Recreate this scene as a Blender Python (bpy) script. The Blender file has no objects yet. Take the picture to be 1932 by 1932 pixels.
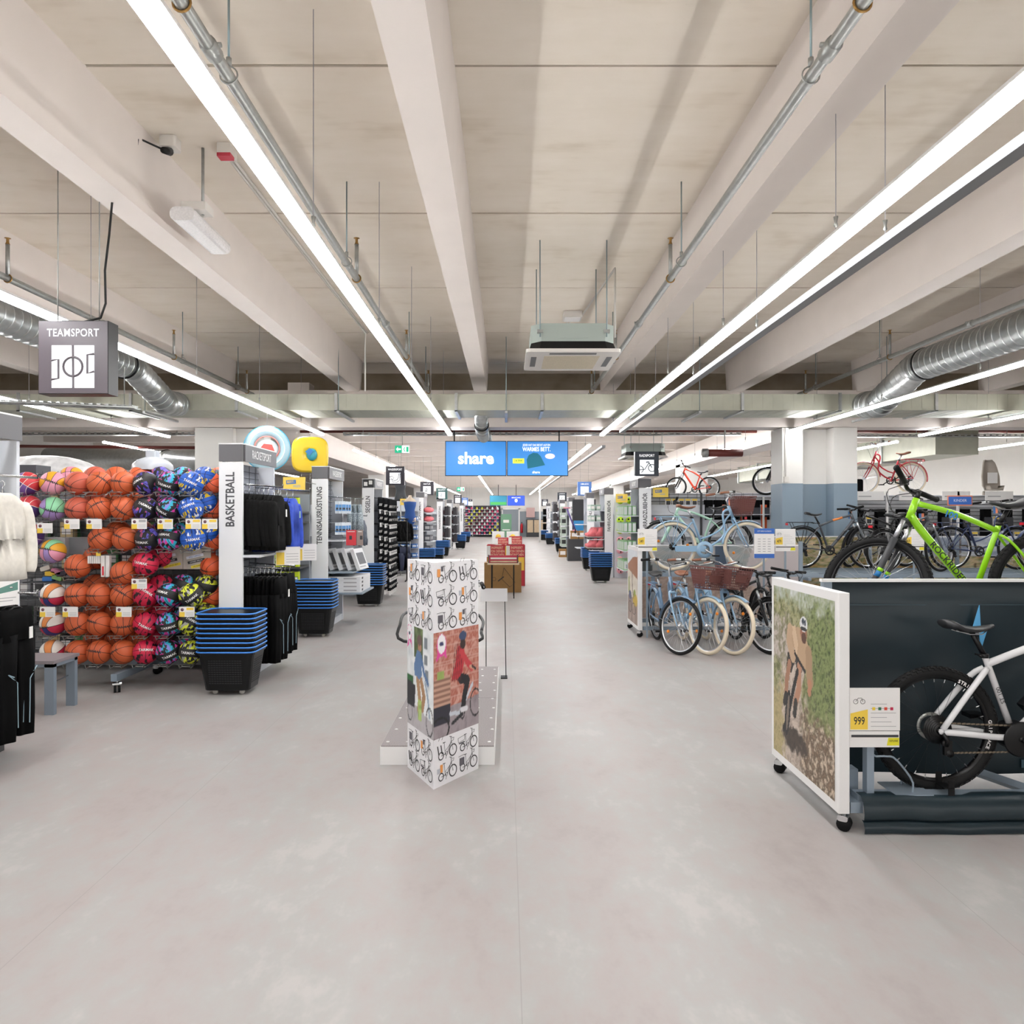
import bpy, math, random
import numpy as np
from mathutils import Matrix, Vector
random.seed(7)
SC = bpy.context.scene
COL = SC.collection
PI = math.pi
# ------------------------------------------------------------------ camera
FPX, CX, CY, CAMZ = 1368.0, 955.0, 970.0, 1.75
cd = bpy.data.cameras.new('camera'); cam = bpy.data.objects.new('camera', cd); COL.objects.link(cam)
cam.location = (0, 0, CAMZ); cam.rotation_euler = (PI/2, 0, 0)
cd.sensor_width = 36; cd.sensor_fit = 'HORIZONTAL'; cd.lens = 36*FPX/1932
cd.shift_x = (966-CX)/1932; cd.shift_y = (CY-966)/1932
cd.clip_start = 0.05; cd.clip_end = 300
SC.camera = cam
# ------------------------------------------------------------------ world and exposure
SC.view_settings.view_transform = 'Standard'; SC.view_settings.look = 'None'
SC.view_settings.gamma = 1; SC.view_settings.exposure = 1.0; SC.view_settings.use_curve_mapping = False
wd = bpy.data.worlds.new('world'); SC.world = wd; wd.use_nodes = True
wd.node_tree.nodes['Background'].inputs[0].default_value = (1.0, 0.97, 0.94, 1)
wd.node_tree.nodes['Background'].inputs[1].default_value = 0.9
LAMP, SIDE, UPFILL = 19.5, 0.034, 3.2         # emission of the linear luminaires, height of their glowing opal sides, strength of the added upward fill
try:
    SC.cycles.max_bounces = 5; SC.cycles.diffuse_bounces = 3; SC.cycles.glossy_bounces = 2
    SC.cycles.transmission_bounces = 4; SC.cycles.transparent_max_bounces = 8
    SC.cycles.use_light_tree = False; SC.cycles.use_denoising = True; SC.cycles.sample_clamp_indirect = 8
    SC.cycles.caustics_reflective = False; SC.cycles.caustics_refractive = False
except Exception:
    pass
# ------------------------------------------------------------------ colour and materials
def lin(c):
    if isinstance(c, str):
        c = c.lstrip('#'); c = [int(c[i:i+2], 16) for i in (0, 2, 4)]
    o = []
    for v in c[:3]:
        v = v/255.0
        o.append(v/12.92 if v <= 0.04045 else ((v+0.055)/1.055)**2.4)
    return tuple(o)
MATS = {}
def mat(name, col, rough=0.5, metal=0.0, emit=0, alpha=1, noise=None, bump=0, trans=0, spec=None, coat=0):
    """plain procedural surface; noise=(scale, amount) mottles the colour, bump adds fine relief"""
    if name in MATS: return MATS[name]
    m = bpy.data.materials.new(name); m.use_nodes = True; MATS[name] = m
    nt = m.node_tree; b = nt.nodes['Principled BSDF']; c = lin(col)
    b.inputs['Base Color'].default_value = (*c, 1); b.inputs['Roughness'].default_value = rough
    b.inputs['Metallic'].default_value = metal
    if spec is not None: b.inputs['Specular IOR Level'].default_value = spec
    if coat: b.inputs['Coat Weight'].default_value = coat; b.inputs['Coat Roughness'].default_value = 0.08
    if alpha < 1: b.inputs['Alpha'].default_value = alpha
    if trans: b.inputs['Transmission Weight'].default_value = trans
    if emit:
        b.inputs['Emission Color'].default_value = (*c, 1); b.inputs['Emission Strength'].default_value = emit
        if emit < 5: m.cycles.emission_sampling = 'NONE'
    if noise or bump:
        tc = nt.nodes.new('ShaderNodeTexCoord'); n = nt.nodes.new('ShaderNodeTexNoise')
        n.inputs['Scale'].default_value = noise[0] if noise else 40; n.inputs['Detail'].default_value = 2
        nt.links.new(tc.outputs['Object'], n.inputs['Vector'])
        if noise:
            r = nt.nodes.new('ShaderNodeMapRange')
            r.inputs['From Min'].default_value = 0.3; r.inputs['From Max'].default_value = 0.7
            r.inputs['To Min'].default_value = 1-noise[1]; r.inputs['To Max'].default_value = 1+noise[1]
            nt.links.new(n.outputs['Fac'], r.inputs['Value'])
            x = nt.nodes.new('ShaderNodeVectorMath'); x.operation = 'SCALE'
            x.inputs[0].default_value = c
            nt.links.new(r.outputs['Result'], x.inputs['Scale']); nt.links.new(x.outputs[0], b.inputs['Base Color'])
        if bump:
            bp = nt.nodes.new('ShaderNodeBump'); bp.inputs['Strength'].default_value = bump; bp.inputs['Distance'].default_value = 0.01
            nt.links.new(n.outputs['Fac'], bp.inputs['Height']); nt.links.new(bp.outputs[0], b.inputs['Normal'])
    return m
def vcol(name='printed_picture', rough=0.45):
    """flat print: colour comes from the mesh's own colour attribute"""
    if name in MATS: return MATS[name]
    m = bpy.data.materials.new(name); m.use_nodes = True; MATS[name] = m
    nt = m.node_tree; a = nt.nodes.new('ShaderNodeAttribute'); a.attribute_name = 'print'
    b = nt.nodes['Principled BSDF']; b.inputs['Roughness'].default_value = rough
    nt.links.new(a.outputs['Color'], b.inputs['Base Color'])
    return m
def graph(name, rough=0.5):
    """material with node helper: returns (material, nt, bsdf, node-maker N, link L)"""
    m = bpy.data.materials.new(name); m.use_nodes = True; MATS[name] = m
    nt = m.node_tree; b = nt.nodes['Principled BSDF']; b.inputs['Roughness'].default_value = rough
    def N(t, op=None, **kw):
        n = nt.nodes.new('ShaderNode'+t)
        if op: n.operation = op
        for k, v in kw.items():
            s = n.inputs[int(k[1:])] if k[0] == 'i' and k[1:].isdigit() else n.inputs[k]
            if hasattr(v, 'is_linked') or isinstance(v, bpy.types.NodeSocket): nt.links.new(v, s)
            else: s.default_value = v
        return n
    def ramp(fac, stops, interp='LINEAR'):
        r = nt.nodes.new('ShaderNodeValToRGB'); r.color_ramp.interpolation = interp
        e = r.color_ramp.elements
        while len(e) < len(stops): e.new(0.5)
        for i, (p, c) in enumerate(stops): e[i].position = p; e[i].color = (*lin(c), 1)
        nt.links.new(fac, r.inputs[0]); return r.outputs[0]
    def mix(f, a, b_):
        x = nt.nodes.new('ShaderNodeMix'); x.data_type = 'RGBA'
        for s, v in ((x.inputs[0], f), (x.inputs[6], a), (x.inputs[7], b_)):
            if isinstance(v, bpy.types.NodeSocket): nt.links.new(v, s)
            else: s.default_value = v if not isinstance(v, str) else (*lin(v), 1)
        return x.outputs[2]
    return m, nt, b, N, nt.links.new, ramp, mix
# ------------------------------------------------------------------ mesh building
WM = {}
class MB:
    """collects shapes and links them as one mesh object"""
    def __init__(s): s.v = []; s.f = []; s.fm = []; s.fs = []; s.mats = []; s.M = Matrix()
    def add(s, vs, fs, m=None, sm=False):
        o = len(s.v)
        if s.M == Matrix(): s.v += [tuple(v) for v in vs]
        else: s.v += [tuple(s.M @ Vector(v)) for v in vs]
        if m is not None and m not in s.mats: s.mats.append(m)
        i = s.mats.index(m) if m is not None else 0
        for f in fs: s.f.append([k+o for k in f]); s.fm.append(i); s.fs.append(sm)
        return s
    def box(s, x0, x1, y0, y1, z0, z1, m=None):
        if x0 > x1: x0, x1 = x1, x0
        if y0 > y1: y0, y1 = y1, y0
        if z0 > z1: z0, z1 = z1, z0
        v = [(x0,y0,z0),(x1,y0,z0),(x1,y1,z0),(x0,y1,z0),(x0,y0,z1),(x1,y0,z1),(x1,y1,z1),(x0,y1,z1)]
        return s.add(v, [(0,3,2,1),(4,5,6,7),(0,1,5,4),(1,2,6,5),(2,3,7,6),(3,0,4,7)], m)
    def rbox(s, x0, x1, y0, y1, z0, z1, r, m=None, n=3, axis='z'):
        """box with rounded edges along one axis"""
        A = {'z': (x0,x1,y0,y1,z0,z1), 'y': (x0,x1,z0,z1,y0,y1), 'x': (y0,y1,z0,z1,x0,x1)}[axis]
        pts = []
        for cx, cy, a0 in ((A[1]-r,A[3]-r,0),(A[0]+r,A[3]-r,PI/2),(A[0]+r,A[2]+r,PI),(A[1]-r,A[2]+r,1.5*PI)):
            for k in range(n+1):
                a = a0+PI/2*k/n; pts.append((cx+r*math.cos(a), cy+r*math.sin(a)))
        return s.prism(pts, A[4], A[5], axis, m)
    def prism(s, pts, a, b, axis='z', m=None, sm=False):
        n = len(pts)
        def P(u, w, h): return {'z': (u,w,h), 'y': (u,h,w), 'x': (h,u,w)}[axis]
        v = [P(u,w,a) for u,w in pts]+[P(u,w,b) for u,w in pts]
        s.add(v, [tuple(range(n))[::-1], tuple(range(n,2*n))], m)
        o = len(s.v)-2*n; i = s.mats.index(m) if m is not None else 0
        for k in range(n):
            s.f.append([o+k, o+(k+1)%n, o+n+(k+1)%n, o+n+k]); s.fm.append(i); s.fs.append(sm)
        return s
    def tube(s, pts, r, n=6, m=None, closed=False, cap=True, up=None):
        """round bar along a polyline; r a number or one radius per point"""
        P = [Vector(p) for p in pts]; L = len(P); rs = r if isinstance(r, (list, tuple)) else [r]*L
        rings = []; prev = None
        for i in range(L):
            a = P[(i-1) % L] if (closed or i > 0) else P[i]; b = P[(i+1) % L] if (closed or i < L-1) else P[i]
            t = (b-a)
            if t.length < 1e-9: t = Vector((0,0,1))
            t.normalize()
            if prev is None:
                u = Vector(up) if up else (Vector((0,0,1)) if abs(t.z) < 0.9 else Vector((1,0,0)))
                prev = u
            u = prev - t*prev.dot(t)
            if u.length < 1e-6: u = t.orthogonal()
            u.normalize(); w = t.cross(u); prev = u
            rings.append([P[i]+(u*math.cos(2*PI*k/n)+w*math.sin(2*PI*k/n))*rs[i] for k in range(n)])
        v = [p for R in rings for p in R]; f = []
        for i in range(L if closed else L-1):
            j = (i+1) % L
            for k in range(n): f.append((i*n+k, i*n+(k+1)%n, j*n+(k+1)%n, j*n+k))
        if cap and not closed: f.append(tuple(range(n))[::-1]); f.append(tuple(range((L-1)*n, L*n)))
        return s.add(v, f, m, n > 4)
    def cyl(s, p0, p1, r, n=12, m=None, r1=None):
        return s.tube([p0, p1], [r, r if r1 is None else r1], n, m)
    def torus(s, c, ax, R, r, nR=32, nr=8, m=None, a0=0, a1=2*PI, rz=None):
        """ring about axis ax ('x','y','z'); arc from a0 to a1; rz squashes it along the axis"""
        full = abs(a1-a0-2*PI) < 1e-6; K = nR if full else nR+1; v = []; f = []
        for i in range(K):
            a = a0+(a1-a0)*i/nR; ca, sa = math.cos(a), math.sin(a)
            for k in range(nr):
                b = 2*PI*k/nr; q = R+r*math.cos(b); h = (rz or r)*math.sin(b)
                p = {'y': (q*ca, h, q*sa), 'z': (q*ca, q*sa, h), 'x': (h, q*ca, q*sa)}[ax]
                v.append((c[0]+p[0], c[1]+p[1], c[2]+p[2]))
        for i in range(nR):
            j = (i+1) % K
            for k in range(nr): f.append((i*nr+k, i*nr+(k+1)%nr, j*nr+(k+1)%nr, j*nr+k))
        return s.add(v, f, m, True)
    def sphere(s, c, r, nu=16, nv=10, m=None):
        rx, ry, rz = r if isinstance(r, (tuple, list)) else (r, r, r); v = [(c[0],c[1],c[2]+rz)]; f = []
        for j in range(1, nv):
            t = PI*j/nv
            for i in range(nu):
                a = 2*PI*i/nu; v.append((c[0]+rx*math.sin(t)*math.cos(a), c[1]+ry*math.sin(t)*math.sin(a), c[2]+rz*math.cos(t)))
        v.append((c[0],c[1],c[2]-rz)); L = len(v)-1
        for i in range(nu):
            f.append((0, 1+i, 1+(i+1)%nu)); f.append((L, L-nu+(i+1)%nu, L-nu+i))
        for j in range(nv-2):
            for i in range(nu):
                a = 1+j*nu; f.append((a+i, a+nu+i, a+nu+(i+1)%nu, a+(i+1)%nu))
        return s.add(v, f, m, True)
    def lathe(s, prof, c, n=16, m=None, ax='z'):
        v = []; f = []; K = len(prof)
        for r, h in prof:
            for i in range(n):
                a = 2*PI*i/n; x, y = r*math.cos(a), r*math.sin(a)
                p = {'z': (x,y,h), 'y': (x,h,y), 'x': (h,x,y)}[ax]; v.append((c[0]+p[0], c[1]+p[1], c[2]+p[2]))
        for j in range(K-1):
            for i in range(n): f.append((j*n+i, j*n+(i+1)%n, (j+1)*n+(i+1)%n, (j+1)*n+i))
        return s.add(v, f, m, True)
    def quad(s, a, b, c, d, m=None): return s.add([a,b,c,d], [(0,1,2,3)], m)
    def grid(s, fn, nu, nv, m=None, sm=True):
        """surface fn(u,v) with u,v in 0..1"""
        v = [fn(i/nu, j/nv) for j in range(nv+1) for i in range(nu+1)]
        return s.add(v, [(j*(nu+1)+i, j*(nu+1)+i+1, (j+1)*(nu+1)+i+1, (j+1)*(nu+1)+i) for j in range(nv) for i in range(nu)], m, sm)
    def loft(s, rings, m=None, closed=True, cap=True, sm=True):
        n = len(rings[0]); v = [p for R in rings for p in R]; f = []
        for i in range(len(rings)-1):
            for k in range(n if closed else n-1): f.append((i*n+k, i*n+(k+1)%n, (i+1)*n+(k+1)%n, (i+1)*n+k))
        if cap and closed: f.append(tuple(range(n))[::-1]); f.append(tuple(range(len(v)-n, len(v))))
        return s.add(v, f, m, sm)
    def mesh(s, name):
        me = bpy.data.meshes.new(name); me.from_pydata(s.v, [], s.f)
        for m in s.mats: me.materials.append(m)
        if len(s.mats) > 1: me.polygons.foreach_set('material_index', s.fm)
        if any(s.fs): me.polygons.foreach_set('use_smooth', s.fs)
        me.update(); return me
    def build(s, name, parent=None, m=None):
        me = s.mesh(name)
        if m is not None and not s.mats: me.materials.append(m)
        return put(name, me, None, parent)
def put(name, data, M=None, parent=None):
    """link an object; M is its place in the world (or in its prototype's space)"""
    o = bpy.data.objects.new(name, data); COL.objects.link(o)
    M = M if M is not None else Matrix()
    WM[o.name] = M
    if parent is not None:
        o.parent = parent; o.matrix_parent_inverse = WM[parent.name].inverted()
    o.matrix_basis = M
    return o
def tag(o, label, cat=None, group=None, kind=None):
    if label: o['label'] = label
    if cat: o['category'] = cat
    if group: o['group'] = group
    if kind: o['kind'] = kind
    return o
def thing(name, label, cat, loc=(0,0,0), group=None, kind=None):
    o = put(name, None, Matrix.Translation(loc)); o.empty_display_size = 0.05
    return tag(o, label, cat, group, kind)
def clone(root, M, label=None, group=None):
    """copy of a thing with copies of its parts and sub-parts (shared mesh data), moved by M"""
    def rec(o, par):
        c = o.copy(); COL.objects.link(c)
        if par is not None: c.parent = par; c.matrix_parent_inverse = o.matrix_parent_inverse.copy()
        WM[c.name] = WM[o.name]
        for ch in KIDS.get(o.name, []): rec(ch, c)
        return c
    c = rec(root, None); c.matrix_basis = M @ root.matrix_basis
    if label: c['label'] = label
    if group: c['group'] = group
    return c
KIDS = {}
_put = put
def put(name, data, M=None, parent=None):
    o = _put(name, data, M, parent)
    if parent is not None: KIDS.setdefault(parent.name, []).append(o)
    return o
def place(root, M):
    """move a prototype built about the origin to its place"""
    root.matrix_basis = M @ root.matrix_basis; return root
def TR(x=0, y=0, z=0, rz=0, rx=0, ry=0, s=1):
    return Matrix.Translation((x,y,z)) @ Matrix.Rotation(rz,4,'Z') @ Matrix.Rotation(ry,4,'Y') @ Matrix.Rotation(rx,4,'X') @ Matrix.Scale(s,4)
FACE = {'cam': Matrix.Rotation(PI/2,4,'X'), 'px': Matrix.Rotation(PI/2,4,'Z')@Matrix.Rotation(PI/2,4,'X'),
        'nx': Matrix.Rotation(-PI/2,4,'Z')@Matrix.Rotation(PI/2,4,'X'), 'up': Matrix()}
TEXTS = {}
def text(s, loc, size, face='cam', m=None, parent=None, sx=1.0, bold=0.0, roll=0, name='lettering', align='CENTER', spacing=1.0, F=None):
    """flat printed lettering lying on a surface; its mesh is filled in by finish_lettering()"""
    key = (s, round(size,4), bold, align, m.name, spacing)
    if key not in TEXTS:
        c = bpy.data.curves.new(name, 'FONT'); c.body = s; c.size = size; c.align_x = align; c.align_y = 'CENTER'
        c.offset = bold*size; c.space_character = spacing; c.resolution_u = 3
        me = bpy.data.meshes.new(name); me.materials.append(m); TEXTS[key] = (c, me)
    M = Matrix.Translation(loc) @ (F if F is not None else FACE[face]) @ Matrix.Rotation(roll,4,'Z') @ Matrix.Diagonal((sx,1,1,1))
    return put(name, TEXTS[key][1], M, parent)
def finish_lettering():
    tmp = []
    for c, me in TEXTS.values():
        o = bpy.data.objects.new('t', c); COL.objects.link(o); tmp.append((o, me))
    dg = bpy.context.evaluated_depsgraph_get()
    for o, me in tmp:
        e = o.evaluated_get(dg); src = e.to_mesh()
        me.from_pydata([tuple(v.co) for v in src.vertices], [], [tuple(p.vertices) for p in src.polygons]); me.update(); e.to_mesh_clear()
    for o, me in tmp: c = o.data; bpy.data.objects.remove(o); bpy.data.curves.remove(c)
def nth(i):
    if i < 12: return ORD[i]
    T = ['thirteenth','fourteenth','fifteenth','sixteenth','seventeenth','eighteenth','nineteenth','twentieth']
    if i < 20: return T[i-12]
    a, b = divmod(i+1, 10); w = {2:'twenty',3:'thirty',4:'forty',5:'fifty',6:'sixty'}[a]
    return w+'-'+ORD[b-1] if b else w[:-1]+'ieth'
def finish_labels():
    """things that look alike are told apart by their row and their place in it, as seen from the aisle"""
    by = {}
    for o in SC.objects:
        if o.parent is None and o.get('label') and o.get('category'): by.setdefault(o['label'], []).append(o)
    for lab, os_ in by.items():
        if len(os_) < 2: continue
        z = sorted({round(o.matrix_basis.translation.z/.12) for o in os_}, reverse=True); multi = len(z) > 1
        rows = {}
        for o in os_: rows.setdefault(round(o.matrix_basis.translation.z/.12), []).append(o)
        for q, k in enumerate(z):
            R_ = sorted(rows[k], key=lambda o: o.matrix_basis.translation.x/max(.1, o.matrix_basis.translation.y))
            for i, o in enumerate(R_): o['label'] = lab+(f', {nth(q)} row' if multi else '')+(f', {nth(i)} from left' if len(R_) > 1 else '')
# ------------------------------------------------------------------ printed pictures (posters): painted on a small grid, kept as mesh colours
class Canvas:
    def __init__(s, w, h, col):
        s.w, s.h = w, h; s.a = np.ones((h, w, 3))*np.array(lin(col))
        s.X, s.Y = np.meshgrid((np.arange(w)+.5)/w, (np.arange(h)+.5)/h); s.rng = np.random.default_rng(3)
    def put(s, mask, col, al=1.0):
        c = np.array(lin(col)) if not isinstance(col, np.ndarray) else col
        k = (mask.astype(float)*al)[..., None]; s.a = s.a*(1-k)+c*k; return s
    def ell(s, cx, cy, rx, ry, col, rot=0, al=1, ring=None):
        x, y = s.X-cx, s.Y-cy; c, d = math.cos(rot), math.sin(rot)
        q = ((x*c+y*d)/rx)**2+((-x*d+y*c)/ry)**2
        return s.put((q < 1) if ring is None else ((q < 1) & (q > ring)), col, al)
    def poly(s, pts, col, al=1):
        ins = np.zeros_like(s.X, bool); n = len(pts)
        for i in range(n):
            (x0, y0), (x1, y1) = pts[i], pts[(i+1) % n]
            if y0 == y1: continue
            ins ^= ((s.Y < y0) != (s.Y < y1)) & (s.X < (x1-x0)*(s.Y-y0)/(y1-y0)+x0)
        return s.put(ins, col, al)
    def line(s, pts, wd, col, asp=1.0, al=1):
        for (x0, y0), (x1, y1) in zip(pts[:-1], pts[1:]):
            dx, dy = x1-x0, (y1-y0)*asp; L = dx*dx+dy*dy+1e-12
            t = np.clip(((s.X-x0)*dx+(s.Y-y0)*asp*dy)/L, 0, 1)
            s.put((s.X-x0-t*dx)**2+((s.Y-y0)*asp-t*dy)**2 < wd*wd, col, al)
        return s
    def field(s, n, seed=0):
        """smooth random field in 0..1 with n cells across"""
        r = np.random.default_rng(seed); out = np.zeros_like(s.X); amp = 1; tot = 0
        for o in range(4):
            k = int(n*2**o)+2; g = r.random((k+1, k+1)); u = s.X*(k-1); w = s.Y*(k-1)
            i = u.astype(int); j = w.astype(int); fu = u-i; fw = w-j
            out += amp*((g[j, i]*(1-fu)+g[j, i+1]*fu)*(1-fw)+(g[j+1, i]*(1-fu)+g[j+1, i+1]*fu)*fw); tot += amp; amp *= .55
        return out/tot
    def tex(s, mask, cols, n, seed=0):
        """fill a mask with a mottled mixture of colours"""
        f = s.field(n, seed); f = (f-f.min())/(np.ptp(f)+1e-9); C = np.array([lin(c) for c in cols]); p = f*(len(cols)-1)
        i = np.clip(p.astype(int), 0, len(cols)-2); t = (p-i)[..., None]; c = C[i]*(1-t)+C[i+1]*t
        s.a = np.where(mask[..., None], c, s.a); return s
    def soft(s, f, cols, n, seed=0, w=.06, wob=.12):
        """like tex, but blended in where the field f (edge at 0) is positive, with a ragged soft edge"""
        k = np.clip((f+(s.field(24, seed+50)-.5)*wob*2)/w+.5, 0, 1)[..., None]; old = s.a.copy(); s.tex(s.X > -1, cols, n, seed); s.a = old*(1-k)+s.a*k; return s
    def build(s, name, origin, U, V, parent=None, m=None):
        """picture spans origin + u*U + v*V (v upwards)"""
        o, U, V = Vector(origin), Vector(U), Vector(V); w, h = s.w, s.h
        vs = [tuple(o+U*(i/(w-1))+V*(j/(h-1))) for j in range(h) for i in range(w)]
        fs = [(j*w+i, j*w+i+1, (j+1)*w+i+1, (j+1)*w+i) for j in range(h-1) for i in range(w-1)]
        me = bpy.data.meshes.new(name); me.from_pydata(vs, [], fs)
        at = me.color_attributes.new('print', 'FLOAT_COLOR', 'POINT')
        c = np.ones((h*w, 4), np.float32); c[:, :3] = np.clip(s.a, 0, 1).reshape(-1, 3); at.data.foreach_set('color', c.ravel())
        me.materials.append(m or vcol()); me.update()
        return put(name, me, None, parent)
def px(x, y, d):
    """point at depth d seen at pixel x, y of the photograph"""
    return ((x-CX)*d/FPX, d, CAMZ-(y-CY)*d/FPX)
ORD = ['first','second','third','fourth','fifth','sixth','seventh','eighth','ninth','tenth','eleventh','twelfth']
# ------------------------------------------------------------------ surfaces of the room
def floor_mat():
    m, nt, b, N, L, ramp, mix = graph('vinyl_floor', 0.42)
    tc = N('TexCoord'); mp = N('Mapping', Vector=tc.outputs['Object']); mp.inputs['Scale'].default_value = (1.0, 0.6, 1)
    n1 = N('TexNoise', Vector=mp.outputs[0], Scale=1.6, Detail=3.0, Roughness=0.62)
    n2 = N('TexNoise', Vector=mp.outputs[0], Scale=9.0, Detail=3.0, Roughness=0.7)
    f = N('Math', 'ADD', i0=n1.outputs['Fac'], i1=N('Math', 'MULTIPLY', i0=n2.outputs['Fac'], i1=0.6).outputs[0])
    c = ramp(f.outputs[0], [(0.54, '#9f9795'), (0.72, '#a7a09e'), (0.88, '#a7a6a4'), (1.05, '#b1aeac')])
    # welded joints between the sheets, 2 m apart
    sx = N('SeparateXYZ', Vector=tc.outputs['Object'])
    w = N('Math', 'PINGPONG', i0=N('Math', 'ADD', i0=sx.outputs['X'], i1=-0.055).outputs[0], i1=1.0)
    ln = N('Math', 'LESS_THAN', i0=w.outputs[0], i1=0.0022)
    L(mix(N('Math', 'MULTIPLY', i0=ln.outputs[0], i1=0.5).outputs[0], c, '#8f8a87'), b.inputs['Base Color'])
    r = N('MapRange', Value=n2.outputs['Fac']); r.inputs['To Min'].default_value = 0.36; r.inputs['To Max'].default_value = 0.52
    L(r.outputs[0], b.inputs['Roughness'])
    return m
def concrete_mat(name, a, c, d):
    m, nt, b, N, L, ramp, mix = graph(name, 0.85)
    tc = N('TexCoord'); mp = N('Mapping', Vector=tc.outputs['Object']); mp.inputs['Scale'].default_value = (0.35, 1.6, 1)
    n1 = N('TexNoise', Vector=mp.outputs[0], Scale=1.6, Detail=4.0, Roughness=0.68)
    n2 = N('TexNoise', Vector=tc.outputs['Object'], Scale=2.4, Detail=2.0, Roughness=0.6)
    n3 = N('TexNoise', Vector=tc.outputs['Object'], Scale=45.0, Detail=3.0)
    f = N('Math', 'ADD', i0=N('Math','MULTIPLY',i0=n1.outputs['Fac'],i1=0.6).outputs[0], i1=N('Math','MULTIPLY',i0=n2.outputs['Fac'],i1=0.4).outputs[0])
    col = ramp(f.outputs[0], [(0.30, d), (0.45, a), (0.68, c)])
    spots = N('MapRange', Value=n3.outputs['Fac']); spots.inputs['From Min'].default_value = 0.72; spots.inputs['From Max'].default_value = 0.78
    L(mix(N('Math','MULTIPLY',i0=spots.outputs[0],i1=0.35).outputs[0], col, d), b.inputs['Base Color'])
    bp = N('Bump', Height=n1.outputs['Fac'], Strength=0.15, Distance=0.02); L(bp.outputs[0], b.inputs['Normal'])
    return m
M_FLOOR = floor_mat()
M_SLAB = concrete_mat('slab_concrete', '#e2d8ca', '#e9e0d4', '#cfc2b0')
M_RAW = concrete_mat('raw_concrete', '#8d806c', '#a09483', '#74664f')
M_CREAM = mat('cream_paint', '#ddd4ce', 0.6, noise=(3, 0.02), bump=0.05)
M_WHITEWALL = mat('white_wall_paint', '#e2dfdb', 0.6, noise=(2, 0.02))
M_BLUEGREY = mat('blue_grey_paint', '#8495a3', 0.5)
M_GREYWALL = mat('grey_wall_paint', '#8f979e', 0.55)
M_GALV = mat('galvanised_steel', '#b9bcbc', 0.32, 0.85, noise=(14, 0.10))
M_DUCT = mat('duct_sheet', '#b6b7a8', 0.45, 0.3, noise=(5, 0.05))
M_STEEL = mat('zinc_pipe', '#a3a5a2', 0.4, 0.7, noise=(20, 0.1))
M_CHROME = mat('bright_steel', '#d6d8da', 0.18, 1.0)
M_WHITE = mat('white_lacquer', '#ecebea', 0.35)
M_OFF = mat('off_white_plastic', '#dcd8d2', 0.45)
M_BLACK = mat('black_plastic', '#0c0c0e', 0.45, spec=.3)
M_RUBBER = mat('black_rubber', '#101011', 0.7, spec=.25)
M_DGREY = mat('dark_grey', '#3c3d40', 0.5)
M_CABLE = mat('black_cable', '#141414', 0.5)
M_LIGHT = mat('luminaire_diffuser', '#ffffff', 0.5, emit=LAMP)
M_UPFILL = mat('added_fill_glow', '#fffaf2', 0.5, emit=UPFILL); M_UPFILL.cycles.emission_sampling = 'AUTO'  # upward fill added for the ceiling and beam undersides, not a known lamp part
M_RED = mat('red_oxide_pipe', '#6e3029', 0.5)
M_BRASS = mat('brass', '#9a7743', 0.4, 0.7)
M_ZINCROD = mat('threaded_rod', '#8fa0a4', 0.4, 0.7)
M_WIRE = mat('thin_wire', '#a09ea2', 0.5, 0.4)
XL, XR, YB, YF, ZC = -13.0, 13.0, 56.0, -8.0, 4.5
def struct(name, mb, m=None, label=None, parent=None):
    o = mb.build(name, parent, m)
    if parent is None: o['kind'] = 'structure'
    if label: o['label'] = label
    return o
struct('floor', MB().box(XL, XR, YF, YB, -0.15, 0, M_FLOOR), None, 'mottled light grey vinyl floor of the sports shop')
# side and end walls
struct('wall_left', MB().box(XL-.2, XL, YF, YB, 0, ZC, M_WHITEWALL), None, 'plain white side wall beyond the shelves')
struct('wall_right', MB().box(XR, XR+.2, YF, YB, 0, ZC, M_WHITEWALL), None, 'plain white side wall behind the bicycle racks')
wb = struct('wall_back', MB().box(XL-.2, XR+.2, YB, YB+.2, 0, ZC, M_WHITEWALL), None, 'far white end wall of the shop')
# unseen open front, added behind the viewer to let in frontal fill daylight
wf = struct('wall_front', MB().box(XL-.2, XR+.2, YF-.2, YF, 3.3, ZC, M_WHITEWALL).box(XL-.2, XR+.2, YF-.2, YF, 0, .3, M_WHITEWALL), None, 'white spandrels of the added open front behind the viewer that lets in fill daylight')
for k in range(8):
    x = XL+k*(XR-XL)/7; struct('added_mullion', MB().box(x-.06, x+.06, YF-.15, YF-.02, .3, 3.3, M_DGREY), None, None, wf)
struct('grey_paint_field', MB().box(-2.2, 6.9, YB-.03, YB-.001, 0, 1.95, M_GREYWALL), None, 'grey painted lower field of the far wall', wb)
# ceiling: precast planks with open joints between longitudinal beams
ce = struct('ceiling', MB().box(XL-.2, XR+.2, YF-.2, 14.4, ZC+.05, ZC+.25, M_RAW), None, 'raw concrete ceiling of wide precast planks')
BX = [-0.46+2.27*k for k in range(-5, 6)]
joints = [4.452+2.183*k for k in range(-6, 5)]; joints = [YF-.2]+[j for j in joints if j < 14.2]+[14.3]
edges = [XL]+BX+[XR]
for j0, j1 in zip(joints[:-1], joints[1:]):
    for x0, x1 in zip(edges[:-1], edges[1:]):
        struct('plank', MB().box(x0+.002, x1-.002, j0+.013, j1-.013, ZC+random.uniform(0, .006), ZC+.06, M_SLAB), None, None, ce)
for i, x in enumerate(BX):
    if x < XL+.3 or x > XR-.3: continue
    struct('beam', MB().prism([(x-.115, 3.93), (x+.115, 3.93), (x+.145, ZC+.01), (x-.145, ZC+.01)], YF, 13.05, 'y', M_CREAM), None,
           None, ce)
g = struct('girder', MB().box(XL, XR, 13.0, 13.5, 3.31, 3.95, M_CREAM), None, 'cream painted cross girder carrying the beams')
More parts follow.
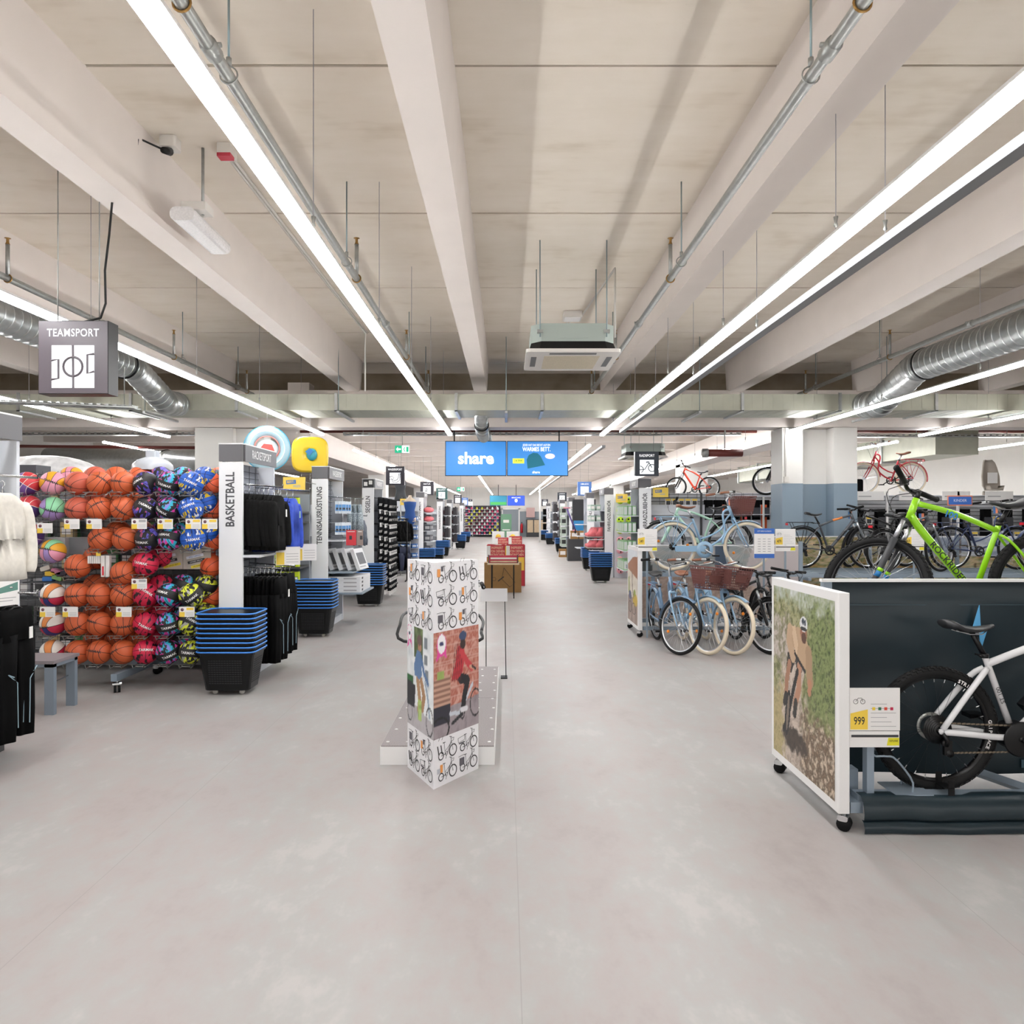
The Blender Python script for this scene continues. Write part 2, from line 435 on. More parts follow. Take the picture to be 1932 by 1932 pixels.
struct('girder_ledge', MB().box(XL, XR, 12.9, 13.0, 3.885, 3.955, M_CREAM), None, None, g)
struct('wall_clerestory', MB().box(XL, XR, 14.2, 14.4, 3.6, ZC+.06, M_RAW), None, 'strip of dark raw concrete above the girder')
struct('girder_block', MB().box(-3.9, -3.52, 12.95, 13.3, 3.95, 4.1, M_CREAM), None, None, g)
# rear bay: ribs across the shop
cr = struct('ceiling_rear', MB().box(XL-.2, XR+.2, 14.4, YB+.2, ZC, ZC+.2, M_SLAB), None, 'ribbed concrete ceiling of the rear half of the shop')
for k in range(17):
    y = 15.6+2.45*k
    struct('rib', MB().prism([(y-.12, 3.78), (y+.12, 3.78), (y+.2, ZC+.01), (y-.2, ZC+.01)], XL, XR, 'x', M_CREAM), None, None, cr)
for nm, x0, x1, lb in (('girder', -5.1, -4.5, 'white longitudinal girder above the sailing and swimming shelves'), ('girder', 5.35, 5.95, 'white longitudinal girder above the bicycle accessory shelves')):
    struct(nm, MB().box(x0, x1, 13.5, YB, 3.2, 3.77, M_CREAM), None, lb)
def column(x0, x1, y0, y1, label, top=3.3, paint=None):
    c = tag(thing('column', label, None, (x0, y0, 0)), label); c['kind'] = 'structure'
    MB().box(x0, x1, y0, y1, 2.3 if paint else 0, top, M_WHITEWALL).build('shaft', c)
    if paint: MB().box(x0-.002, x1+.002, y0-.002, y1+.002, 0, 2.3, paint).build('painted_base', c)
    return c
c = column(4.95, 5.32, 13.0, 13.55, 'stepped white column with blue grey lower half behind the bicycles', 3.3, M_BLUEGREY)
for (a, b_, y0) in ((5.32, 5.86, 13.28), (5.86, 6.28, 12.97)):
    MB().box(a, b_, y0, 13.56, 2.3, 3.3, M_WHITEWALL).build('shaft', c)
    MB().box(a, b_+.002, y0-.002, 13.56, 0, 2.3, M_BLUEGREY).build('painted_base', c)
MB().cyl((5.0, 12.98, 2.4), (5.0, 12.98, 3.3), .012, 6, M_OFF).box(4.97, 5.05, 12.95, 13.0, 2.32, 2.42, M_OFF).build('conduit', c)
column(-5.58, -4.9, 13.0, 13.6, 'plain white column behind the basketball rack')
column(-4.9, -4.4, 13.15, 13.55, 'narrow white pier beside the plain column')
column(-5.1, -4.45, 26.8, 27.4, 'white column behind the hanging water sports sign')
column(5.35, 6.2, 22.3, 22.9, 'white column behind the orange mountain bikes')
column(-5.1, -4.45, 40.0, 40.6, 'distant white column far down the left shelves')
column(5.35, 6.0, 37.0, 37.6, 'distant white column far down the right shelves')
# ------------------------------------------------------------------ linear luminaires
def luminaire(x, y0, y1, label, z=3.22, lit=True, w=.075, wires=True):
    x *= .968; y0 = y0*.968 if y0 > 0 else y0; y1 *= .968
    t = thing('line_luminaire', label, 'ceiling light', (x, y0, z), 'suspended line lights')
    MB().box(x-w/2, x+w/2, y0, y1, z+(SIDE if lit else .001), z+.05, M_WHITE if lit else mat('rail_dimmed', '#929497', .5)).build('housing', t)  # unlit rail: white darkened in colour to offset glare from the adjacent lamp
    if lit:
        n = max(1, round((y1-y0)/1.6)); mb = MB(); up = MB()
        for k in range(n):
            a, b_ = y0+.01+(y1-y0-.02)*k/n, y0+.01+(y1-y0-.02)*(k+1)/n
            mb.quad((x-w/2+.003, b_, z), (x+w/2-.003, b_, z), (x+w/2-.003, a, z), (x-w/2+.003, a, z), M_LIGHT)
            for s in (-1, 1):
                q = x+s*(w/2-.003); v = [(q, a, z), (q, b_, z), (q, b_, z+SIDE), (q, a, z+SIDE)]
                mb.quad(*(v if s > 0 else v[::-1]), M_LIGHT)
            if not (b_ > 10.9 and a < 14): up.quad((x-w/2+.02, a, z+.053), (x+w/2-.02, a, z+.053), (x+w/2-.02, b_, z+.053), (x-w/2+.02, b_, z+.053), M_UPFILL)
        mb.build('diffuser', t); up.build('added_fill_strip', t)  # the upper strip is an added glow that brightens the ceiling
    else:
        MB().box(x-.012, x+.012, y0, y1, z+.008, z+.0125, M_DGREY).build('track_slot', t)
    if wires:
        y = y0+.8
        while y < y1-.3:
            if 2.0 < y < 30:
                MB().cyl((x, y, z+.07), (x, y, ZC if y < 14 else 3.95), .0028, 4, M_WIRE).lathe([(0,-.03),(.012,-.02),(.008,0),(.014,.03),(0,.035)], (x, y, z+.12), 6, M_STEEL).build('suspension_wire', t)
            y += 2.05
    return t
luminaire(-1.085, -3, 14.05, 'bright line light running left of the centre ceiling beam')
luminaire(1.855, -3, 14.1, 'bright line light running above the bicycle side of the aisle')
luminaire(-3.55, -3, 14.0, 'line light passing behind the hanging team sport sign')
luminaire(-6.7, 3.0, 14.4, 'line light ending above the basketball rack')
luminaire(5.27, 3.0, 14.0, 'line light ending at the stepped blue grey column')
luminaire(8.1, 5.0, 14.2, 'line light outermost on the bicycle side near the spiral duct')
luminaire(2.16, -5, 13.6, 'unlit white track rail beside the bright line light', lit=False)
luminaire(-8.6, 15.5, 30, 'rear line light over the far corner behind the basketballs', wires=False)
luminaire(-1.085, 16.2, 57, 'rear line light disappearing behind the share screens')
luminaire(1.86, 16.2, 57, 'rear line light emerging right of the hat screen')
luminaire(-3.65, 17.4, 57, 'rear line light above the sailing shelves')
luminaire(5.22, 15.0, 57, 'rear line light above the cycling sign')
luminaire(8.3, 15.4, 50, 'rear line light above the orange mountain bikes')
luminaire(11.2, 15.4, 34, 'rear line light along the white side wall')
luminaire(2.22, 16.5, 50, 'unlit white track rail in the rear aisle', lit=False, wires=False)
# ------------------------------------------------------------------ sprinkler pipes
def sprinkler_pipe(x, label, y1=12.6):
    z = 3.83
    t = thing('sprinkler_pipe', label, 'pipe', (x, -6, z), 'sprinkler pipes under the ceiling')
    MB().cyl((x, -6, z), (x, y1, z), .03, 12, M_STEEL).build('pipe', t)
    for y in (3.2, 7.9): MB().cyl((x, y, z), (x, y+.09, z), .039, 12, M_STEEL).cyl((x-.045, y+.045, z+.02), (x+.045, y+.045, z+.02), .012, 6, M_STEEL).build('coupling', t)
    for y in (2.95, 6.4, 9.6, 12.3):
        MB().cyl((x, y, z+.03), (x, y, z+.30), .017, 8, M_STEEL).lathe([(.02,0),(.012,.02),(.012,.05),(.028,.055),(.004,.06)], (x, y, z+.30), 8, M_BRASS).build('sprinkler_head', t)
        MB().torus((x, y, z), 'y', .036, .006, 16, 6, M_BRASS).build('outlet_clamp', t)
    for y in (3.45, 6.0, 9.86, 11.9):
        MB().cyl((x, y, z+.05), (x, y, ZC), .006, 6, M_ZINCROD).cyl((x, y, z+.05), (x, y, z+.09), .014, 6, M_STEEL).torus((x, y, z+.008), 'y', .042, .004, 16, 5, M_STEEL).build('hanger_rod', t)
    return t
sprinkler_pipe(-1.32, 'galvanised sprinkler pipe beside the bright line light left of the beam')
sprinkler_pipe(1.45, 'galvanised sprinkler pipe in front of the beam on the bicycle side')
sprinkler_pipe(-4.4, 'galvanised sprinkler pipe passing above the team sport sign')
sprinkler_pipe(5.08, 'galvanised sprinkler pipe above the spiral duct')
# ------------------------------------------------------------------ ducts
t = thing('air_duct', 'flat rectangular sheet metal duct crossing the whole ceiling', 'duct', (0, 11.3, 3.37))
xs = [-9.5, -7.6, -5.85, -4.2, -2.65, -.78, .56, 2.1, 3.68, 5.2, 6.7, 8.2, 9.8]
for a, b_ in zip(xs[:-1], xs[1:]):
    MB().box(a+.004, b_-.004, 11.3, 12.2, 3.37, 3.62, M_DUCT).build('duct_section', t)
    mb = MB()
    k = a+.16
    while k < b_-.1:
        mb.box(k-.002, k+.002, 11.297, 12.2, 3.368, 3.622, M_DUCT); k += .16
    mb.build('stiffening_bead', t)
for b_ in xs[1:-1]:
    MB().box(b_-.022, b_+.022, 11.28, 11.3, 3.35, 3.64, M_GALV).box(b_-.022, b_+.022, 11.28, 12.22, 3.345, 3.37, M_GALV).build('flange', t)
for x in (-5.6, -2.6, .0, 3.0, 5.9):
    MB().box(x-.02, x+.02, 11.2, 12.35, 3.31, 3.345, M_GALV).cyl((x, 11.24, 3.32), (x, 11.24, ZC), .006, 6, M_ZINCROD).build('support_rail', t)
def spiral_duct(pts, r, label, ribs=True):
    t = thing('spiral_duct', label, 'duct', pts[0], 'round spiral ducts')
    P = [Vector(p) for p in pts]
    for a, b_ in zip(P[:-1], P[1:]):
        MB().cyl(a, b_, r, 28, M_GALV).build('pipe_section', t)
        if ribs:
            mb = MB(); L = (b_-a).length; d = (b_-a)/L; s = .1; ax = d
            q = Matrix.Translation(a) @ ax.to_track_quat('Y', 'Z').to_matrix().to_4x4()
            mb.M = q
            while s < L: mb.torus((0, s, 0), 'y', r, .008, 28, 4, M_GALV); s += .13
            mb.build('spiral_seam', t)
    mb = MB()
    for p in P[1:-1]: MB().sphere(p, r*1.02, 28, 14, M_GALV).build('elbow', t)
    a = P[1]; q = (P[1]-P[0]).normalized(); mb = MB(); mb.M = Matrix.Translation(a-q*.22) @ q.to_track_quat('Y', 'Z').to_matrix().to_4x4()
    mb.torus((0,0,0), 'y', r+.004, .014, 28, 6, M_BLACK).build('rubber_seal', t)
    return t
spiral_duct([(5.58, 3.0, 3.75), (5.58, 9.85, 3.75), (5.58, 10.85, 3.40), (5.58, 11.29, 3.45)], .2, 'round spiral duct bending down above the bicycles')
spiral_duct([(-5.1, 3.0, 3.75), (-5.1, 9.9, 3.75), (-5.1, 10.85, 3.42), (-5.1, 11.29, 3.46)], .18, 'round spiral duct bending down beside the team sport sign')
spiral_duct([(-.42, 11.95, 3.44), (-.42, 12.6, 3.195), (-.42, 13.5, 3.195), (-.42, 14.7, 3.37), (-.42, 16.2, 3.37)], .11, 'short spiral duct dropping behind the share screens')
spiral_duct([(-12.7, 20.2, 3.35), (-8.0, 17.4, 3.02), (-6.2, 16.2, 2.98)], .26, 'round duct in the dark corner behind the basketballs', False)
# side air duct in the right-hand rear corner
t = thing('air_duct', 'stepped rectangular duct along the white side wall behind the bicycles', 'duct', (9.0, 15.2, 3.2))
for k in range(6):
    MB().box(9.0+.02*k, 9.9+.02*k, 15.2+2.2*k, 17.36+2.2*k, 3.0, 3.55, M_DUCT).box(8.96+.02*k, 9.94+.02*k, 17.32+2.2*k, 17.4+2.2*k, 2.96, 3.59, M_GALV).build('duct_section', t)
# ------------------------------------------------------------------ cable trays and red pipe behind the girder
def tray(y, z, x0, x1, label):
    t = thing('cable_tray', label, 'cable tray', (x0, y, z), 'perforated cable trays')
    MB().box(x0, x1, y-.1, y+.1, z, z+.003, M_GALV).build('tray_bottom', t)
    mb = MB().box(x0, x1, y-.1, y-.097, z, z+.018, M_GALV).box(x0, x1, y-.1, y-.097, z+.045, z+.06, M_GALV)
    x = x0
    while x < x1: mb.box(x, x+.05, y-.1, y-.097, z+.018, z+.045, M_GALV); x += .13
    mb.build('perforated_side', t)
    mb = MB(); x = x0+.4
    while x < x1: mb.cyl((x, y, z), (x, y, 3.95), .006, 5, M_STEEL); x += 1.9
    mb.build('hanger_rod', t)
    rg = random.Random(int(abs(x0)*10)); mb = MB()
    for k in range(4): 
        p = [(x0+(x1-x0)*i/24, y-.07+.045*k+rg.uniform(-.012,.012), z+.012+rg.uniform(0,.02)) for i in range(25)]
        mb.tube(p, .008, 5, M_CABLE)
    mb.build('cable', t)
tray(15.2, 3.40, -13, -6.0, 'perforated cable tray in the corner behind the basketballs')
tray(15.2, 3.40, -3.4, 4.9, 'perforated cable tray above the share screens')
tray(15.2, 3.36, 6.3, 13, 'perforated cable tray right of the stepped column')
tag(MB().cyl((-4.4, 15.5, 3.52), (13, 15.5, 3.52), .035, 10, M_RED).build('fire_main_pipe'), 'dark red fire main running behind the cable tray', 'pipe')
tag(MB().cyl((-13, 16.6, 3.32), (-5.6, 16.2, 3.22), .035, 10, M_RED).build('fire_main_pipe'), 'dark red fire main sloping across the corner behind the basketballs', 'pipe')
tag(MB().cyl((4.05, 14.6, 2.98), (4.75, 14.6, 2.98), .075, 14, M_RED).cyl((3.95, 14.6, 2.98), (4.06, 14.6, 2.98), .09, 14, M_STEEL).cyl((4.4, 14.6, 3.05), (4.4, 14.6, 4.5), .012, 8, M_STEEL).build('fire_valve'), 'thick red valve stub beside the stepped column', 'pipe')
# short perforated tray near the team sport sign
t = thing('cable_tray', 'short perforated cable tray below the team sport sign', 'cable tray', (-5.5, 8.6, 3.1), 'perforated cable trays')
mb = MB()
for k in range(26): mb.box(-7.0+.085*k, -6.95+.085*k, 8.6+.03*k, 8.75+.03*k, 3.12, 3.16, M_GALV)
mb.build('rung', t)
MB().tube([(-7.0, 8.59, 3.13), (-4.8, 9.37, 3.13)], .014, 6, M_GALV).tube([(-7.0, 8.76, 3.13), (-4.8, 9.54, 3.13)], .014, 6, M_GALV).build('side_rail', t)
for x, y in ((-6.9, 8.7), (-4.95, 9.4)): MB().cyl((x, y, 3.14), (x, y, ZC), .006, 5, M_STEEL).build('hanger_rod', t)
# ------------------------------------------------------------------ cassette air conditioners
def cassette(x0, x1, y0, y1, z, label, dark=False, zc=ZC):
    M_BODY = mat('cassette_body', '#a9b4ae', 0.5, 0.2)
    t = thing('air_conditioner', label, 'air conditioner', ((x0+x1)/2, (y0+y1)/2, z), 'ceiling cassette units')
    i = .055
    P = [(x0+i+.1, y0+i), (x1-i-.1, y0+i), (x1-i, y0+i+.1), (x1-i, y1-i-.1), (x1-i-.1, y1-i), (x0+i+.1, y1-i), (x0+i, y1-i-.1), (x0+i, y0+i+.1)]
    MB().prism(P, z+.12, z+.30, 'z', M_BODY).build('body', t)
    Q = [((p[0]-(x0+x1)/2)*1.06+(x0+x1)/2, (p[1]-(y0+y1)/2)*1.06+(y0+y1)/2) for p in P]
    MB().loft([[(*p, z+.035) for p in Q], [(*p, z+.12) for p in P]], M_BLACK, sm=False).build('insulation_collar', t)
    MB().rbox(x0, x1, y0, y1, z, z+.035, .04, M_OFF).build('grille_panel', t)
    w = x1-x0; M_GR = mat('filter_grille', '#cfc4ac', 0.6, noise=(160, .15)); M_SLOT = mat('louvre_shadow', '#5d5e60', 0.5)
    MB().box(x0+.2*w, x1-.2*w, y0+.2*w, y1-.12*w, z-.004, z, M_GR).build('intake_grille', t)
    MB().box(x0+.25*w, x1-.25*w, y0+.06*w, y0+.12*w, z-.003, z, M_SLOT).build('louvre', t)
    for a in (x0+.06*w, x1-.12*w): MB().box(a, a+.06*w, y0+.25*w, y1-.25*w, z-.003, z, M_SLOT).build('louvre', t)
    MB().box(x0+.34*w, x1-.34*w, y0+i-.006, y0+i, z+.15, z+.25, M_BODY).build('service_cover', t)
    for a in (x0+.14, x1-.14):
        for b_ in (y0+.04, y1-.04):
            MB().cyl((a, b_, z+.16), (a, b_, zc), .006, 6, M_ZINCROD).box(a-.03, a+.03, b_-.02, b_+.03, z+.2, z+.23, M_STEEL).build('hanger_rod', t)
    return t
cassette(.2, 1.15, 7.24, 8.19, 3.37, 'white ceiling cassette air conditioner over the middle of the aisle')
cassette(2.55, 3.5, 15.6, 16.55, 2.98, 'dark framed cassette unit above the cycling sign', zc=3.95)
cassette(-11.5, -10.5, 12.0, 13.0, 3.25, 'small cassette unit in the upper corner behind the white cardigans')
tag(MB().box(.78, 1.03, 9.8, 10.05, 4.42, ZC-.001, M_OFF).box(.8, 1.01, 9.82, 10.03, 4.41, 4.42, M_WHITE).build('junction_box'), 'white junction box on the ceiling above the cassette unit', 'junction box')
tag(MB().tube([(1.03, 9.95, 4.46), (1.2, 8.0, 4.46), (1.2, 8.0, 3.7)], .013, 6, M_OFF).tube([(.86, 10.05, 4.46), (.86, 11.6, 4.46)], .012, 6, M_OFF).tube([(.9, 10.05, 4.46), (.9, 11.6, 4.46)], .012, 6, M_OFF).build('conduit'), 'white conduit running to the ceiling junction box', 'conduit')
# emergency batten by the beam, its stem, small plug box and red tag
t = thing('batten_light', 'unlit white batten light on a stem near the black cable', 'ceiling light', (-2.35, 5.5, 3.9))
MB().cyl((-2.28, 5.45, 4.0), (-2.28, 5.45, ZC), .012, 8, M_STEEL).build('stem', t)
MB().box(-2.40, -2.22, 5.35, 5.5, 4.0, 4.06, M_OFF).build('mounting', t)
MB().rbox(-2.46, -2.28, 5.3, 6.0, 3.9, 4.0, .04, mat('prismatic_cover', '#d9d6d6', 0.25, noise=(60, .08)), axis='y').build('cover', t)
MB().box(-2.14, -2.04, 5.36, 5.44, 4.40, 4.425, mat('red_tag', '#c2384b', 0.5)).box(-2.14, -2.04, 5.36, 5.5, 4.425, ZC, M_OFF).build('red_marker', t)
MB().tube([(-2.12, 5.5, 4.47), (-2.12, 10.9, 4.47), (-2.12, 10.9, 3.6)], .012, 6, M_OFF).tube([(-2.09, 5.5, 4.47), (-2.09, 10.9, 4.47)], .012, 6, M_OFF).build('conduit', t)
t = thing('socket_box', 'small grey socket on the ceiling feeding the black cable', 'socket', (-2.46, 5.3, 4.42))
MB().rbox(-2.52, -2.40, 5.25, 5.37, 4.42, ZC-.001, .02, M_OFF).build('box', t)
MB().cyl((-2.46, 5.3, 4.40), (-2.46, 5.2, 4.36), .03, 10, M_BLACK, .022).build('plug', t)
mb = MB()
pts = [(-2.46, 5.22, 4.37), (-2.55, 5.18, 4.40), (-2.66, 5.14, 4.44), (-2.73, 5.1, 4.455)]
loop = [(-2.67+.075*math.cos(a), 5.11, 4.38+.075*math.sin(a)) for a in [1.9-2*PI*i/14*1.0 for i in range(29)]]
drop = [(-2.745, 5.1, 4.45), (-2.755, 5.1, 4.3), (-2.755, 5.08, 4.0), (-2.77, 5.06, 3.7), (-2.80, 5.06, 3.45), (-2.795, 5.06, 3.22), (-2.83, 5.06, 3.12), (-2.95, 5.06, 3.09), (-3.1, 5.06, 3.095)]
mb.tube(pts, .0075, 6, M_CABLE).tube(loop, .0075, 6, M_CABLE).tube(drop, .0085, 6, M_CABLE)
tag(mb.build('power_cable'), 'coiled black power cable hanging down to the team sport sign', 'cable')
# ------------------------------------------------------------------ bicycles
M_TYRE = mat('tyre_rubber', '#121213', 0.65, noise=(90, .15), spec=.3)
M_CREAMTYRE = mat('cream_tyre', '#e3d5bd', 0.55)
M_ALU = mat('aluminium', '#c9cbce', 0.28, 0.9)
M_BLKRIM = mat('black_rim', '#101012', 0.3, 0.3)
M_SPOKE = mat('spoke_steel', '#c6c8cc', 0.3, 0.8)
M_BSPOKE = mat('black_spoke', '#3a3a3d', 0.3, 0.6)
M_SADDLE = mat('black_saddle', '#2a2b2e', 0.45)
M_BROWN = mat('brown_leather', '#8a5a43', 0.5)
M_REFL = mat('orange_reflector', '#f08a1c', 0.3)
M_REDREFL = mat('red_reflector', '#d02030', 0.3)
M_CHAIN = mat('bike_chain', '#8d8272', 0.35, 0.8)
M_COMP = mat('black_component', '#101012', 0.35, 0.2)
M_BASKET = mat('brown_wicker', '#6b3f3a', 0.55)
M_TAGO = mat('orange_swing_tag', '#e98a62', 0.5); M_TAGB = mat('blue_swing_tag', '#3f6fa8', 0.5)
M_YEL = mat('price_yellow', '#f2cf4e', 0.5); M_CARD = mat('white_card', '#eceae8', 0.5); M_INK = mat('black_ink', '#2a2a2c', 0.6)
M_GREYINK = mat('grey_ink', '#a9a8aa', 0.6)
WC = {}
def wheel_meshes(R, r, tyre, rim, spoke, n=28, knob=False, hub=.05, seg=48):
    k = (R, r, tyre.name, rim.name, spoke.name, n, knob, hub)
    if k in WC: return WC[k]
    d = {}
    d['tyre'] = MB().torus((0,0,0), 'y', R-r, r, seg, 10, tyre).mesh('tyre')
    if knob:
        mb = MB(); K = 64; q = R-r
        for i in range(K):
            a = 2*PI*i/K
            for h, b_, s in ((-.5, .35, 1), (.5, .35, 1), (-1.0, .95, 1.1), (1.0, .95, 1.1)):
                aa = a+(PI/K if abs(h) > .7 else 0)
                mb.M = Matrix.Rotation(-aa, 4, 'Y') @ Matrix.Translation((q, 0, 0)) @ Matrix.Rotation(h*.9, 4, 'Z')
                mb.box(r*.9, r*1.12, -.006*s, .006*s, -.008, .008, tyre)
        mb.M = Matrix(); d['tread'] = mb.mesh('tread')
    Ri = R-2*r+.012
    mb = MB(); w = max(.010, r*.6); prof = [(Ri, -w), (Ri, w), (Ri-.022, w*.6), (Ri-.022, -w*.6), (Ri, -w)]
    mb.lathe(prof, (0,0,0), seg, rim, 'y'); d['rim'] = mb.mesh('rim')
    d['hub'] = MB().lathe([(0,-hub),(.012,-hub),(.012,-hub*.75),(.026,-hub*.7),(.026,-hub*.6),(.014,-hub*.5),(.014,hub*.5),(.026,hub*.6),(.026,hub*.7),(.012,hub*.75),(.012,hub),(0,hub)], (0,0,0), 12, M_ALU if rim is not M_BLKRIM else M_COMP, 'y').mesh('hub')
    mb = MB()
    for i in range(n):
        a = 2*PI*i/n; s = 1 if i % 2 else -1; b_ = a+(.75 if (i//2) % 2 else -.75)
        mb.tube([(.024*math.cos(b_), s*hub*.65, .024*math.sin(b_)), ((Ri-.02)*math.cos(a), 0, (Ri-.02)*math.sin(a))], .0013 if spoke is M_SPOKE else .0011, 3, spoke, cap=False)
        if knob:
            mb.cyl(((Ri-.042)*math.cos(a), s*.002, (Ri-.042)*math.sin(a)), ((Ri-.02)*math.cos(a), 0, (Ri-.02)*math.sin(a)), .0028, 4, M_ALU)
    d['spokes'] = mb.mesh('spokes')
    WC[k] = d; return d
def wheel(t, name, c, R, r, o, M=Matrix(), refl=True, steer_rot=0.0, extra=None):
    d = wheel_meshes(R, r, o['tyre'], o['rim'], o['spoke'], 28 if not o.get('kid') else 20, o.get('knob', False))
    X = M @ Matrix.Translation(c) @ Matrix.Rotation(steer_rot, 4, 'Y')
    w = put(name, d['tyre'], X, t)
    for k in ('tread', 'rim', 'hub', 'spokes'):
        if k in d:
            p = put(k, d[k], X, w)
            if k in ('spokes', 'tread'): p['kind'] = 'stuff'
    if refl and o.get('refl'):
        for a in (2.4, 5.1):
            mb = MB(); mb.M = X @ Matrix.Rotation(a, 4, 'Y') @ Matrix.Translation((R*.62, 0, 0))
            mb.lathe([(0,-.008),(.018,-.008),(.022,0),(.018,.008),(0,.008)], (0,0,0), 8, M_REFL, 'y'); mb.M = mb.M
            p = mb.build('reflector', w)
    return w
def arc_fender(mb, c, R, a0, a1, w, m, n=18):
    """mudguard: curved strip hugging the wheel"""
    rings = []
    for i in range(n+1):
        a = a0+(a1-a0)*i/n
        ring = []
        for b_ in range(-3, 4):
            y = w*b_/3; q = R+.012*(1-(b_/3)**2)
            ring.append((c[0]+q*math.cos(a), c[1]+y, c[2]+q*math.sin(a)))
        for b_ in range(3, -4, -1):
            y = w*b_/3; q = R-.004+.012*(1-(b_/3)**2)
            ring.append((c[0]+q*math.cos(a), c[1]+y, c[2]+q*math.sin(a)))
        rings.append(ring)
    mb.loft(rings, m)
def saddle(t, top, m, wide=.075, L=.27, name='saddle'):
    """top = point on the saddle clamp; nose towards +x"""
    x, y, z = top; rings = []
    for i in range(9):
        u = i/8; hw = wide*(1-u)**.7*(1 if u > .08 else .8)+.018; zz = z+.012*math.cos(u*PI*1.6)+(.014 if u < .2 else 0); th = .045*(1-.55*u)
        ring = []
        for k in range(10):
            a = 2*PI*k/10; ring.append((x-.15+L*u, y+hw*math.cos(a), zz-th*.4+th*.5*math.sin(a)*(1 if math.sin(a) > 0 else 1.25)))
        rings.append(ring)
    s = MB().loft(rings, m).build(name, t)
    MB().tube([(x-.1, y-.022, z-.03), (x-.02, y-.022, z-.05), (x+.05, y-.02, z-.05), (x+.1, y, z-.02)], .0035, 5, M_ALU).tube([(x-.1, y+.022, z-.03), (x-.02, y+.022, z-.05), (x+.05, y+.02, z-.05), (x+.1, y, z-.02)], .0035, 5, M_ALU).build('saddle_rails', s)
    return s
def chain_run(mb, a, b, n, y):
    for i in range(n):
        u = (i+.5)/n; x, z = a[0]+(b[0]-a[0])*u, a[1]+(b[1]-a[1])*u
        an = math.atan2(b[1]-a[1], b[0]-a[0]); L = math.hypot(b[0]-a[0], b[1]-a[1])/n*.85
        O = mb.M; mb.M = O @ Matrix.Translation((x, y+(.002 if i % 2 else -.002), z)) @ Matrix.Rotation(-an, 4, 'Y')
        mb.box(-L/2, L/2, -.0022, .0022, -.0045, .0045, M_CHAIN); mb.M = O
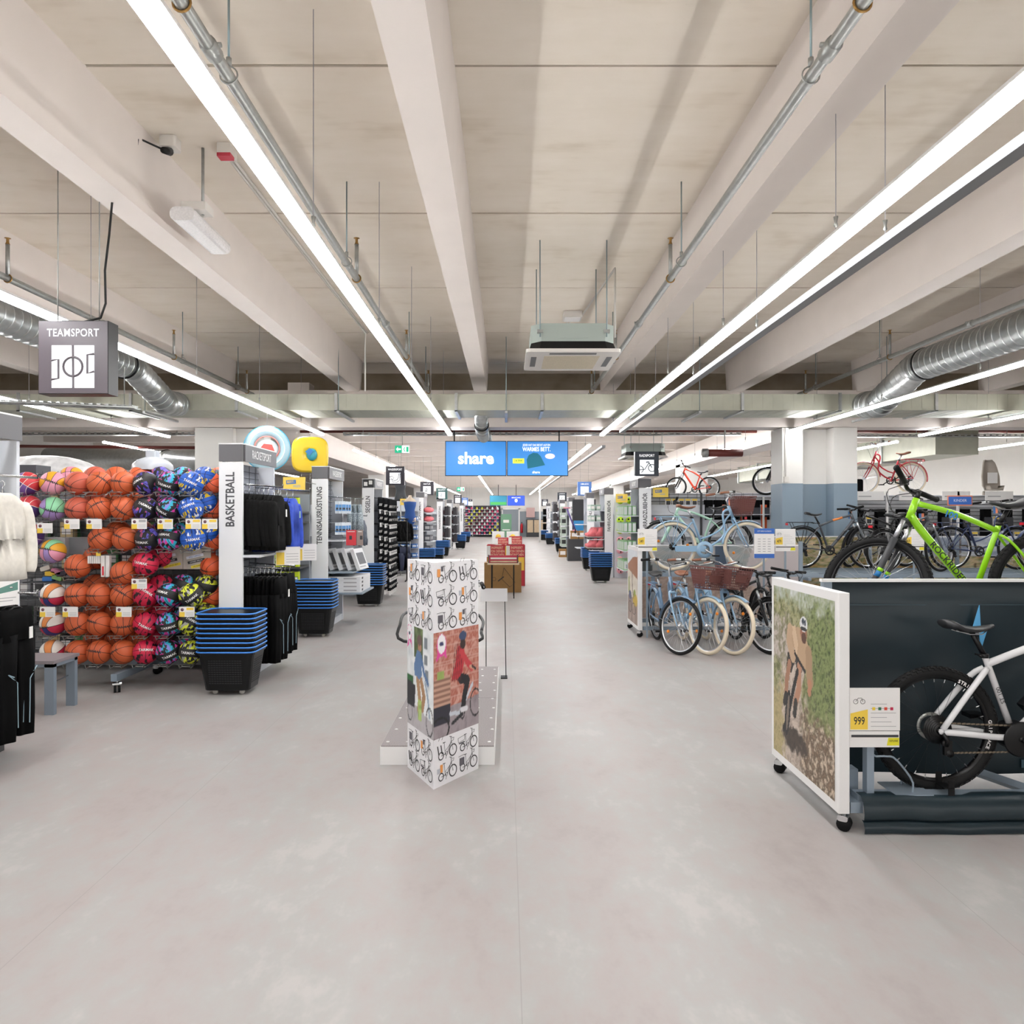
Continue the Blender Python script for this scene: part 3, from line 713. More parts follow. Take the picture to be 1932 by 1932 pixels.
def bike(label, group=None, style='mtb', R=.35, r=.026, frame=None, fork=None, steer=0.0, wb=1.10, tyre=M_TYRE, rim=M_ALU, spoke=M_SPOKE,
         knob=False, refl=False, fenders=False, rack=False, basket=False, sad=M_SADDLE, grips=M_RUBBER, bar=None, guard=False, tagc=False, text_=None,
         seat_h=.62, light=False, lean=0.0, pedals=True, name='bicycle'):
    t = thing(name, label, 'bicycle', (0,0,0), group)
    o = dict(tyre=tyre, rim=rim, spoke=spoke, knob=knob, refl=refl)
    fork = fork or frame; bar = bar or M_COMP
    cs = .445; k = R/.35
    ra = Vector((-cs*k, 0, R)); fa = Vector(((wb-cs)*k, 0, R)); bb = Vector((0, 0, R-.045))
    A = math.radians(69); u = Vector((-math.cos(A), 0, math.sin(A))); nn = Vector((math.sin(A), 0, math.cos(A)))
    ax0 = fa-nn*.045; hb = ax0+u*(R+.10+(.05 if style in ('mtb','emtb') else .02)); ht = hb+u*(.13 if style != 'city' else .17)
    S = Matrix.Translation(hb) @ Matrix.Rotation(steer, 4, u) @ Matrix.Translation(-hb)
    st = bb+Vector((-.155*k, 0, .43*k)); clamp = st+Vector((-.012, 0, .03)); sp = bb+Vector((-.235*k*(seat_h/.62), 0, seat_h*k))
    # frame
    f = MB(); fm = frame
    f.tube([hb-u*.005, ht+u*.005], .023, 12, fm)
    if style == 'city':
        p1 = [ht-u*.04, ht-u*.05+Vector((-.10,0,-.06)), bb+Vector((.30*k,0,.23)), bb+Vector((.16*k,0,.085)), bb+Vector((.03,0,.03))]
        p2 = [ht-u*.11, ht-u*.12+Vector((-.08,0,-.08)), bb+Vector((.25*k,0,.30)), bb+Vector((.09*k,0,.20)), bb+Vector((-.05*k,0,.155))]
        f.tube(smooth_path(p1, 14), .017, 10, fm).tube(smooth_path(p2, 14), .014, 10, fm)
    else:
        top0 = ht-u*.025; dn0 = hb+u*.02; rt = .019 if style == 'mtb' else .021
        f.tube(smooth_path([top0, top0.lerp(st, .5)+Vector((0,0,.008)), st+Vector((.004,0,-.02))], 8), rt, 12, fm)
        f.tube(smooth_path([dn0, dn0.lerp(bb, .15)+Vector((-.005,0,-.02)), dn0.lerp(bb, .6)+Vector((0,0,-.01)), bb], 10), rt*1.35, 12, fm)
    f.tube([bb, st, clamp], [.019, .017, .017], 12, fm)
    f.cyl(bb+Vector((0,-.037,0)), bb+Vector((0,.037,0)), .024, 14, fm)
    thick = .0165 if style == 'emtb' else .009
    for s in (-1, 1):
        f.tube(smooth_path([bb+Vector((-.01,s*.03,0)), bb+Vector((-.13*k,s*.042,.008)), bb.lerp(ra,.6)+Vector((0,s*.062,0)), ra+Vector((.012,s*.064,-.002))], 8), thick*1.1, 8, fm)
        top = st+Vector((-.005,s*.014,-.045))
        f.tube(smooth_path([top, top+Vector((-.05*k,s*.025,-.04*k)), top.lerp(ra,.5)+Vector((0,s*.045,.02)), ra+Vector((.006,s*.064,.012))], 8), thick, 8, fm)
        f.cyl(ra+Vector((0,s*.058,0)), ra+Vector((0,s*.07,0)), .017, 8, fm)
    F = f.build('frame', t)
    if text_: text_(F, bb, hb, ht, st, ra)
    # fork and steering assembly (turned by the steering angle)
    g = MB(); g.M = S; fm2 = fork
    if style in ('mtb', 'emtb'):
        cr = hb-u*.035
        g.tube([cr+Vector((0,-.062,0)), cr+Vector((.004,0,.012)), cr+Vector((0,.062,0))], .016, 8, fm2)
        for s in (-1, 1):
            q = cr+Vector((0,s*.062,0)); low = fa+Vector((0,s*.058,0))
            g.tube([q, q.lerp(low, .3)], .0145, 10, M_ALU)
            g.tube([q.lerp(low, .27), q.lerp(low, .9), low], [.022, .019, .014], 10, fm2)
        br = cr.lerp(fa, .33); g.tube([br+Vector((.02,-.06,0)), br+Vector((.055,0,.07)), br+Vector((.02,.06,0))], .011, 8, fm2)
    else:
        cr = hb-u*.03
        for s in (-1, 1):
            g.tube(smooth_path([cr+Vector((0,s*.02,.02)), cr+Vector((0,s*.05,-.02)), cr.lerp(fa,.6)+Vector((-.012,s*.056,0)), fa+Vector((0,s*.056,0))], 8), [.014]*4+[.012]*3+[.009]*2, 8, fm2)
        g.tube([cr+Vector((0,-.05,0)), cr+Vector((0,.05,0))], .016, 8, fm2)
    g.build('fork', t)
    wheel(t, 'front_wheel', fa, R, r, o, S, True, .3)
    wheel(t, 'rear_wheel', ra, R, r, o, Matrix(), True, 1.1)
    # bar and stem
    h = MB(); h.M = S; sb = ht+u*.035
    if style == 'city':
        hbp = sb+u*.10+Vector((.05,0,.02))
        h.tube([ht, sb+u*.06, hbp], .013, 8, M_ALU)
        P = []
        for s in (-1, 1):
            pts = [hbp, hbp+Vector((.03,s*.10,.03)), hbp+Vector((.0,s*.22,.055)), hbp+Vector((-.10,s*.28,.05)), hbp+Vector((-.24,s*.30,.03))]
            pts = smooth_path(pts, 12); h.tube(pts, .011, 8, M_ALU); P.append(pts)
    else:
        hbp = sb+u*.02+Vector((.055,0,.015))
        h.tube([ht, sb+u*.02], .016, 8, M_COMP).tube([sb+u*.01, hbp], .016, 8, M_COMP)
        P = []
        for s in (-1, 1):
            pts = [hbp, hbp+Vector((0,s*.06,.0)), hbp+Vector((-.01,s*.13,.028)), hbp+Vector((-.045,s*.34,.035))]
            pts = smooth_path(pts, 10); h.tube(pts, .0135, 8, bar); P.append(pts)
    H = h.build('handlebar', t)
    for s, pts in zip((-1, 1), P):
        q = MB(); q.M = S; e = pts[-1]; i = pts[-4] if style == 'city' else pts[-5]
        q.tube([i, e], .0175, 10, grips).lathe([(.0175,0),(.02,.004),(0,.012)], e, 10, grips, 'y' if style != 'city' else 'x'); q.build('grip', H)
        q = MB(); q.M = S; lv = pts[len(pts)//2+1]
        d = (Vector(pts[-1])-Vector(pts[-3])).normalized()
        q.box(lv[0]-.012, lv[0]+.03, lv[1]-.014, lv[1]+.014, lv[2]-.016, lv[2]+.016, M_COMP)
        q.tube([Vector(lv)+Vector((.03,0,-.005)), Vector(lv)+Vector((.05,0,-.01))+d*.04, Vector(lv)+Vector((.035,0,-.012))+d*.13], .0055, 6, M_COMP if style != 'city' else M_ALU); q.build('brake_lever', H)
    q = MB(); q.M = S
    for s in (-1, 1):
        lv = Vector(P[0 if s < 0 else 1][len(P[0])//2]); q.tube(smooth_path([lv+Vector((.03,0,0)), lv+Vector((.13,-s*.03,-.02)), lv+Vector((.12,-s*.1,-.14)), hb+Vector((.03,s*.03,.02))], 8), .0026, 4, M_CABLE)
    q.build('brake_cable', H)
    # seat post, saddle
    MB().tube([clamp, sp+Vector((0,0,-.04))], .0145, 10, M_COMP if style != 'city' else M_ALU).build('seat_post', t)
    MB().tube([clamp+Vector((0,0,-.015)), clamp+Vector((0,0,.008))], .024, 10, M_COMP).cyl(clamp+Vector((-.03,-.03,0)), clamp+Vector((-.03,.03,0)), .006, 6, M_COMP).build('seat_clamp', t)
    saddle(t, sp, sad, .078 if style != 'city' else .09)
    # drivetrain on the right side (-y)
    ry = -.052
    c = MB(); cr_ = .085 if style != 'emtb' else .075
    c.lathe([(cr_*.72,-.002),(cr_,-.0025),(cr_,.0025),(cr_*.72,.002),(cr_*.72,-.002)], bb+Vector((0,ry,0)), 28, M_COMP if not guard else M_ALU, 'y')
    for i in range(5):
        a = 2*PI*i/5; c.tube([bb+Vector((0,ry,0)), bb+Vector((cr_*.8*math.cos(a),ry,cr_*.8*math.sin(a)))], .007, 5, M_COMP if not guard else M_ALU)
    c.cyl(bb+Vector((0,ry-.02,0)), bb+Vector((0,-ry+.02,0)), .014, 10, M_COMP if not guard else M_ALU)
    C = c.build('crankset', t)
    if pedals:
        for s in (-1, 1):
            an = -.55 if s < 0 else PI-.55; q0 = bb+Vector((0,s*.075,0)); q1 = q0+Vector((.165*math.cos(an),s*.008,.165*math.sin(an)))
            MB().tube([q0, q1], [.013, .010], 8, M_COMP if not guard else M_ALU).build('crank_arm', C)
            MB().box(q1[0]-.045, q1[0]+.045, q1[1]+(.015 if s > 0 else -.095), q1[1]+(.095 if s > 0 else -.015), q1[2]-.012, q1[2]+.012, M_COMP).build('pedal', C)
    q = MB()
    for i in range(6):
        rr = (.058 if style == 'city' else .082)-.009*i; q.lathe([(rr*.6,-.001),(rr,-.0012),(rr,.0012),(rr*.6,.001),(rr*.6,-.001)], ra+Vector((0,-.022-.0055*i,0)), 20, M_COMP, 'y')
    q.build('cassette_cogs', t)
    q = MB(); yy = ry+.004
    if not guard:
        n = 34; chain_run(q, (bb.x, bb.z+cr_*.97), (ra.x, ra.z+.045), n, yy); chain_run(q, (bb.x-.01, bb.z-cr_*.97), (ra.x+.055, ra.z-.125), n, yy)
        chain_run(q, (ra.x+.055, ra.z-.125), (ra.x+.02, ra.z-.06), 6, yy); q.build('chain', t)['kind'] = 'stuff'
        q = MB(); q.tube([ra+Vector((.005,-.07,-.01)), ra+Vector((.025,-.075,-.045)), ra+Vector((.03,-.06,-.08))], .012, 6, M_COMP).box(ra.x+.018, ra.x+.062, yy-.012, yy+.008, ra.z-.135, ra.z-.055, M_COMP)
        q.cyl(ra+Vector((.05,yy-.014,-.125)), ra+Vector((.05,yy+.01,-.125)), .022, 10, M_COMP).cyl(ra+Vector((.027,yy-.014,-.068)), ra+Vector((.027,yy+.01,-.068)), .02, 10, M_COMP).build('derailleur', t)
    else:
        q.rbox(ra.x+.02, bb.x+.02, ry-.022, ry-.004, bb.z-.03, bb.z+.055, .02, frame, axis='y')
        q.lathe([(.07,-.012),(.122,-.010),(.122,.010),(.07,.012),(.07,-.012)], bb+Vector((.0,ry-.012,0)), 30, frame, 'y').build('chain_guard', t)
    # brakes
    if style != 'city':
        q = MB(); q.lathe([(.06,-.001),(.08,-.001),(.08,.001),(.06,.001),(.06,-.001)], ra+Vector((0,.045,0)), 24, M_STEEL, 'y').build('brake_disc', t)
    if fenders:
        q = MB(); fm3 = frame if style == 'city' else M_BLACK
        arc_fender(q, ra, R+.014, .35 if style == 'city' else .5, 3.35, r+.012, fm3); q.build('rear_mudguard', t)
        q = MB(); q.M = S; arc_fender(q, fa, R+.014, 1.0, 3.05, r+.012, fm3)
        for s in (-1, 1): q.tube([fa+Vector((0,s*.06,0)), fa+Vector((-R-.012,s*.02,.05))], .0025, 4, M_ALU)
        q.build('front_mudguard', t)
    if rack:
        q = MB(); z = R*2+.075; x0, x1 = ra.x-.24, ra.x+.16; rm = frame if style == 'city' else M_COMP
        for s in (-1, 1):
            q.tube([(x1+.06,s*.035,z-.02), (x1,s*.06,z), (x0,s*.06,z), (x0-.02,s*.03,z)], .0055, 6, rm)
            q.tube([(x0+.05,s*.06,z), (ra.x-.02,s*.075,ra.z+.02)], .005, 6, rm).tube([(x1-.08,s*.06,z), (ra.x,s*.075,ra.z+.02)], .005, 6, rm)
        for i in range(4): q.tube([(x0+.08*i+.05,-.06,z), (x0+.08*i+.05,.06,z)], .004, 5, rm)
        q.build('luggage_rack', t)
        MB().rbox(x0-.03, x0-.015, -.04, .04, z-.05, z-.01, .006, M_REDREFL, axis='x').build('tail_light', t)
    if basket:
        q = MB(); q.M = S; B0 = hbp+Vector((.10,0,-.28)); m = M_BASKET
        def ring(z, e):
            w, l = .13+e*.05, .10+e*.05
            return [B0+Vector((a*l+.10, b_*w, z)) for a, b_ in ((-1,-1),(1,-1),(1,1),(-1,1))]
        for i in range(9):
            z = .27*i/8; R4 = ring(z, i/8); q.tube(R4, .004 if i < 8 else .008, 5, m, closed=True)
        for a, b_ in zip(range(4), (1,2,3,0)):
            for i in range(9):
                u_ = i/9; q.tube([ring(0,0)[a].lerp(ring(0,0)[b_], u_), ring(.27,1)[a].lerp(ring(.27,1)[b_], u_)], .0038, 4, m)
        for i in range(8):
            u_ = i/8; q.tube([ring(0,0)[0].lerp(ring(0,0)[1], u_), ring(0,0)[3].lerp(ring(0,0)[2], u_)], .004, 4, m)
        bk = q.build('basket', t)
        q = MB(); q.M = S; a = ring(.09,.33); b_ = ring(.18,.66)
        q.add([a[1]+Vector((.006,.06,0)), a[2]+Vector((.006,-.06,0)), b_[2]+Vector((.006,-.06,0)), b_[1]+Vector((.006,.06,0))], [(0,1,2,3)], m)
        for i_, j_ in ((0,1),(3,2)):
            q.add([ring(.05,.2)[i_], ring(.05,.2)[j_], ring(.24,.9)[j_], ring(.24,.9)[i_]], [(0,1,2,3)], m)
        q.build('basket_panel', bk)
        MB_ = MB(); MB_.M = S; MB_.tube([B0+Vector((0,0,.25)), hbp], .006, 6, M_ALU).build('basket_bracket', bk)
    if light:
        q = MB(); q.M = S; p = hb+Vector((.07,0,.04)); q.lathe([(0,-.03),(.022,-.02),(.032,.02),(.028,.026),(0,.026)], p, 12, M_COMP, 'x').build('front_light', t)
    if tagc:
        q = MB(); q.M = S; p = hbp+Vector((.06,.16,-.02)); q.box(p.x, p.x+.003, p.y-.045, p.y+.0, p.z-.12, p.z, M_TAGO).box(p.x, p.x+.003, p.y, p.y+.05, p.z-.12, p.z, M_TAGB).build('swing_tag', t)
    t['dims'] = [ra.x, fa.x, R]
    return t, dict(S=S, bb=bb, ra=ra, fa=fa, hb=hb, ht=ht, st=st, sp=sp, hbp=hbp, frame=F)
def smooth_path(pts, n):
    """Catmull-Rom through the points"""
    P = [Vector(p) for p in pts]; P = [2*P[0]-P[1]]+P+[2*P[-1]-P[-2]]; out = []; K = len(P)-3
    for i in range(n+1):
        s = K*i/n; k = min(int(s), K-1); u = s-k; a, b, c, d = P[k:k+4]
        out.append(.5*((2*b)+(c-a)*u+(2*a-5*b+4*c-d)*u*u+(3*b-a-3*c+d)*u**3))
    return out
def bpose(t, front=None, rear=None, z=0.0, lean=0.0, heading=0.0):
    """stand the bicycle with its rear axle over `rear` (x, y) at height z, nose along heading (0 = +x)"""
    ra = t['dims'][0]
    M = Matrix.Translation((rear[0], rear[1], z)) @ Matrix.Rotation(heading, 4, 'Z') @ Matrix.Rotation(lean, 4, 'X') @ Matrix.Translation((-ra, 0, 0))
    t.matrix_basis = M
    return t
# ---- white electric mountain bike in front of the dark banner
M_WHITEF = mat('white_bike_paint', '#e4e4e6', 0.2, coat=.5)
def deco_white(F, bb, hb, ht, st, ra):
    p = bb.lerp(st, .55); text('ST 100', p+Vector((.0, -.019, 0)), .035, 'cam', M_INK, F, roll=math.radians(110), name='frame_lettering')
tw, iw = bike('white electric mountain bike with black tyres in front of the dark banner', 'bicycles on display', 'emtb', .352, .029, M_WHITEF, M_COMP, 0, 1.14, rim=M_BLKRIM, spoke=M_BSPOKE, knob=True, seat_h=.63, text_=deco_white)
MB().rbox(iw['bb'].x-.07, iw['bb'].x+.09, -.05, .05, iw['bb'].z-.07, iw['bb'].z+.08, .05, M_COMP, axis='y').build('motor', tw)
MB().lathe([(0,-.004),(.09,-.004),(.1,0),(.09,.004),(0,.004)], iw['bb']+Vector((0,-.062,0)), 30, M_COMP, 'y').build('chainring_guard', tw)
q = MB(); dn = iw['hb'].lerp(iw['bb'], .5); dv = (iw['hb']-iw['bb']).normalized()
q.M = Matrix.Translation(dn+Vector((-.02,0,.05))) @ dv.to_track_quat('X', 'Z').to_matrix().to_4x4()
q.rbox(-.21, .19, -.045, .045, -.05, .05, .025, M_COMP, axis='x').build('battery', tw)
q = MB(); q.M = Matrix.Translation(iw['ra']) 
for i in range(5):
    a = 2.0+.1*i; q.box(-.001, .001, -.001, .001, -.001, .001, M_REDREFL)
q.v = []; q.f = []; q.fm = []; q.fs = []
q.torus((0,0,0), 'y', .352-.058, .004, 12, 4, M_REDREFL, 3.35, 3.65).build('rim_decal', tw)
for a0, s in ((1.15, 'STRIDE'), (.15, 'GRIP RACE')):
    for i, ch in enumerate(s):
        if ch == ' ': continue
        a = a0-.062*i; p = iw['ra']+Vector((.298*math.cos(a), -.0265, .298*math.sin(a)))
        text(ch, p, .028, 'cam', M_WHITE, tw, bold=.03, roll=a-PI/2, name='tyre_lettering')
bpose(tw, rear=(2.443, 4.13), z=.178)
# ---- green mountain bike on the upper tier
M_GREEN = mat('green_bike_paint', '#9be01f', 0.25, coat=.5); M_BLUEDEC = mat('blue_decal', '#2c7fbf', 0.35)
def deco_green(F, bb, hb, ht, st, ra):
    # lettering on the bike's left side (+y), which faces the viewer when the bike points left
    Fm = Matrix.Rotation(PI, 4, 'Z') @ FACE['cam']
    d = bb-hb; a = math.atan2(d.z, -d.x)
    text('ROCKRIDER', hb.lerp(bb, .56)+Vector((0,.0285,-.012)), .058, m=M_INK, parent=F, F=Fm, roll=a, sx=1.05, bold=.012, name='frame_lettering')
    d = st-ht; a = math.atan2(d.z, -d.x)
    text('100', ht.lerp(st, .4)+Vector((0,.0225,-.03)), .06, m=M_BLUEDEC, parent=F, F=Fm, roll=a, bold=.03, name='frame_lettering')
tg, ig = bike('bright green mountain bike on the upper tier behind the dark banner', 'bicycles on display', 'mtb', .35, .029, M_GREEN, M_DGREY, -math.radians(52), 1.09, rim=M_BLKRIM, knob=True, seat_h=.60, text_=deco_green)
q = MB(); q.M = ig['S']; p = ig['hb']-Vector((0,0,.2)); low = ig['fa']
for s in (-1, 1):
    c0 = (ig['hb']+Vector((0,s*.062,-.035))).lerp(low+Vector((0,s*.058,0)), .78); c1 = (ig['hb']+Vector((0,s*.062,-.035))).lerp(low+Vector((0,s*.058,0)), .86)
    q = MB(); q.M = ig['S']; q.tube([c0, c1], .0205, 10, M_BLUEDEC).tube([c0+(c0-c1)*.6, c0+(c0-c1)*.0], .021, 10, M_GREEN).build('fork_decal', tg)
bpose(tg, rear=(3.51, 4.75), z=.925, heading=PI)
# ---- pale blue city bikes
M_PALE = mat('pale_blue_paint', '#8fb1cd', 0.3, coat=.3); M_STEELBLUE = mat('steel_blue_paint', '#6f8ba8', 0.3, coat=.3)
tu, iu = bike('pale blue step-through city bike with basket on the upper rack tier', 'bicycles on display', 'city', .36, .025, M_PALE, M_PALE, math.radians(4), 1.07, tyre=M_CREAMTYRE, refl=True, fenders=True, rack=True, basket=True, sad=M_BROWN, grips=M_BROWN, guard=True, tagc=True)
bpose(tu, rear=(2.455, 10.7), z=.915)
tb, ib = bike('grey blue city bike with black tyres, nearest the countryside panel', 'bicycles on display', 'city', .355, .022, M_STEELBLUE, M_PALE, math.radians(30), 1.08, refl=True, fenders=True, rack=True, guard=False)
bpose(tb, rear=(2.10, 10.12), heading=-PI/2+.06, lean=.05)
tb2, ib2 = bike('pale blue city bike with cream tyres and basket, second on the floor', 'bicycles on display', 'city', .358, .025, M_PALE, M_PALE, math.radians(24), 1.07, tyre=M_CREAMTYRE, refl=True, fenders=True, rack=True, basket=True, sad=M_BROWN, grips=M_BROWN, guard=True)
bpose(tb2, rear=(2.46, 10.12), heading=-PI/2+.05, lean=.05)
tb3 = clone(tb2, Matrix.Translation((.32, 0, 0)), 'pale blue city bike with cream tyres and basket, third on the floor')
M_BLKF = mat('black_bike_paint', '#222427', 0.3, coat=.4)
tb4, ib4 = bike('black mountain bike with silver rims last in the floor row', 'bicycles on display', 'mtb', .35, .024, M_BLKF, M_COMP, math.radians(28), 1.08, knob=False, fenders=True)
bpose(tb4, rear=(3.20, 10.15), heading=-PI/2+.1, lean=.05)
tb5 = clone(tb4, Matrix.Translation((.42, .05, 0)), 'black mountain bike half hidden by the mountain biker panel')
# a mint green bike standing behind the pale blue one
M_MINT = mat('mint_paint', '#a8cdbb', 0.35)
tm, im = bike('mint green trekking bike behind the raised pale blue bike', 'bicycles on display', 'mtb', .355, .022, M_MINT, M_MINT, math.radians(-20), 1.08, fenders=True, rack=True)
bpose(tm, rear=(3.62, 11.75), z=.93, heading=PI)
# ---- orange bikes on top of the shelf
M_ORANGE = mat('orange_red_paint', '#e2452a', 0.3, coat=.4)
tr, ir = bike('orange red childrens bike on top of the accessory shelf', 'bicycles on display', 'mtb', .29, .024, M_ORANGE, M_COMP, math.radians(-35), 1.05, seat_h=.56)
bpose(tr, rear=(5.32, 19.0), z=2.155, heading=PI)
tr2 = clone(tr, Matrix.Identity(4), 'orange red mountain bike on the shelf, partly behind the stepped column')
bpose(tr2, rear=(5.98, 14.2), z=2.115, heading=PI)
# ---- grey trekking bike with orange bands and the dark bikes behind the green one
M_GUN = mat('gunmetal_paint', '#4b4f55', 0.35, coat=.3); M_ORB = mat('orange_band', '#e58a45', 0.4)
def deco_river(F, bb, hb, ht, st, ra):
    d = hb-bb; a = math.atan2(d.z, d.x)
    text('Riverside', bb.lerp(hb, .5)+Vector((0,-.028,0)), .062, 'cam', M_BLACK, F, roll=a, bold=.01, name='frame_lettering')
    d = ht-st; p0 = st.lerp(ht, .42); p1 = st.lerp(ht, .72)
    MB().tube([p0+Vector((0,0,-.004)), p1+Vector((0,0,-.012))], .0205, 10, M_ORB).build('orange_band', F)
tv, iv = bike('grey trekking bike with orange bands in front of the stepped column', 'bicycles on display', 'mtb', .352, .021, M_GUN, M_GUN, math.radians(10), 1.09, fenders=True, rack=True, text_=deco_river, tagc=True)
bpose(tv, rear=(5.02, 12.3), z=.83)
M_NAVY = mat('navy_bike_paint', '#2d3a5e', 0.3, coat=.4)
tn, inn = bike('navy trekking bike behind the frame of the green bike', 'bicycles on display', 'city', .352, .021, M_NAVY, M_NAVY, math.radians(8), 1.09, fenders=True, rack=True, tagc=True, grips=M_RUBBER)
bpose(tn, rear=(7.35, 12.0), z=.83)
tn2 = clone(tv, Matrix.Identity(4), 'dark trekking bike seen through the front wheel of the green bike'); bpose(tn2, rear=(6.1, 11.7), z=.8, heading=.25)
tn3 = clone(tn, Matrix.Identity(4), 'navy trekking bike at the picture edge above the green rear wheel'); bpose(tn3, rear=(8.35, 11.4), z=.85, heading=.1)
tn4 = clone(tb4, Matrix.Identity(4), 'black mountain bike in the middle of the upper rear row'); bpose(tn4, rear=(7.0, 12.7), z=.83, heading=PI+.2)
M_CHERRY = mat('cherry_red_paint', '#b3202e', 0.3, coat=.4)
tc_, ic_ = bike('cherry red ladies bike on the shelf behind the black pannier', 'bicycles on display', 'city', .33, .022, M_CHERRY, M_CHERRY, 0, 1.06, tyre=M_CREAMTYRE, fenders=True, rack=True, sad=M_BROWN, grips=M_BROWN)
bpose(tc_, rear=(8.6, 15.4), z=2.18, heading=PI)
# ------------------------------------------------------------------ bicycle display stands
M_STAND = mat('blue_grey_tube', '#93a1ae', 0.4, 0.3)
M_TEAL = mat('dark_teal_tarpaulin', '#1c2b32', 0.34, noise=(2.5, .12), bump=.15)
M_LBLUE = mat('light_blue_print', '#5aa9dc', 0.45)
def caster(t, x, y, h=.1, name='caster', rz=0):
    mb = MB(); mb.M = TR(x, y, 0, rz)
    for s in (-.018, .018): mb.cyl((0, s-.011, h*.36), (0, s+.011, h*.36), h*.36, 16, M_RUBBER)
    w = mb.build(name, t)
    mb = MB(); mb.M = TR(x, y, 0, rz)
    mb.rbox(-h*.30, h*.22, -.04, .04, h*.55, h*.86, h*.12, M_CHROME, axis='y').cyl((0,0,h*.8), (0,0,h+.01), .014, 8, M_CHROME).build('fork_housing', w)
def price_card(x0, x1, y, z0, z1, price, label, lower=True, face='cam', body=None):
    """display card: white sheet, yellow price field, grey print lines"""
    t = thing('price_sign', label, 'price sign', ((x0+x1)/2, y, z0), 'price signs at the bicycles')
    w, h = x1-x0, z1-z0; zl = z0+.27*h if lower else z0
    MB().box(x0, x1, y, y+.004, zl+.004, z1, M_CARD).build('card', t)
    MB().prism([(x0+.004, zl+.01), (x0+.36*w, zl+.01), (x0+.36*w, zl+.37*h), (x0+.004, zl+.30*h)], y-.001, y, 'y', M_YEL).build('price_field', t)
    text(price, (x0+.19*w, y-.0015, zl+.17*h), .19*h, m=M_INK, parent=t, sx=.66, bold=.008)
    mb = MB()
    for k in range(6): mb.box(x0+.42*w, x0+(.92-.09*(k % 3))*w, y-.001, y, zl+(.08+.075*k)*h, zl+(.088+.075*k)*h, M_GREYINK)
    mb.build('printed_lines', t)
    mb = MB()
    for a in (.12, .26): mb.torus((x0+a*w, y-.001, zl+.50*h), 'y', .045*w, .0012, 14, 4, M_INK)
    mb.tube([(x0+.12*w, y-.001, zl+.5*h), (x0+.17*w, y-.001, zl+.56*h), (x0+.24*w, y-.001, zl+.56*h), (x0+.26*w, y-.001, zl+.5*h)], .0012, 4, M_INK).build('bike_pictogram', t)
    if lower:
        lo = MB().box(x0, x1-.01*w, y+.001, y+.005, z0, zl, M_CARD).build('lower_card', t)
        MB().box(x0+.01, x1-.03*w, y-.0005, y+.001, z0+.17*h, z0+.21*h, M_DGREY).build('dark_band', lo)
        MB().prism([(x1-.26*w, z0+.01), (x1-.015*w, z0+.01), (x1-.015*w, z0+.16*h), (x1-.23*w, z0+.16*h)], y, y+.001, 'y', mat('lime_yellow', '#e3dc2b', .5)).build('saving_field', lo)
    return t
def side_panel(t, x0, x1, y0, y1, z0, z1, cv):
    p = MB().rbox(x0, x1, y0, y1, z0, z1, .006, M_WHITE).build('side_panel', t)
    cv.build('poster', (x0-.0015, y1-.045, z0+.05), (0, -(y1-y0-.09), 0), (0, 0, z1-z0-.1), p)
# -- poster: mountain biker on a dusty trail
cv = Canvas(120, 190, '#7d8258')
X, Y = cv.X, cv.Y
cv.tex(X > -1, ['#2f361c', '#6b6f42', '#5a6034', '#8f8f62', '#aaa680', '#4c5429', '#c0b894'], 34, 5)
cv.soft(Y-.96+.10*X, ['#cfd6dc', '#9aa37f', '#dfe3e6'], 20, 8)
cv.soft(np.minimum(X-.60, np.minimum(Y-.36, .93-Y))*.8, ['#222a14', '#5b6b38', '#8a9660', '#38461f', '#a4ab80'], 40, 9)
cv.soft((.20+.45*np.clip(.38-Y, 0, 1)-np.abs(X-.32-.12*(Y-.3)))*.8+np.minimum(0, .62-Y), ['#a59488', '#cdbfb2', '#9c8b7e', '#dcd2c8'], 36, 11)
cv.soft(np.minimum(.30-X, np.minimum(Y-.56, .80-Y))*.8, ['#a89c93', '#7f7a5c', '#c4b9b2', '#8f8479'], 34, 12)
cv.soft(np.minimum(X-.50, .32-Y)*.8, ['#b79f86', '#8c7560', '#5b4a38', '#d6c4ae', '#7a6550'], 44, 13)
cv.soft(np.minimum(.2-X, .4-Y)*.8, ['#8f8458', '#b5a578', '#5f5a34'], 44, 14)
cv.soft((1-((X-.38)/.2)**2-((Y-.15)/.07)**2)*.12, ['#2b241f', '#4a3d33', '#241d18'], 30, 15)
cv.poly([(.27,.63),(.45,.68),(.52,.56),(.45,.53),(.40,.6),(.33,.52),(.25,.55)], '#33302f')        # shorts
cv.line([(.30,.57),(.25,.46),(.24,.37)], .032, '#a5785f', 1.25).line([(.47,.58),(.46,.45),(.40,.36)], .036, '#b3846a', 1.25)
cv.line([(.24,.38),(.21,.33)], .028, '#24211f', 1.25).line([(.41,.37),(.39,.30)], .03, '#2c2926', 1.25)
cv.line([(.44,.55),(.36,.42),(.27,.25),(.20,.17)], .022, '#1d1c1d', 1.25).ell(.27, .28, .045, .14, '#1b1b1c', -.22).ell(.27, .28, .02, .11, '#7a6c60', -.22)
cv.poly([(.28,.72),(.33,.79),(.47,.80),(.55,.77),(.64,.70),(.66,.60),(.55,.58),(.45,.60),(.40,.66)], '#b99b7c')   # shirt
cv.poly([(.33,.79),(.40,.80),(.45,.70),(.42,.62)], '#d0b597')
cv.line([(.31,.77),(.29,.70),(.36,.62)], .045, '#bfa183', 1.25).line([(.62,.68),(.63,.58),(.64,.53)], .05, '#a98b6d', 1.25).line([(.64,.52),(.63,.47)], .028, '#b98468', 1.25)
cv.ell(.54, .775, .055, .04, '#9c6a55').ell(.545, .75, .04, .03, '#5b3b2f')
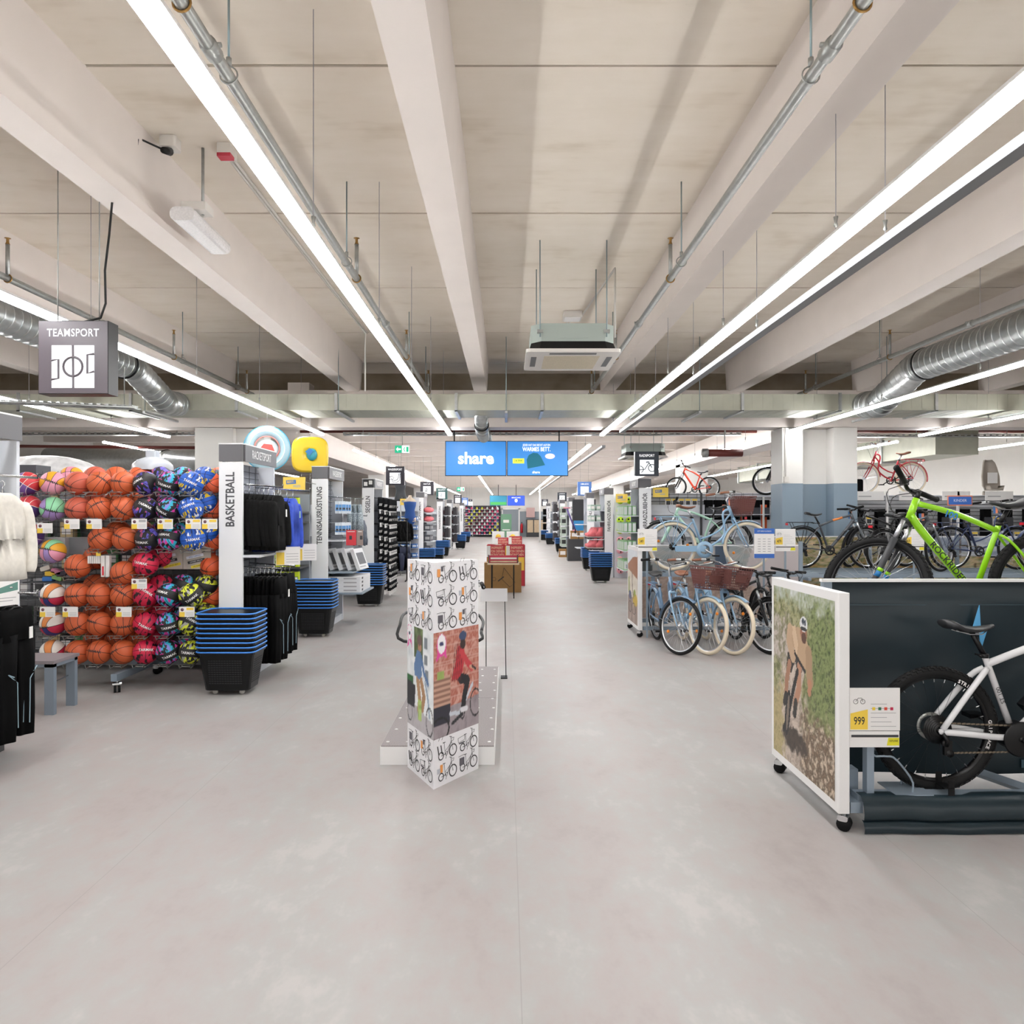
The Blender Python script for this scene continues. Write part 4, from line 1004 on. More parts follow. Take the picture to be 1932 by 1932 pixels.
cv.ell(.54, .825, .062, .042, '#dcdde0').ell(.53, .84, .02, .018, '#34404f').ell(.565, .835, .014, .018, '#34404f').ell(.54, .80, .05, .012, '#2a2c30')
cv.line([(.40,.64),(.56,.57)], .014, '#1c1c1e', 1.25)
# -- the near stand
t = thing('bike_display_stand', 'rolling bicycle stand with mountain biker panel and dark teal banner', 'display stand', (1.86, 4.0, 0))
side_panel(t, 1.83, 1.892, 3.99, 5.0, .10, 1.315, cv)
for x, y in ((1.875, 4.02), (1.86, 4.92), (2.05, 4.32)): caster(t, x, y, .105, rz=-.6)
def tarp(u, v):
    x = 1.95+3.2*u; z = 1.335-1.175*v
    return (x, 4.45+.012*math.sin(u*23)*math.sin(v*3)+.010*math.sin(v*40)*(v < .12)+.006*math.sin(u*9+v*14), z+.006*math.sin(u*17)*(v > .9))
bn = MB().grid(tarp, 60, 24, M_TEAL).build('banner', t)
MB().box(1.93, 5.2, 4.43, 4.47, 1.335, 1.352, M_WHITE).build('banner_rail', t)
MB().box(1.95, 5.2, 4.444, 4.452, 1.19, 1.198, mat('teal_seam', '#2f4048', .4)).build('hem_seam', bn)
P = [px(1420+a/3.715, 1080+b/3.715, 4.42) for a, b in ((1583,228),(1538,378),(1583,380),(1588,562),(1616,470),(1648,371),(1592,377))]
MB().prism([(p[0], p[2]) for p in P], 4.41, 4.416, 'y', M_LBLUE).build('printed_bolt', bn)
rng = random.Random(2); mb = MB()
for k in range(14): mb.box(3.15+.06*k, 3.15+.06*k+rng.uniform(.01,.035), 4.432, 4.434, .20, .20+rng.uniform(.02,.05), mat('faint_print', '#4b6672', .5))
mb.build('printed_lettering', bn)
MB().box(1.95, 5.2, 4.02, 4.10, .135, .195, M_STAND).box(1.95, 5.2, 4.70, 4.80, .135, .195, M_STAND).build('base_rail', t)
for x in (1.9, 4.9): MB().box(x, x+.07, 4.0, 4.95, .10, .16, M_STAND).build('cross_rail', t)
MB().tube([(3.05, 4.08, .16), (2.8, 4.75, .16)], .03, 4, M_STAND).build('diagonal_brace', t)
MB().box(2.005, 2.045, 4.03, 4.08, .19, .50, M_STAND).build('sign_post', t)
MB().box(1.9, 2.0, 4.12, 4.2, .16, .3, M_STAND).build('corner_block', t)
for x in (1.95, 4.9): MB().box(x, x+.05, 4.45, 4.5, .16, 1.335, M_STAND).build('upright', t)
MB().box(1.95, 5.2, 4.69, 4.81, .87, .915, M_STAND).build('upper_rail', t)
for x in (2.0, 4.95): MB().box(x, x+.05, 4.72, 4.78, .16, .88, M_STAND).build('upper_leg', t)
mb = MB()
for s in (-.06, .06):
    mb.tube(smooth_path([(2.06, 4.1+s, .40), (2.12, 4.1+s, .40), (2.17, 4.1+s, .385), (2.26, 4.1+s, .27), (2.265, 4.1+s, .2), (2.265, 4.1+s, .15)], 14), .006, 6, M_STAND).tube([(2.27, 4.1+s, .19), (2.60, 4.1+s, .185)], .006, 6, M_STAND)
mb.tube([(2.06, 4.04, .40), (2.06, 4.16, .40)], .006, 6, M_STAND).box(2.15, 2.36, 4.0, 4.2, .195, .201, M_STAND).build('wheel_holder', t)
MB().box(2.44, 2.475, 4.0, 4.003, .14, .28, M_BLACK).box(2.42, 2.455, 4.085, 4.088, .2, .3, M_BLACK).box(2.42, 2.475, 4.0, 4.09, .235, .238, M_BLACK).build('tyre_strap', t)
def skirt(u, v):
    a = v*2.6; pr = [(4.06,.195),(4.0,.198),(3.97,.17),(3.955,.11),(3.96,.075),(3.985,.07),(3.965,.062),(3.95,.03),(3.955,.004)]
    k = min(int(v*8), 7); f = v*8-k; y = pr[k][0]*(1-f)+pr[k+1][0]*f; z = pr[k][1]*(1-f)+pr[k+1][1]*f
    return (1.955+3.2*u, y+.004*math.sin(u*70+v*5)*math.sin(u*13), z+.003*math.sin(u*31))
MB().grid(skirt, 70, 16, M_TEAL).build('fabric_skirt', t)
p0, p1 = px(1603, 1410, 4.0), px(1698, 1298, 4.0)
price_card(p0[0], p1[0], 4.0, p0[2], p1[2], '999', 'white and yellow 999 price sign beside the white electric bike')
text('1073,94€', (p1[0]-.036, 3.9985, p0[2]+.035), .016, m=M_INK, parent=bpy.data.objects['price_sign'], sx=.8)
mb = MB()
for i, c in enumerate(('#e8c93a', '#2f6b4c', '#d84a33', '#c22a4e')): mb.box(p0[0]+.125+.033*i, p0[0]+.141+.033*i, 3.9985, 4.0, p0[2]+.205, p0[2]+.221, mat('size_chip_'+c[1:], c, .5))
mb.build('size_chips', bpy.data.objects['price_sign'])
# -- second stand with two tiers
cv = Canvas(40, 90, '#d9d2c8'); X, Y = cv.X, cv.Y
cv.tex(Y > .72, ['#dfe4e8', '#c9d0d6'], 4, 1); cv.poly([(0,.72),(.0,.78),(.55,.9),(1,.92),(1,.62),(.4,.6)], '#9b6b52')
cv.tex((Y < .72-.1*X) & (Y > .3), ['#e3dccf', '#cfc5b5', '#efe9df'], 6, 2); cv.poly([(.08,.38),(.2,.38),(.2,.62),(.08,.6)], '#8b9a55')
cv.tex((Y < .34), ['#a58f84', '#8d776d', '#baa79b'], 8, 4); cv.ell(.25,.36,.14,.06,'#4a5578').ell(.75,.33,.22,.09,'#c9a93a').ell(.7,.42,.1,.05,'#8d9a3a')
cv.line([(.45,.7),(.5,.45),(.6,.35)],.03,'#7b6a5f',2).ell(.62,.2,.2,.08,'#3a3431',0,1,.7).ell(.25,.2,.16,.08,'#3a3431',0,1,.7)
t = thing('bike_display_stand', 'two tier bicycle rack with countryside panel holding the pale blue bikes', 'display stand', (1.9, 10.3, 0))
side_panel(t, 1.875, 1.935, 10.3, 11.2, .10, 1.27, cv)
for y in (10.33, 11.15): caster(t, 1.905, y, .10, rz=-.5)
cv = Canvas(110, 56, '#c9b5a8'); X, Y = cv.X, cv.Y
cv.tex(X > -1, ['#a98f80', '#cdb8a9', '#b79e90', '#ddcabd', '#96796a'], 26, 3)
cv.tex(Y > .62+.1*X, ['#cbb9ae', '#9aa3a4', '#b8a79c'], 9, 5); cv.poly([(0,.55),(.12,.6),(.1,1),(0,1)], '#4b4f4e'); cv.poly([(.5,.5),(.56,.5),(.57,1),(.49,1)], '#4c5c70'); cv.poly([(.64,.45),(1,.4),(1,1),(.72,1)], '#c6bcbc')
cv.build('backdrop', (1.95, 11.12, .16), (2.55, 0, 0), (0, 0, 1.1), t)
MB().box(1.94, 4.55, 11.125, 11.14, .14, 1.28, M_WHITE).build('backdrop_board', t)
MB().box(1.95, 4.55, 10.55, 10.63, .84, .895, M_STAND).box(1.95, 4.55, 10.8, 10.86, .84, .895, M_STAND).build('upper_rail', t)
for x in (2.12, 4.28): MB().box(x, x+.05, 10.58, 10.62, 0.12, 1.35 if x > 3 else .85, M_STAND).build('upright', t)
MB().box(1.95, 4.55, 10.3, 10.36, .10, .15, M_STAND).box(1.95, 4.55, 11.05, 11.11, .10, .15, M_STAND).build('base_rail', t)
for xx in (2.455, 3.5):
    mb = MB()
    for s in (-.05, .05): mb.tube([(xx-.25, 10.7+s, 1.12), (xx-.2, 10.7+s, .92), (xx+.2, 10.7+s, .91)], .006, 5, M_STAND)
    mb.box(xx-.12, xx+.12, 10.6, 10.8, .895, .905, M_STAND).build('wheel_holder', t)
MB().box(1.95, 4.55, 11.70, 11.80, .875, .93, M_STAND).build('upper_rail', t)
for x in (2.2, 4.3): MB().box(x, x+.05, 11.72, 11.78, 0, .876, M_STAND).build('rear_leg', t)
for k in range(4): MB().tube([(2.1+.36*k, 10.3, .12), (2.1+.36*k, 9.98, .12), (2.1+.36*k, 9.98, .3)], .008, 5, M_STAND).build('floor_hook', t)
# -- third stand behind with an autumn backdrop
t = thing('bike_display_stand', 'bicycle rack with autumn heath backdrop behind the green bike', 'display stand', (4.7, 12.2, 0))
cv = Canvas(120, 40, '#b08d62'); X, Y = cv.X, cv.Y
cv.tex(X > -1, ['#8a6238', '#c49a68', '#6f7a44', '#d8bd98', '#9aa68a', '#b07a44'], 22, 6); cv.tex((Y > .62) & (X > .45), ['#a9b5c4', '#8791a5', '#cdd3da', '#9aa08a'], 12, 7)
for k in range(16): x = cv.rng.random(); cv.line([(x,.2),(x+.01,.6+.4*cv.rng.random())], .002, '#5e4a38', .4)
cv.build('backdrop', (4.62, 13.0-.12, .42), (4.6, 0, 0), (0, 0, .92), t)
MB().box(4.6, 9.25, 12.885, 12.9, .40, 1.36, M_WHITE).build('backdrop_board', t)
MB().box(4.6, 9.4, 12.2, 12.26, .74, .80, M_STAND).box(4.6, 9.4, 11.9, 11.96, .74, .80, M_STAND).box(4.6, 9.4, 12.4, 12.46, .74, .80, M_STAND).box(4.6, 9.4, 11.5, 11.56, .74, .80, M_STAND).box(4.6, 9.4, 12.78, 12.84, .74, .80, M_STAND).build('upper_rail', t)
for x in (4.75, 6.2, 7.7, 9.2):
    MB().box(x, x+.05, 12.4, 12.45, 0, 1.4, M_STAND).build('upright', t); MB().box(x, x+.05, 11.4, 12.9, .70, .745, M_STAND).box(x, x+.05, 11.4, 12.9, 0, .05, M_STAND).build('cross_rail', t)
# price signs and information boards at the racks
p0, p1 = px(1203, 1040, 10.25), px(1240, 998, 10.25); price_card(p0[0], p1[0], 10.25, p0[2], p1[2], '349', 'white price sign with yellow 349 field above the countryside panel')
p0, p1 = px(1463, 1040, 10.3), px(1501, 998, 10.3); price_card(p0[0], p1[0], 10.3, p0[2], p1[2], '479', 'price sign 479 in front of the grey trekking bike')
p0, p1 = px(1706, 1039, 11.3), px(1744, 998, 11.3); price_card(p0[0], p1[0], 11.3, p0[2], p1[2], '469', 'price sign 469 seen through the green bike frame')
t = thing('information_board', 'white information board with blue borders by the front wheel of the raised blue bike', 'sign', px(1441, 1053, 10.2))
p0, p1 = px(1423, 1053, 10.2), px(1461, 997, 10.2); M_BLU = mat('sign_blue', '#3a6cc0', .5)
MB().box(p0[0], p1[0], 10.2, 10.206, p0[2], p1[2], M_CARD).build('board', t)
MB().box(p0[0], p1[0], 10.198, 10.2, p1[2]-.075, p1[2], M_BLU).box(p0[0], p1[0], 10.198, 10.2, p0[2], p0[2]+.06, M_BLU).build('blue_border', t)
text('CITY-BIKES KLASSISCH', ((p0[0]+p1[0])/2, 10.197, p1[2]-.04), .026, m=M_WHITE, parent=t, sx=.75)
mb = MB()
for k in range(6):
    for j in range(3): mb.box(p0[0]+.05+.07*j, p0[0]+.09+.07*j, 10.198, 10.2, p0[2]+.09+.035*k, p0[2]+.098+.035*k, M_GREYINK)
mb.build('printed_lines', t)
for z0, z1 in ((.16, p0[2]),): MB().box((p0[0]+p1[0])/2-.012, (p0[0]+p1[0])/2+.012, 10.21, 10.23, 0, p1[2]-.05, M_STAND).build('post', t)
for nm, X_, Y_, zb in (('price_sign.001', 1221, 10.256, 0), ('price_sign.002', 1482, 10.306, 0), ('price_sign.003', 1725, 11.306, 0)):
    o = bpy.data.objects[nm]; x = (X_-955)*Y_/1368; MB().box(x-.012, x+.012, Y_, Y_+.02, zb, 1.4, M_STAND).build('post', o)
# ------------------------------------------------------------------ basketballs
def ball_mat(name, base, seam='#2b1a16', pattern=None, rough=0.5):
    m, nt, b, N, L, ramp, mix = graph(name, rough)
    tc = N('TexCoord'); nz = N('VectorMath', 'NORMALIZE', i0=tc.outputs['Object']); s = N('SeparateXYZ', Vector=nz.outputs[0])
    x, y, z = s.outputs['X'], s.outputs['Y'], s.outputs['Z']
    ab = lambda v: N('Math', 'ABSOLUTE', i0=v).outputs[0]
    ml = lambda a, c: N('Math', 'MULTIPLY', i0=a, i1=c).outputs[0]
    ad = lambda a, c: N('Math', 'ADD', i0=a, i1=c).outputs[0]
    mn = lambda a, c: N('Math', 'MINIMUM', i0=a, i1=c).outputs[0]
    cur = ab(N('Math', 'SUBTRACT', i0=ab(x), i1=ad(ml(ml(z, z), .45), .40)).outputs[0])
    d = mn(mn(ab(x), ab(z)), cur)
    seamf = N('Math', 'LESS_THAN', i0=d, i1=.022).outputs[0]
    if pattern is None: col = mix(0.0, base, base)
    elif pattern[0] == 'panels':
        c = pattern[1]
        fx = N('Math', 'GREATER_THAN', i0=x, i1=0.0).outputs[0]; fz = N('Math', 'GREATER_THAN', i0=z, i1=0.0).outputs[0]
        fc = N('Math', 'LESS_THAN', i0=ab(x), i1=ad(ml(ml(z, z), .45), .40)).outputs[0]
        a1 = mix(fx, c[0], c[1]); a2 = mix(fx, c[2], c[3]); inner = mix(fz, a1, a2); outer = mix(fz, mix(fx, c[2], c[0]), mix(fx, c[1], c[2])); col = mix(fc, outer, inner)
    else:
        _, ang, scale, stops, band = pattern
        mp = N('Mapping', Vector=nz.outputs[0]); mp.inputs['Rotation'].default_value = (0.2, ang, 0.4); mp.inputs['Scale'].default_value = (scale, scale*.6, scale*.32)
        v = N('TexVoronoi', Vector=mp.outputs[0], Scale=1.0); w = N('SeparateColor', Color=v.outputs['Color'])
        pat = ramp(w.outputs[0], stops, 'CONSTANT')
        inb = N('Math', 'LESS_THAN', i0=ab(z), i1=band).outputs[0]
        col = mix(inb, pat, base)
    L(mix(seamf, col, seam), b.inputs['Base Color'])
    n = N('TexVoronoi', Vector=tc.outputs['Object'], Scale=260.0)
    hh = N('Math', 'SUBTRACT', i0=n.outputs['Distance'], i1=ml(seamf, 1.5)).outputs[0]
    L(N('Bump', Height=hh, Strength=.15, Distance=.002).outputs[0], b.inputs['Normal'])
    return m
BM = {
 'orange': ball_mat('ball_orange', '#cf6238'), 'coral': ball_mat('ball_coral', '#c8604a'), 'bright': ball_mat('ball_bright_orange', '#f0683f'),
 'pastel': ball_mat('ball_pastel', '#e79bb0', '#232023', ('panels', ['#e79db4', '#a48bc4', '#e9a92b', '#8fd3a4'])),
 'pink': ball_mat('ball_pink', '#e79bb0', '#232023', ('panels', ['#e79db4', '#e7a1b6', '#e9a92b', '#e79db4'])),
 'mint': ball_mat('ball_mint', '#8fd3a4', '#232023', ('panels', ['#a48bc4', '#a48bc4', '#8fd3a4', '#93d6a8'])),
 'redviolet': ball_mat('ball_red_violet', '#c6333f', '#e8d8d0', ('panels', ['#4a2f6e', '#7d5aa0', '#cf3a44', '#d8434a'])),
 'tri': ball_mat('ball_tricolour', '#e8e2da', '#2a2228', ('panels', ['#c93050', '#35357f', '#e8e2da', '#e08a4a'])),
 'purple': ball_mat('ball_black_violet', '#1f1e22', '#0d0d0f', ('v', .6, 5.5, [(0,'#1f1e22'),(.42,'#5a4fb8'),(.6,'#c85a86'),(.72,'#1f1e22'),(.88,'#6f62c9')], .33)),
 'neon': ball_mat('ball_black_neon', '#1d1c20', '#0d0d0f', ('v', -.5, 6.5, [(0,'#2fb2cf'),(.25,'#1d1c20'),(.45,'#d63a98'),(.62,'#8a86d8'),(.8,'#1d1c20')], .34)),
 'blue': ball_mat('ball_blue_yellow', '#1f5cc0', '#0c2048', ('v', .7, 6.0, [(0,'#1f5cc0'),(.3,'#e8c62f'),(.48,'#dfe3ea'),(.62,'#17408f'),(.8,'#1f5cc0')], .34)),
 'red': ball_mat('ball_red_black', '#d7274a', '#15090c', ('v', .3, 5.5, [(0,'#d7274a'),(.4,'#241016'),(.68,'#c2244a')], .34)),
 'lime': ball_mat('ball_black_lime', '#1d1d1d', '#0b0b0b', ('v', -.3, 6.0, [(0,'#d8e03a'),(.3,'#1d1d1d'),(.55,'#a8a8a4'),(.7,'#dfe640'),(.88,'#1d1d1d')], .33)),
}
BNAME = {'orange': 'classic orange basketball', 'coral': 'coral tinted basketball', 'bright': 'bright orange basketball', 'pastel': 'pastel four colour basketball', 'pink': 'pink basketball with yellow panel', 'mint': 'mint and lilac basketball',
 'redviolet': 'red and violet basketball', 'tri': 'white, blue and red panelled basketball', 'purple': 'black basketball with violet splashes', 'neon': 'black basketball with pink and cyan streaks', 'blue': 'blue basketball with yellow streaks', 'red': 'red basketball with black shards', 'lime': 'black basketball with lime shards'}
BR = .121
BALLMESH = {}
for k, m in BM.items(): BALLMESH[k] = MB().sphere((0,0,0), BR, 28, 18, m).mesh('basketball_'+k)
def curved_text(s, size, m, r):
    """lettering wrapped onto a ball (facing -y)"""
    c = bpy.data.curves.new('t', 'FONT'); c.body = s; c.size = size; c.align_x = 'CENTER'; c.align_y = 'CENTER'; c.offset = size*.02; c.resolution_u = 2
    o = bpy.data.objects.new('t', c); COL.objects.link(o); dg = bpy.context.evaluated_depsgraph_get(); me = bpy.data.meshes.new_from_object(o.evaluated_get(dg))
    bpy.data.objects.remove(o)
    for v in me.vertices:
        a, e = v.co.x/r, v.co.y/r; v.co = (r*math.sin(a)*math.cos(e), -r*math.cos(a)*math.cos(e), r*math.sin(e))
    me.materials.clear(); me.materials.append(m); return me
LET_D = curved_text('TARMAK', .036, M_INK, BR*1.006); LET_W = curved_text('TARMAK', .036, M_WHITE, BR*1.006)
RKY = 7.62                                 # plane of the wire grid
COLX = [(100, 'leftmost column'), (147, 'second column'), (188, 'third column'), (233, 'fourth column'), (275, 'fifth column'), (318, 'sixth column'), (361, 'seventh column'), (399, 'column by the white fin')]
ROWY = [912, 960, 1017, 1066, 1123, 1177, 1230]
ROWN = ['top row', 'second row', 'third row', 'fourth row', 'fifth row', 'sixth row', 'bottom row']
LAY = [ # kinds per row and column; . means no ball
 ['pink', 'coral', 'orange', 'orange', 'purple', 'neon', 'blue', 'bright'],
 ['mint', 'coral', 'orange', 'orange', 'purple', 'neon', 'blue', 'bright'],
 ['.', '.', 'orange', 'orange', 'purple', 'neon', 'blue', 'bright'],
 ['pastel', 'orange', '.', 'orange', 'red', '.', '.', 'bright'],
 ['tri', 'orange', 'orange', 'orange', 'red', 'neon', 'lime', 'bright'],
 ['tri', 'orange', 'orange', 'orange', 'red', 'neon', 'lime', '.'],
 ['tri', 'orange', 'orange', 'orange', 'red', 'neon', 'lime', '.']]
rg = random.Random(11)
def put_ball(kind, p, label, seed, lettering=True):
    o = put('basketball', BALLMESH[kind], TR(*p)); tag(o, label, 'ball', 'basketballs on the wire rack')
    r = random.Random(seed); R_ = Matrix.Translation(p) @ Matrix.Rotation(r.uniform(-.5, .5), 4, 'Z') @ Matrix.Rotation(r.uniform(-.7, .7), 4, 'Y') @ Matrix.Rotation(r.uniform(-.5, .4), 4, 'X')
    o.matrix_basis = R_; WM[o.name] = R_
    if lettering: put('lettering', LET_W if kind in ('purple', 'neon', 'blue', 'red', 'lime') else LET_D, R_, o)
    return o
rack = thing('ball_rack', 'rolling grey wire rack full of basketballs beside the basketball end panel', 'display rack', (-4.0, RKY, 0))
mb = MB()
a = MB().tube([(-.055, .30, -.02), (-.055, -.06, -.118), (-.055, -.145, -.135), (-.055, -.16, -.10), (-.075, -.165, -.095), (.075, -.165, -.095), (.055, -.16, -.10), (.055, -.145, -.135), (.055, -.06, -.118), (.055, .30, -.02)], .0042, 5, M_STEEL)
a.tube([(-.055, -.10, -.128), (.055, -.10, -.128)], .0035, 4, M_STEEL); HOLD = a.mesh('ball_holder')
for r_, y in enumerate(ROWY):
    for c_, (xp, cn) in enumerate(COLX):
        k = LAY[r_][c_]
        if k == '.': continue
        d = 7.64 if c_ == 7 else 7.30 if r_ else 7.34; yy = y
        if r_ == 3: yy = {0: 1040, 1: 1068, 3: 1081, 4: 1064, 7: 1067}[c_]
        p = px(xp+(3 if r_ in (2,) else 0), yy, d)
        put_ball(k, p, f'{BNAME[k]}, front of {ROWN[r_]}, {cn}', r_*20+c_)
        put('ball_holder', HOLD, TR(*p), rack)
        if c_ in (0,) and r_ not in (0,): continue
        kk = 'pink' if (r_, c_) == (0, 0) else k
        q = (p[0]+(.03 if c_ < 7 else -.02), p[1]+.265, p[2]+.068)
        put_ball(kk, q, f'{BNAME[kk]}, rear of {ROWN[r_]}, {cn}', r_*20+c_+300, False)
for i, (xp, yp) in enumerate(((51, 913), (54, 957), (58, 1010))):
    put_ball('redviolet', px(xp, yp, 7.3), f'red and violet basketball half hidden by the white cardigans, {ORD[i]} from top', 500+i, False); put('ball_holder', HOLD, TR(*px(xp, yp, 7.3)), rack)
# rack frame: uprights, wire grid, T feet on castors
X0, X1, ZT = -5.35, -2.99, 2.2
for x in (-5.3, -3.92, -3.03): MB().box(x-.03, x+.03, RKY+.02, RKY+.08, .16, ZT+.02, M_STAND).build('upright', rack)
mb = MB()
k = X0
while k <= X1: mb.cyl((k, RKY, .22), (k, RKY, ZT), .003, 4, M_DGREY); k += .08
z = .24
while z <= ZT: mb.cyl((X0, RKY, z), (X1, RKY, z), .003 if z < 2.1 else .005, 4, M_DGREY); z += .055
mb.build('wire_grid', rack)['kind'] = 'stuff'
for x in (-5.0, -3.82):
    MB().box(x-.03, x+.03, 7.06, 8.0, .12, .19, M_STAND).build('foot', rack); caster(rack, x, 7.12, .115, rz=-1.1); caster(rack, x, 7.95, .115)
def ball_card(xp, yp, d=7.12, w=29, h=19, ang=0):
    p0, p1 = px(xp, yp+h, d), px(xp+w, yp, d); c = MB().box(p0[0], p1[0], d, d+.003, p0[2], p1[2], M_CARD).build('price_card', rack)
    W_, H_ = p1[0]-p0[0], p1[2]-p0[2]
    MB().box(p0[0], p0[0]+.36*W_, d-.001, d, p0[2], p0[2]+.48*H_, M_YEL).build('price_field', c)
    mb = MB().cyl((p0[0]+.2*W_, d-.001, p1[2]-.28*H_), (p0[0]+.2*W_, d, p1[2]-.28*H_), .016, 10, mat('card_ball_print', '#7a5560', .5))
    for k in range(3): mb.box(p0[0]+.45*W_, p1[0]-.012, d-.001, d, p0[2]+(.14+.13*k)*H_, p0[2]+(.17+.13*k)*H_, M_GREYINK)
    mb.box(p0[0]+.48*W_, p1[0]-.01, d-.001, d, p1[2]-.32*H_, p1[2]-.08*H_, M_YEL if xp > 250 else M_GREYINK) if xp > 240 else None
    mb.build('card_print', c)
for xp, yp in ((70, 987), (121, 979), (163, 979), (248, 979), (297, 979), (350, 979), (381, 979), (75, 1145), (118, 1145), (219, 1145), (248, 1092), (338, 1145)): ball_card(xp, yp)
# cardboard boxes that close the holes of the rack, and two picture boards
tag(MB().box(*[v for ab in zip(px(83, 1048, 7.5), px(128, 1014, 7.5)) for v in ab][:2], 7.45, 7.6, px(0, 1048, 7.5)[2], px(0, 1014, 7.5)[2], mat('grey_carton', '#b9babc', .6)).box(px(128,0,7.5)[0], px(165,0,7.5)[0], 7.52, 7.6, px(0,1046,7.5)[2], px(0,1014,7.5)[2], mat('dark_grey_carton', '#8a8d92', .6)).build('carton'), 'grey cardboard box in the gap of the basketball rack', 'box')
M_COURT = mat('court_print', '#b8b0a6', .6, noise=(8, .1))
for i, (a, b_) in enumerate(((294, 344), (345, 397))):
    p0, p1 = px(a, 1074, 7.55), px(b_, 1000, 7.55)
    t = thing('picture_board', ['picture board with slogan bands behind the neon ball', 'picture board with slogan bands behind the blue ball'][i], 'sign', ((p0[0]+p1[0])/2, 7.56, p0[2]), 'slogan boards in the basketball rack')
    MB().box(p0[0], p1[0], 7.555, 7.57, p0[2], p1[2], M_COURT).build('board', t)
    for j, (s, c, dx, dz) in enumerate((('SPIELE ÜBERALL', '#dfe2ea', -.02, .135), ('LÄNGER SPIELEN', '#26262a', -.005, .085), ('DIE GANZE ZEIT!', '#e5cf3c', .03, .04))):
        xc, zc = (p0[0]+p1[0])/2+dx, p0[2]+dz; R_ = Matrix.Translation((xc, 7.551, zc)) @ Matrix.Rotation(-.22, 4, 'Y')
        q = MB(); q.M = R_; q.box(-.09, .09, 0, .003, -.014, .014, mat('band_'+c[1:], c, .5)).build('slogan_band', t)
        text(s, R_ @ Vector((0, -.002, 0)), .021, m=(M_WHITE if j == 1 else M_INK if j == 2 else mat('ink_blue', '#4668b0', .5)), parent=t, F=Matrix.Rotation(-.22, 4, 'Y') @ FACE['cam'], sx=.85)
t = thing('pump_set', 'white and red ball pumps hanging in the middle of the rack', 'ball pump', px(195, 1080, 7.3))
for k in range(2): MB().rbox(*[px(193+9*k, 0, 7.3)[0], px(200+9*k, 0, 7.3)[0]], 7.27, 7.32, px(0, 1088, 7.3)[2], px(0, 1048, 7.3)[2], .006, M_CARD).build('pump_pack', t); 
MB().box(px(196,0,7.3)[0], px(199,0,7.3)[0], 7.266, 7.27, px(0,1085,7.3)[2], px(0,1068,7.3)[2], M_REDREFL).build('red_handle', t)
MB().cyl((px(198,0,7.3)[0], 7.29, px(0,1048,7.3)[2]), (px(198,0,7.3)[0], RKY, px(0,1048,7.3)[2]), .004, 5, M_STEEL).build('peg', t)
for i in range(6):
    x = px(168+4*i, 0, 7.3)[0]; z = px(0, 1062, 7.3)[2]
    tag(MB().rbox(x, x+.018, 7.27, 7.30, z-.005, z+.07, .004, M_CARD).cyl((x+.009, 7.28, z+.07), (x+.009, RKY, z+.072), .003, 4, M_STEEL).build('needle_pack'), 'white ball needle pack hanging in a row under a yellow tag', 'accessory pack', 'needle packs in the ball rack')
tag(MB().rbox(px(181,0,7.2)[0], px(190,0,7.2)[0], 7.2, 7.203, px(0,1049,7.2)[2], px(0,1041,7.2)[2], .003, M_YEL).build('price_tag'), 'tiny yellow price tag above the needle packs', 'price tag')
# gondola behind the rack with mixed goods that show through the wires
g = thing('shelf_unit', 'grey shelf with mixed goods showing through the wires of the ball rack', 'shelf unit', (-4.3, 8.2, 0))
MB().box(-5.9, -3.0, 8.42, 8.46, 0, 2.12, mat('shelf_back_mid', '#a4a6aa', .5)).build('back_panel', g)
for k in range(6): MB().box(-5.9, -3.0, 8.14, 8.42, .16+.32*k, .18+.32*k, M_DGREY).build('shelf', g)
rb = random.Random(5)
for ci, (c_, n_) in enumerate((('#d9d9dc', 'white'), ('#2a2a2e', 'black'), ('#4f8f5a', 'green'), ('#8a8c92', 'grey'), ('#c9b58a', 'tan'))):
    me = MB().rbox(-.075, .075, -.05, .05, 0, .2, .012, mat('behind_'+n_, c_, .5), 2).box(-.05, .05, -.051, -.05, .06, .14, M_CARD if ci else M_DGREY).mesh('pack')
    for q_ in range(17):
        o = put('goods_pack', me, TR(-5.8+.165*rb.randrange(17), 8.24+.01*q_ % .08, .181+.32*rb.randrange(6))); tag(o, f'{n_} pack on the shelf glimpsed behind the basketballs', 'pack', f'{n_} packs behind the ball rack')
# toy-like colourful packs in the gap of the first column
for i, (xp, yp, c) in enumerate(((88, 1072, '#d8d2c8'), (97, 1082, '#e2bd3c'), (108, 1078, '#c87f9a'), (118, 1082, '#3a3040'), (92, 1092, '#3a76c4'), (110, 1090, '#7fae6a'))):
    p = px(xp, yp, 7.5); q = MB(); q.M = TR(*p, 0, 0, .3*(i % 3-1))
    tag(q.rbox(-.05, .05, -.03, .03, -.022, .022, .01, mat('pack_'+c[1:], c, .5), axis='y').build('accessory_pack'), f'small {["white", "yellow", "pink", "dark", "blue", "green"][i]} accessory pack lying in the ball rack gap', 'accessory pack', 'small packs in the ball rack')
tag(MB().box(-4.95, -4.4, 7.42, 7.6, px(0,1099,7.5)[2], px(0,1099,7.5)[2]+.01, M_DGREY).build('rack_shelf'), 'narrow dark shelf under the small packs in the ball rack', 'shelf')
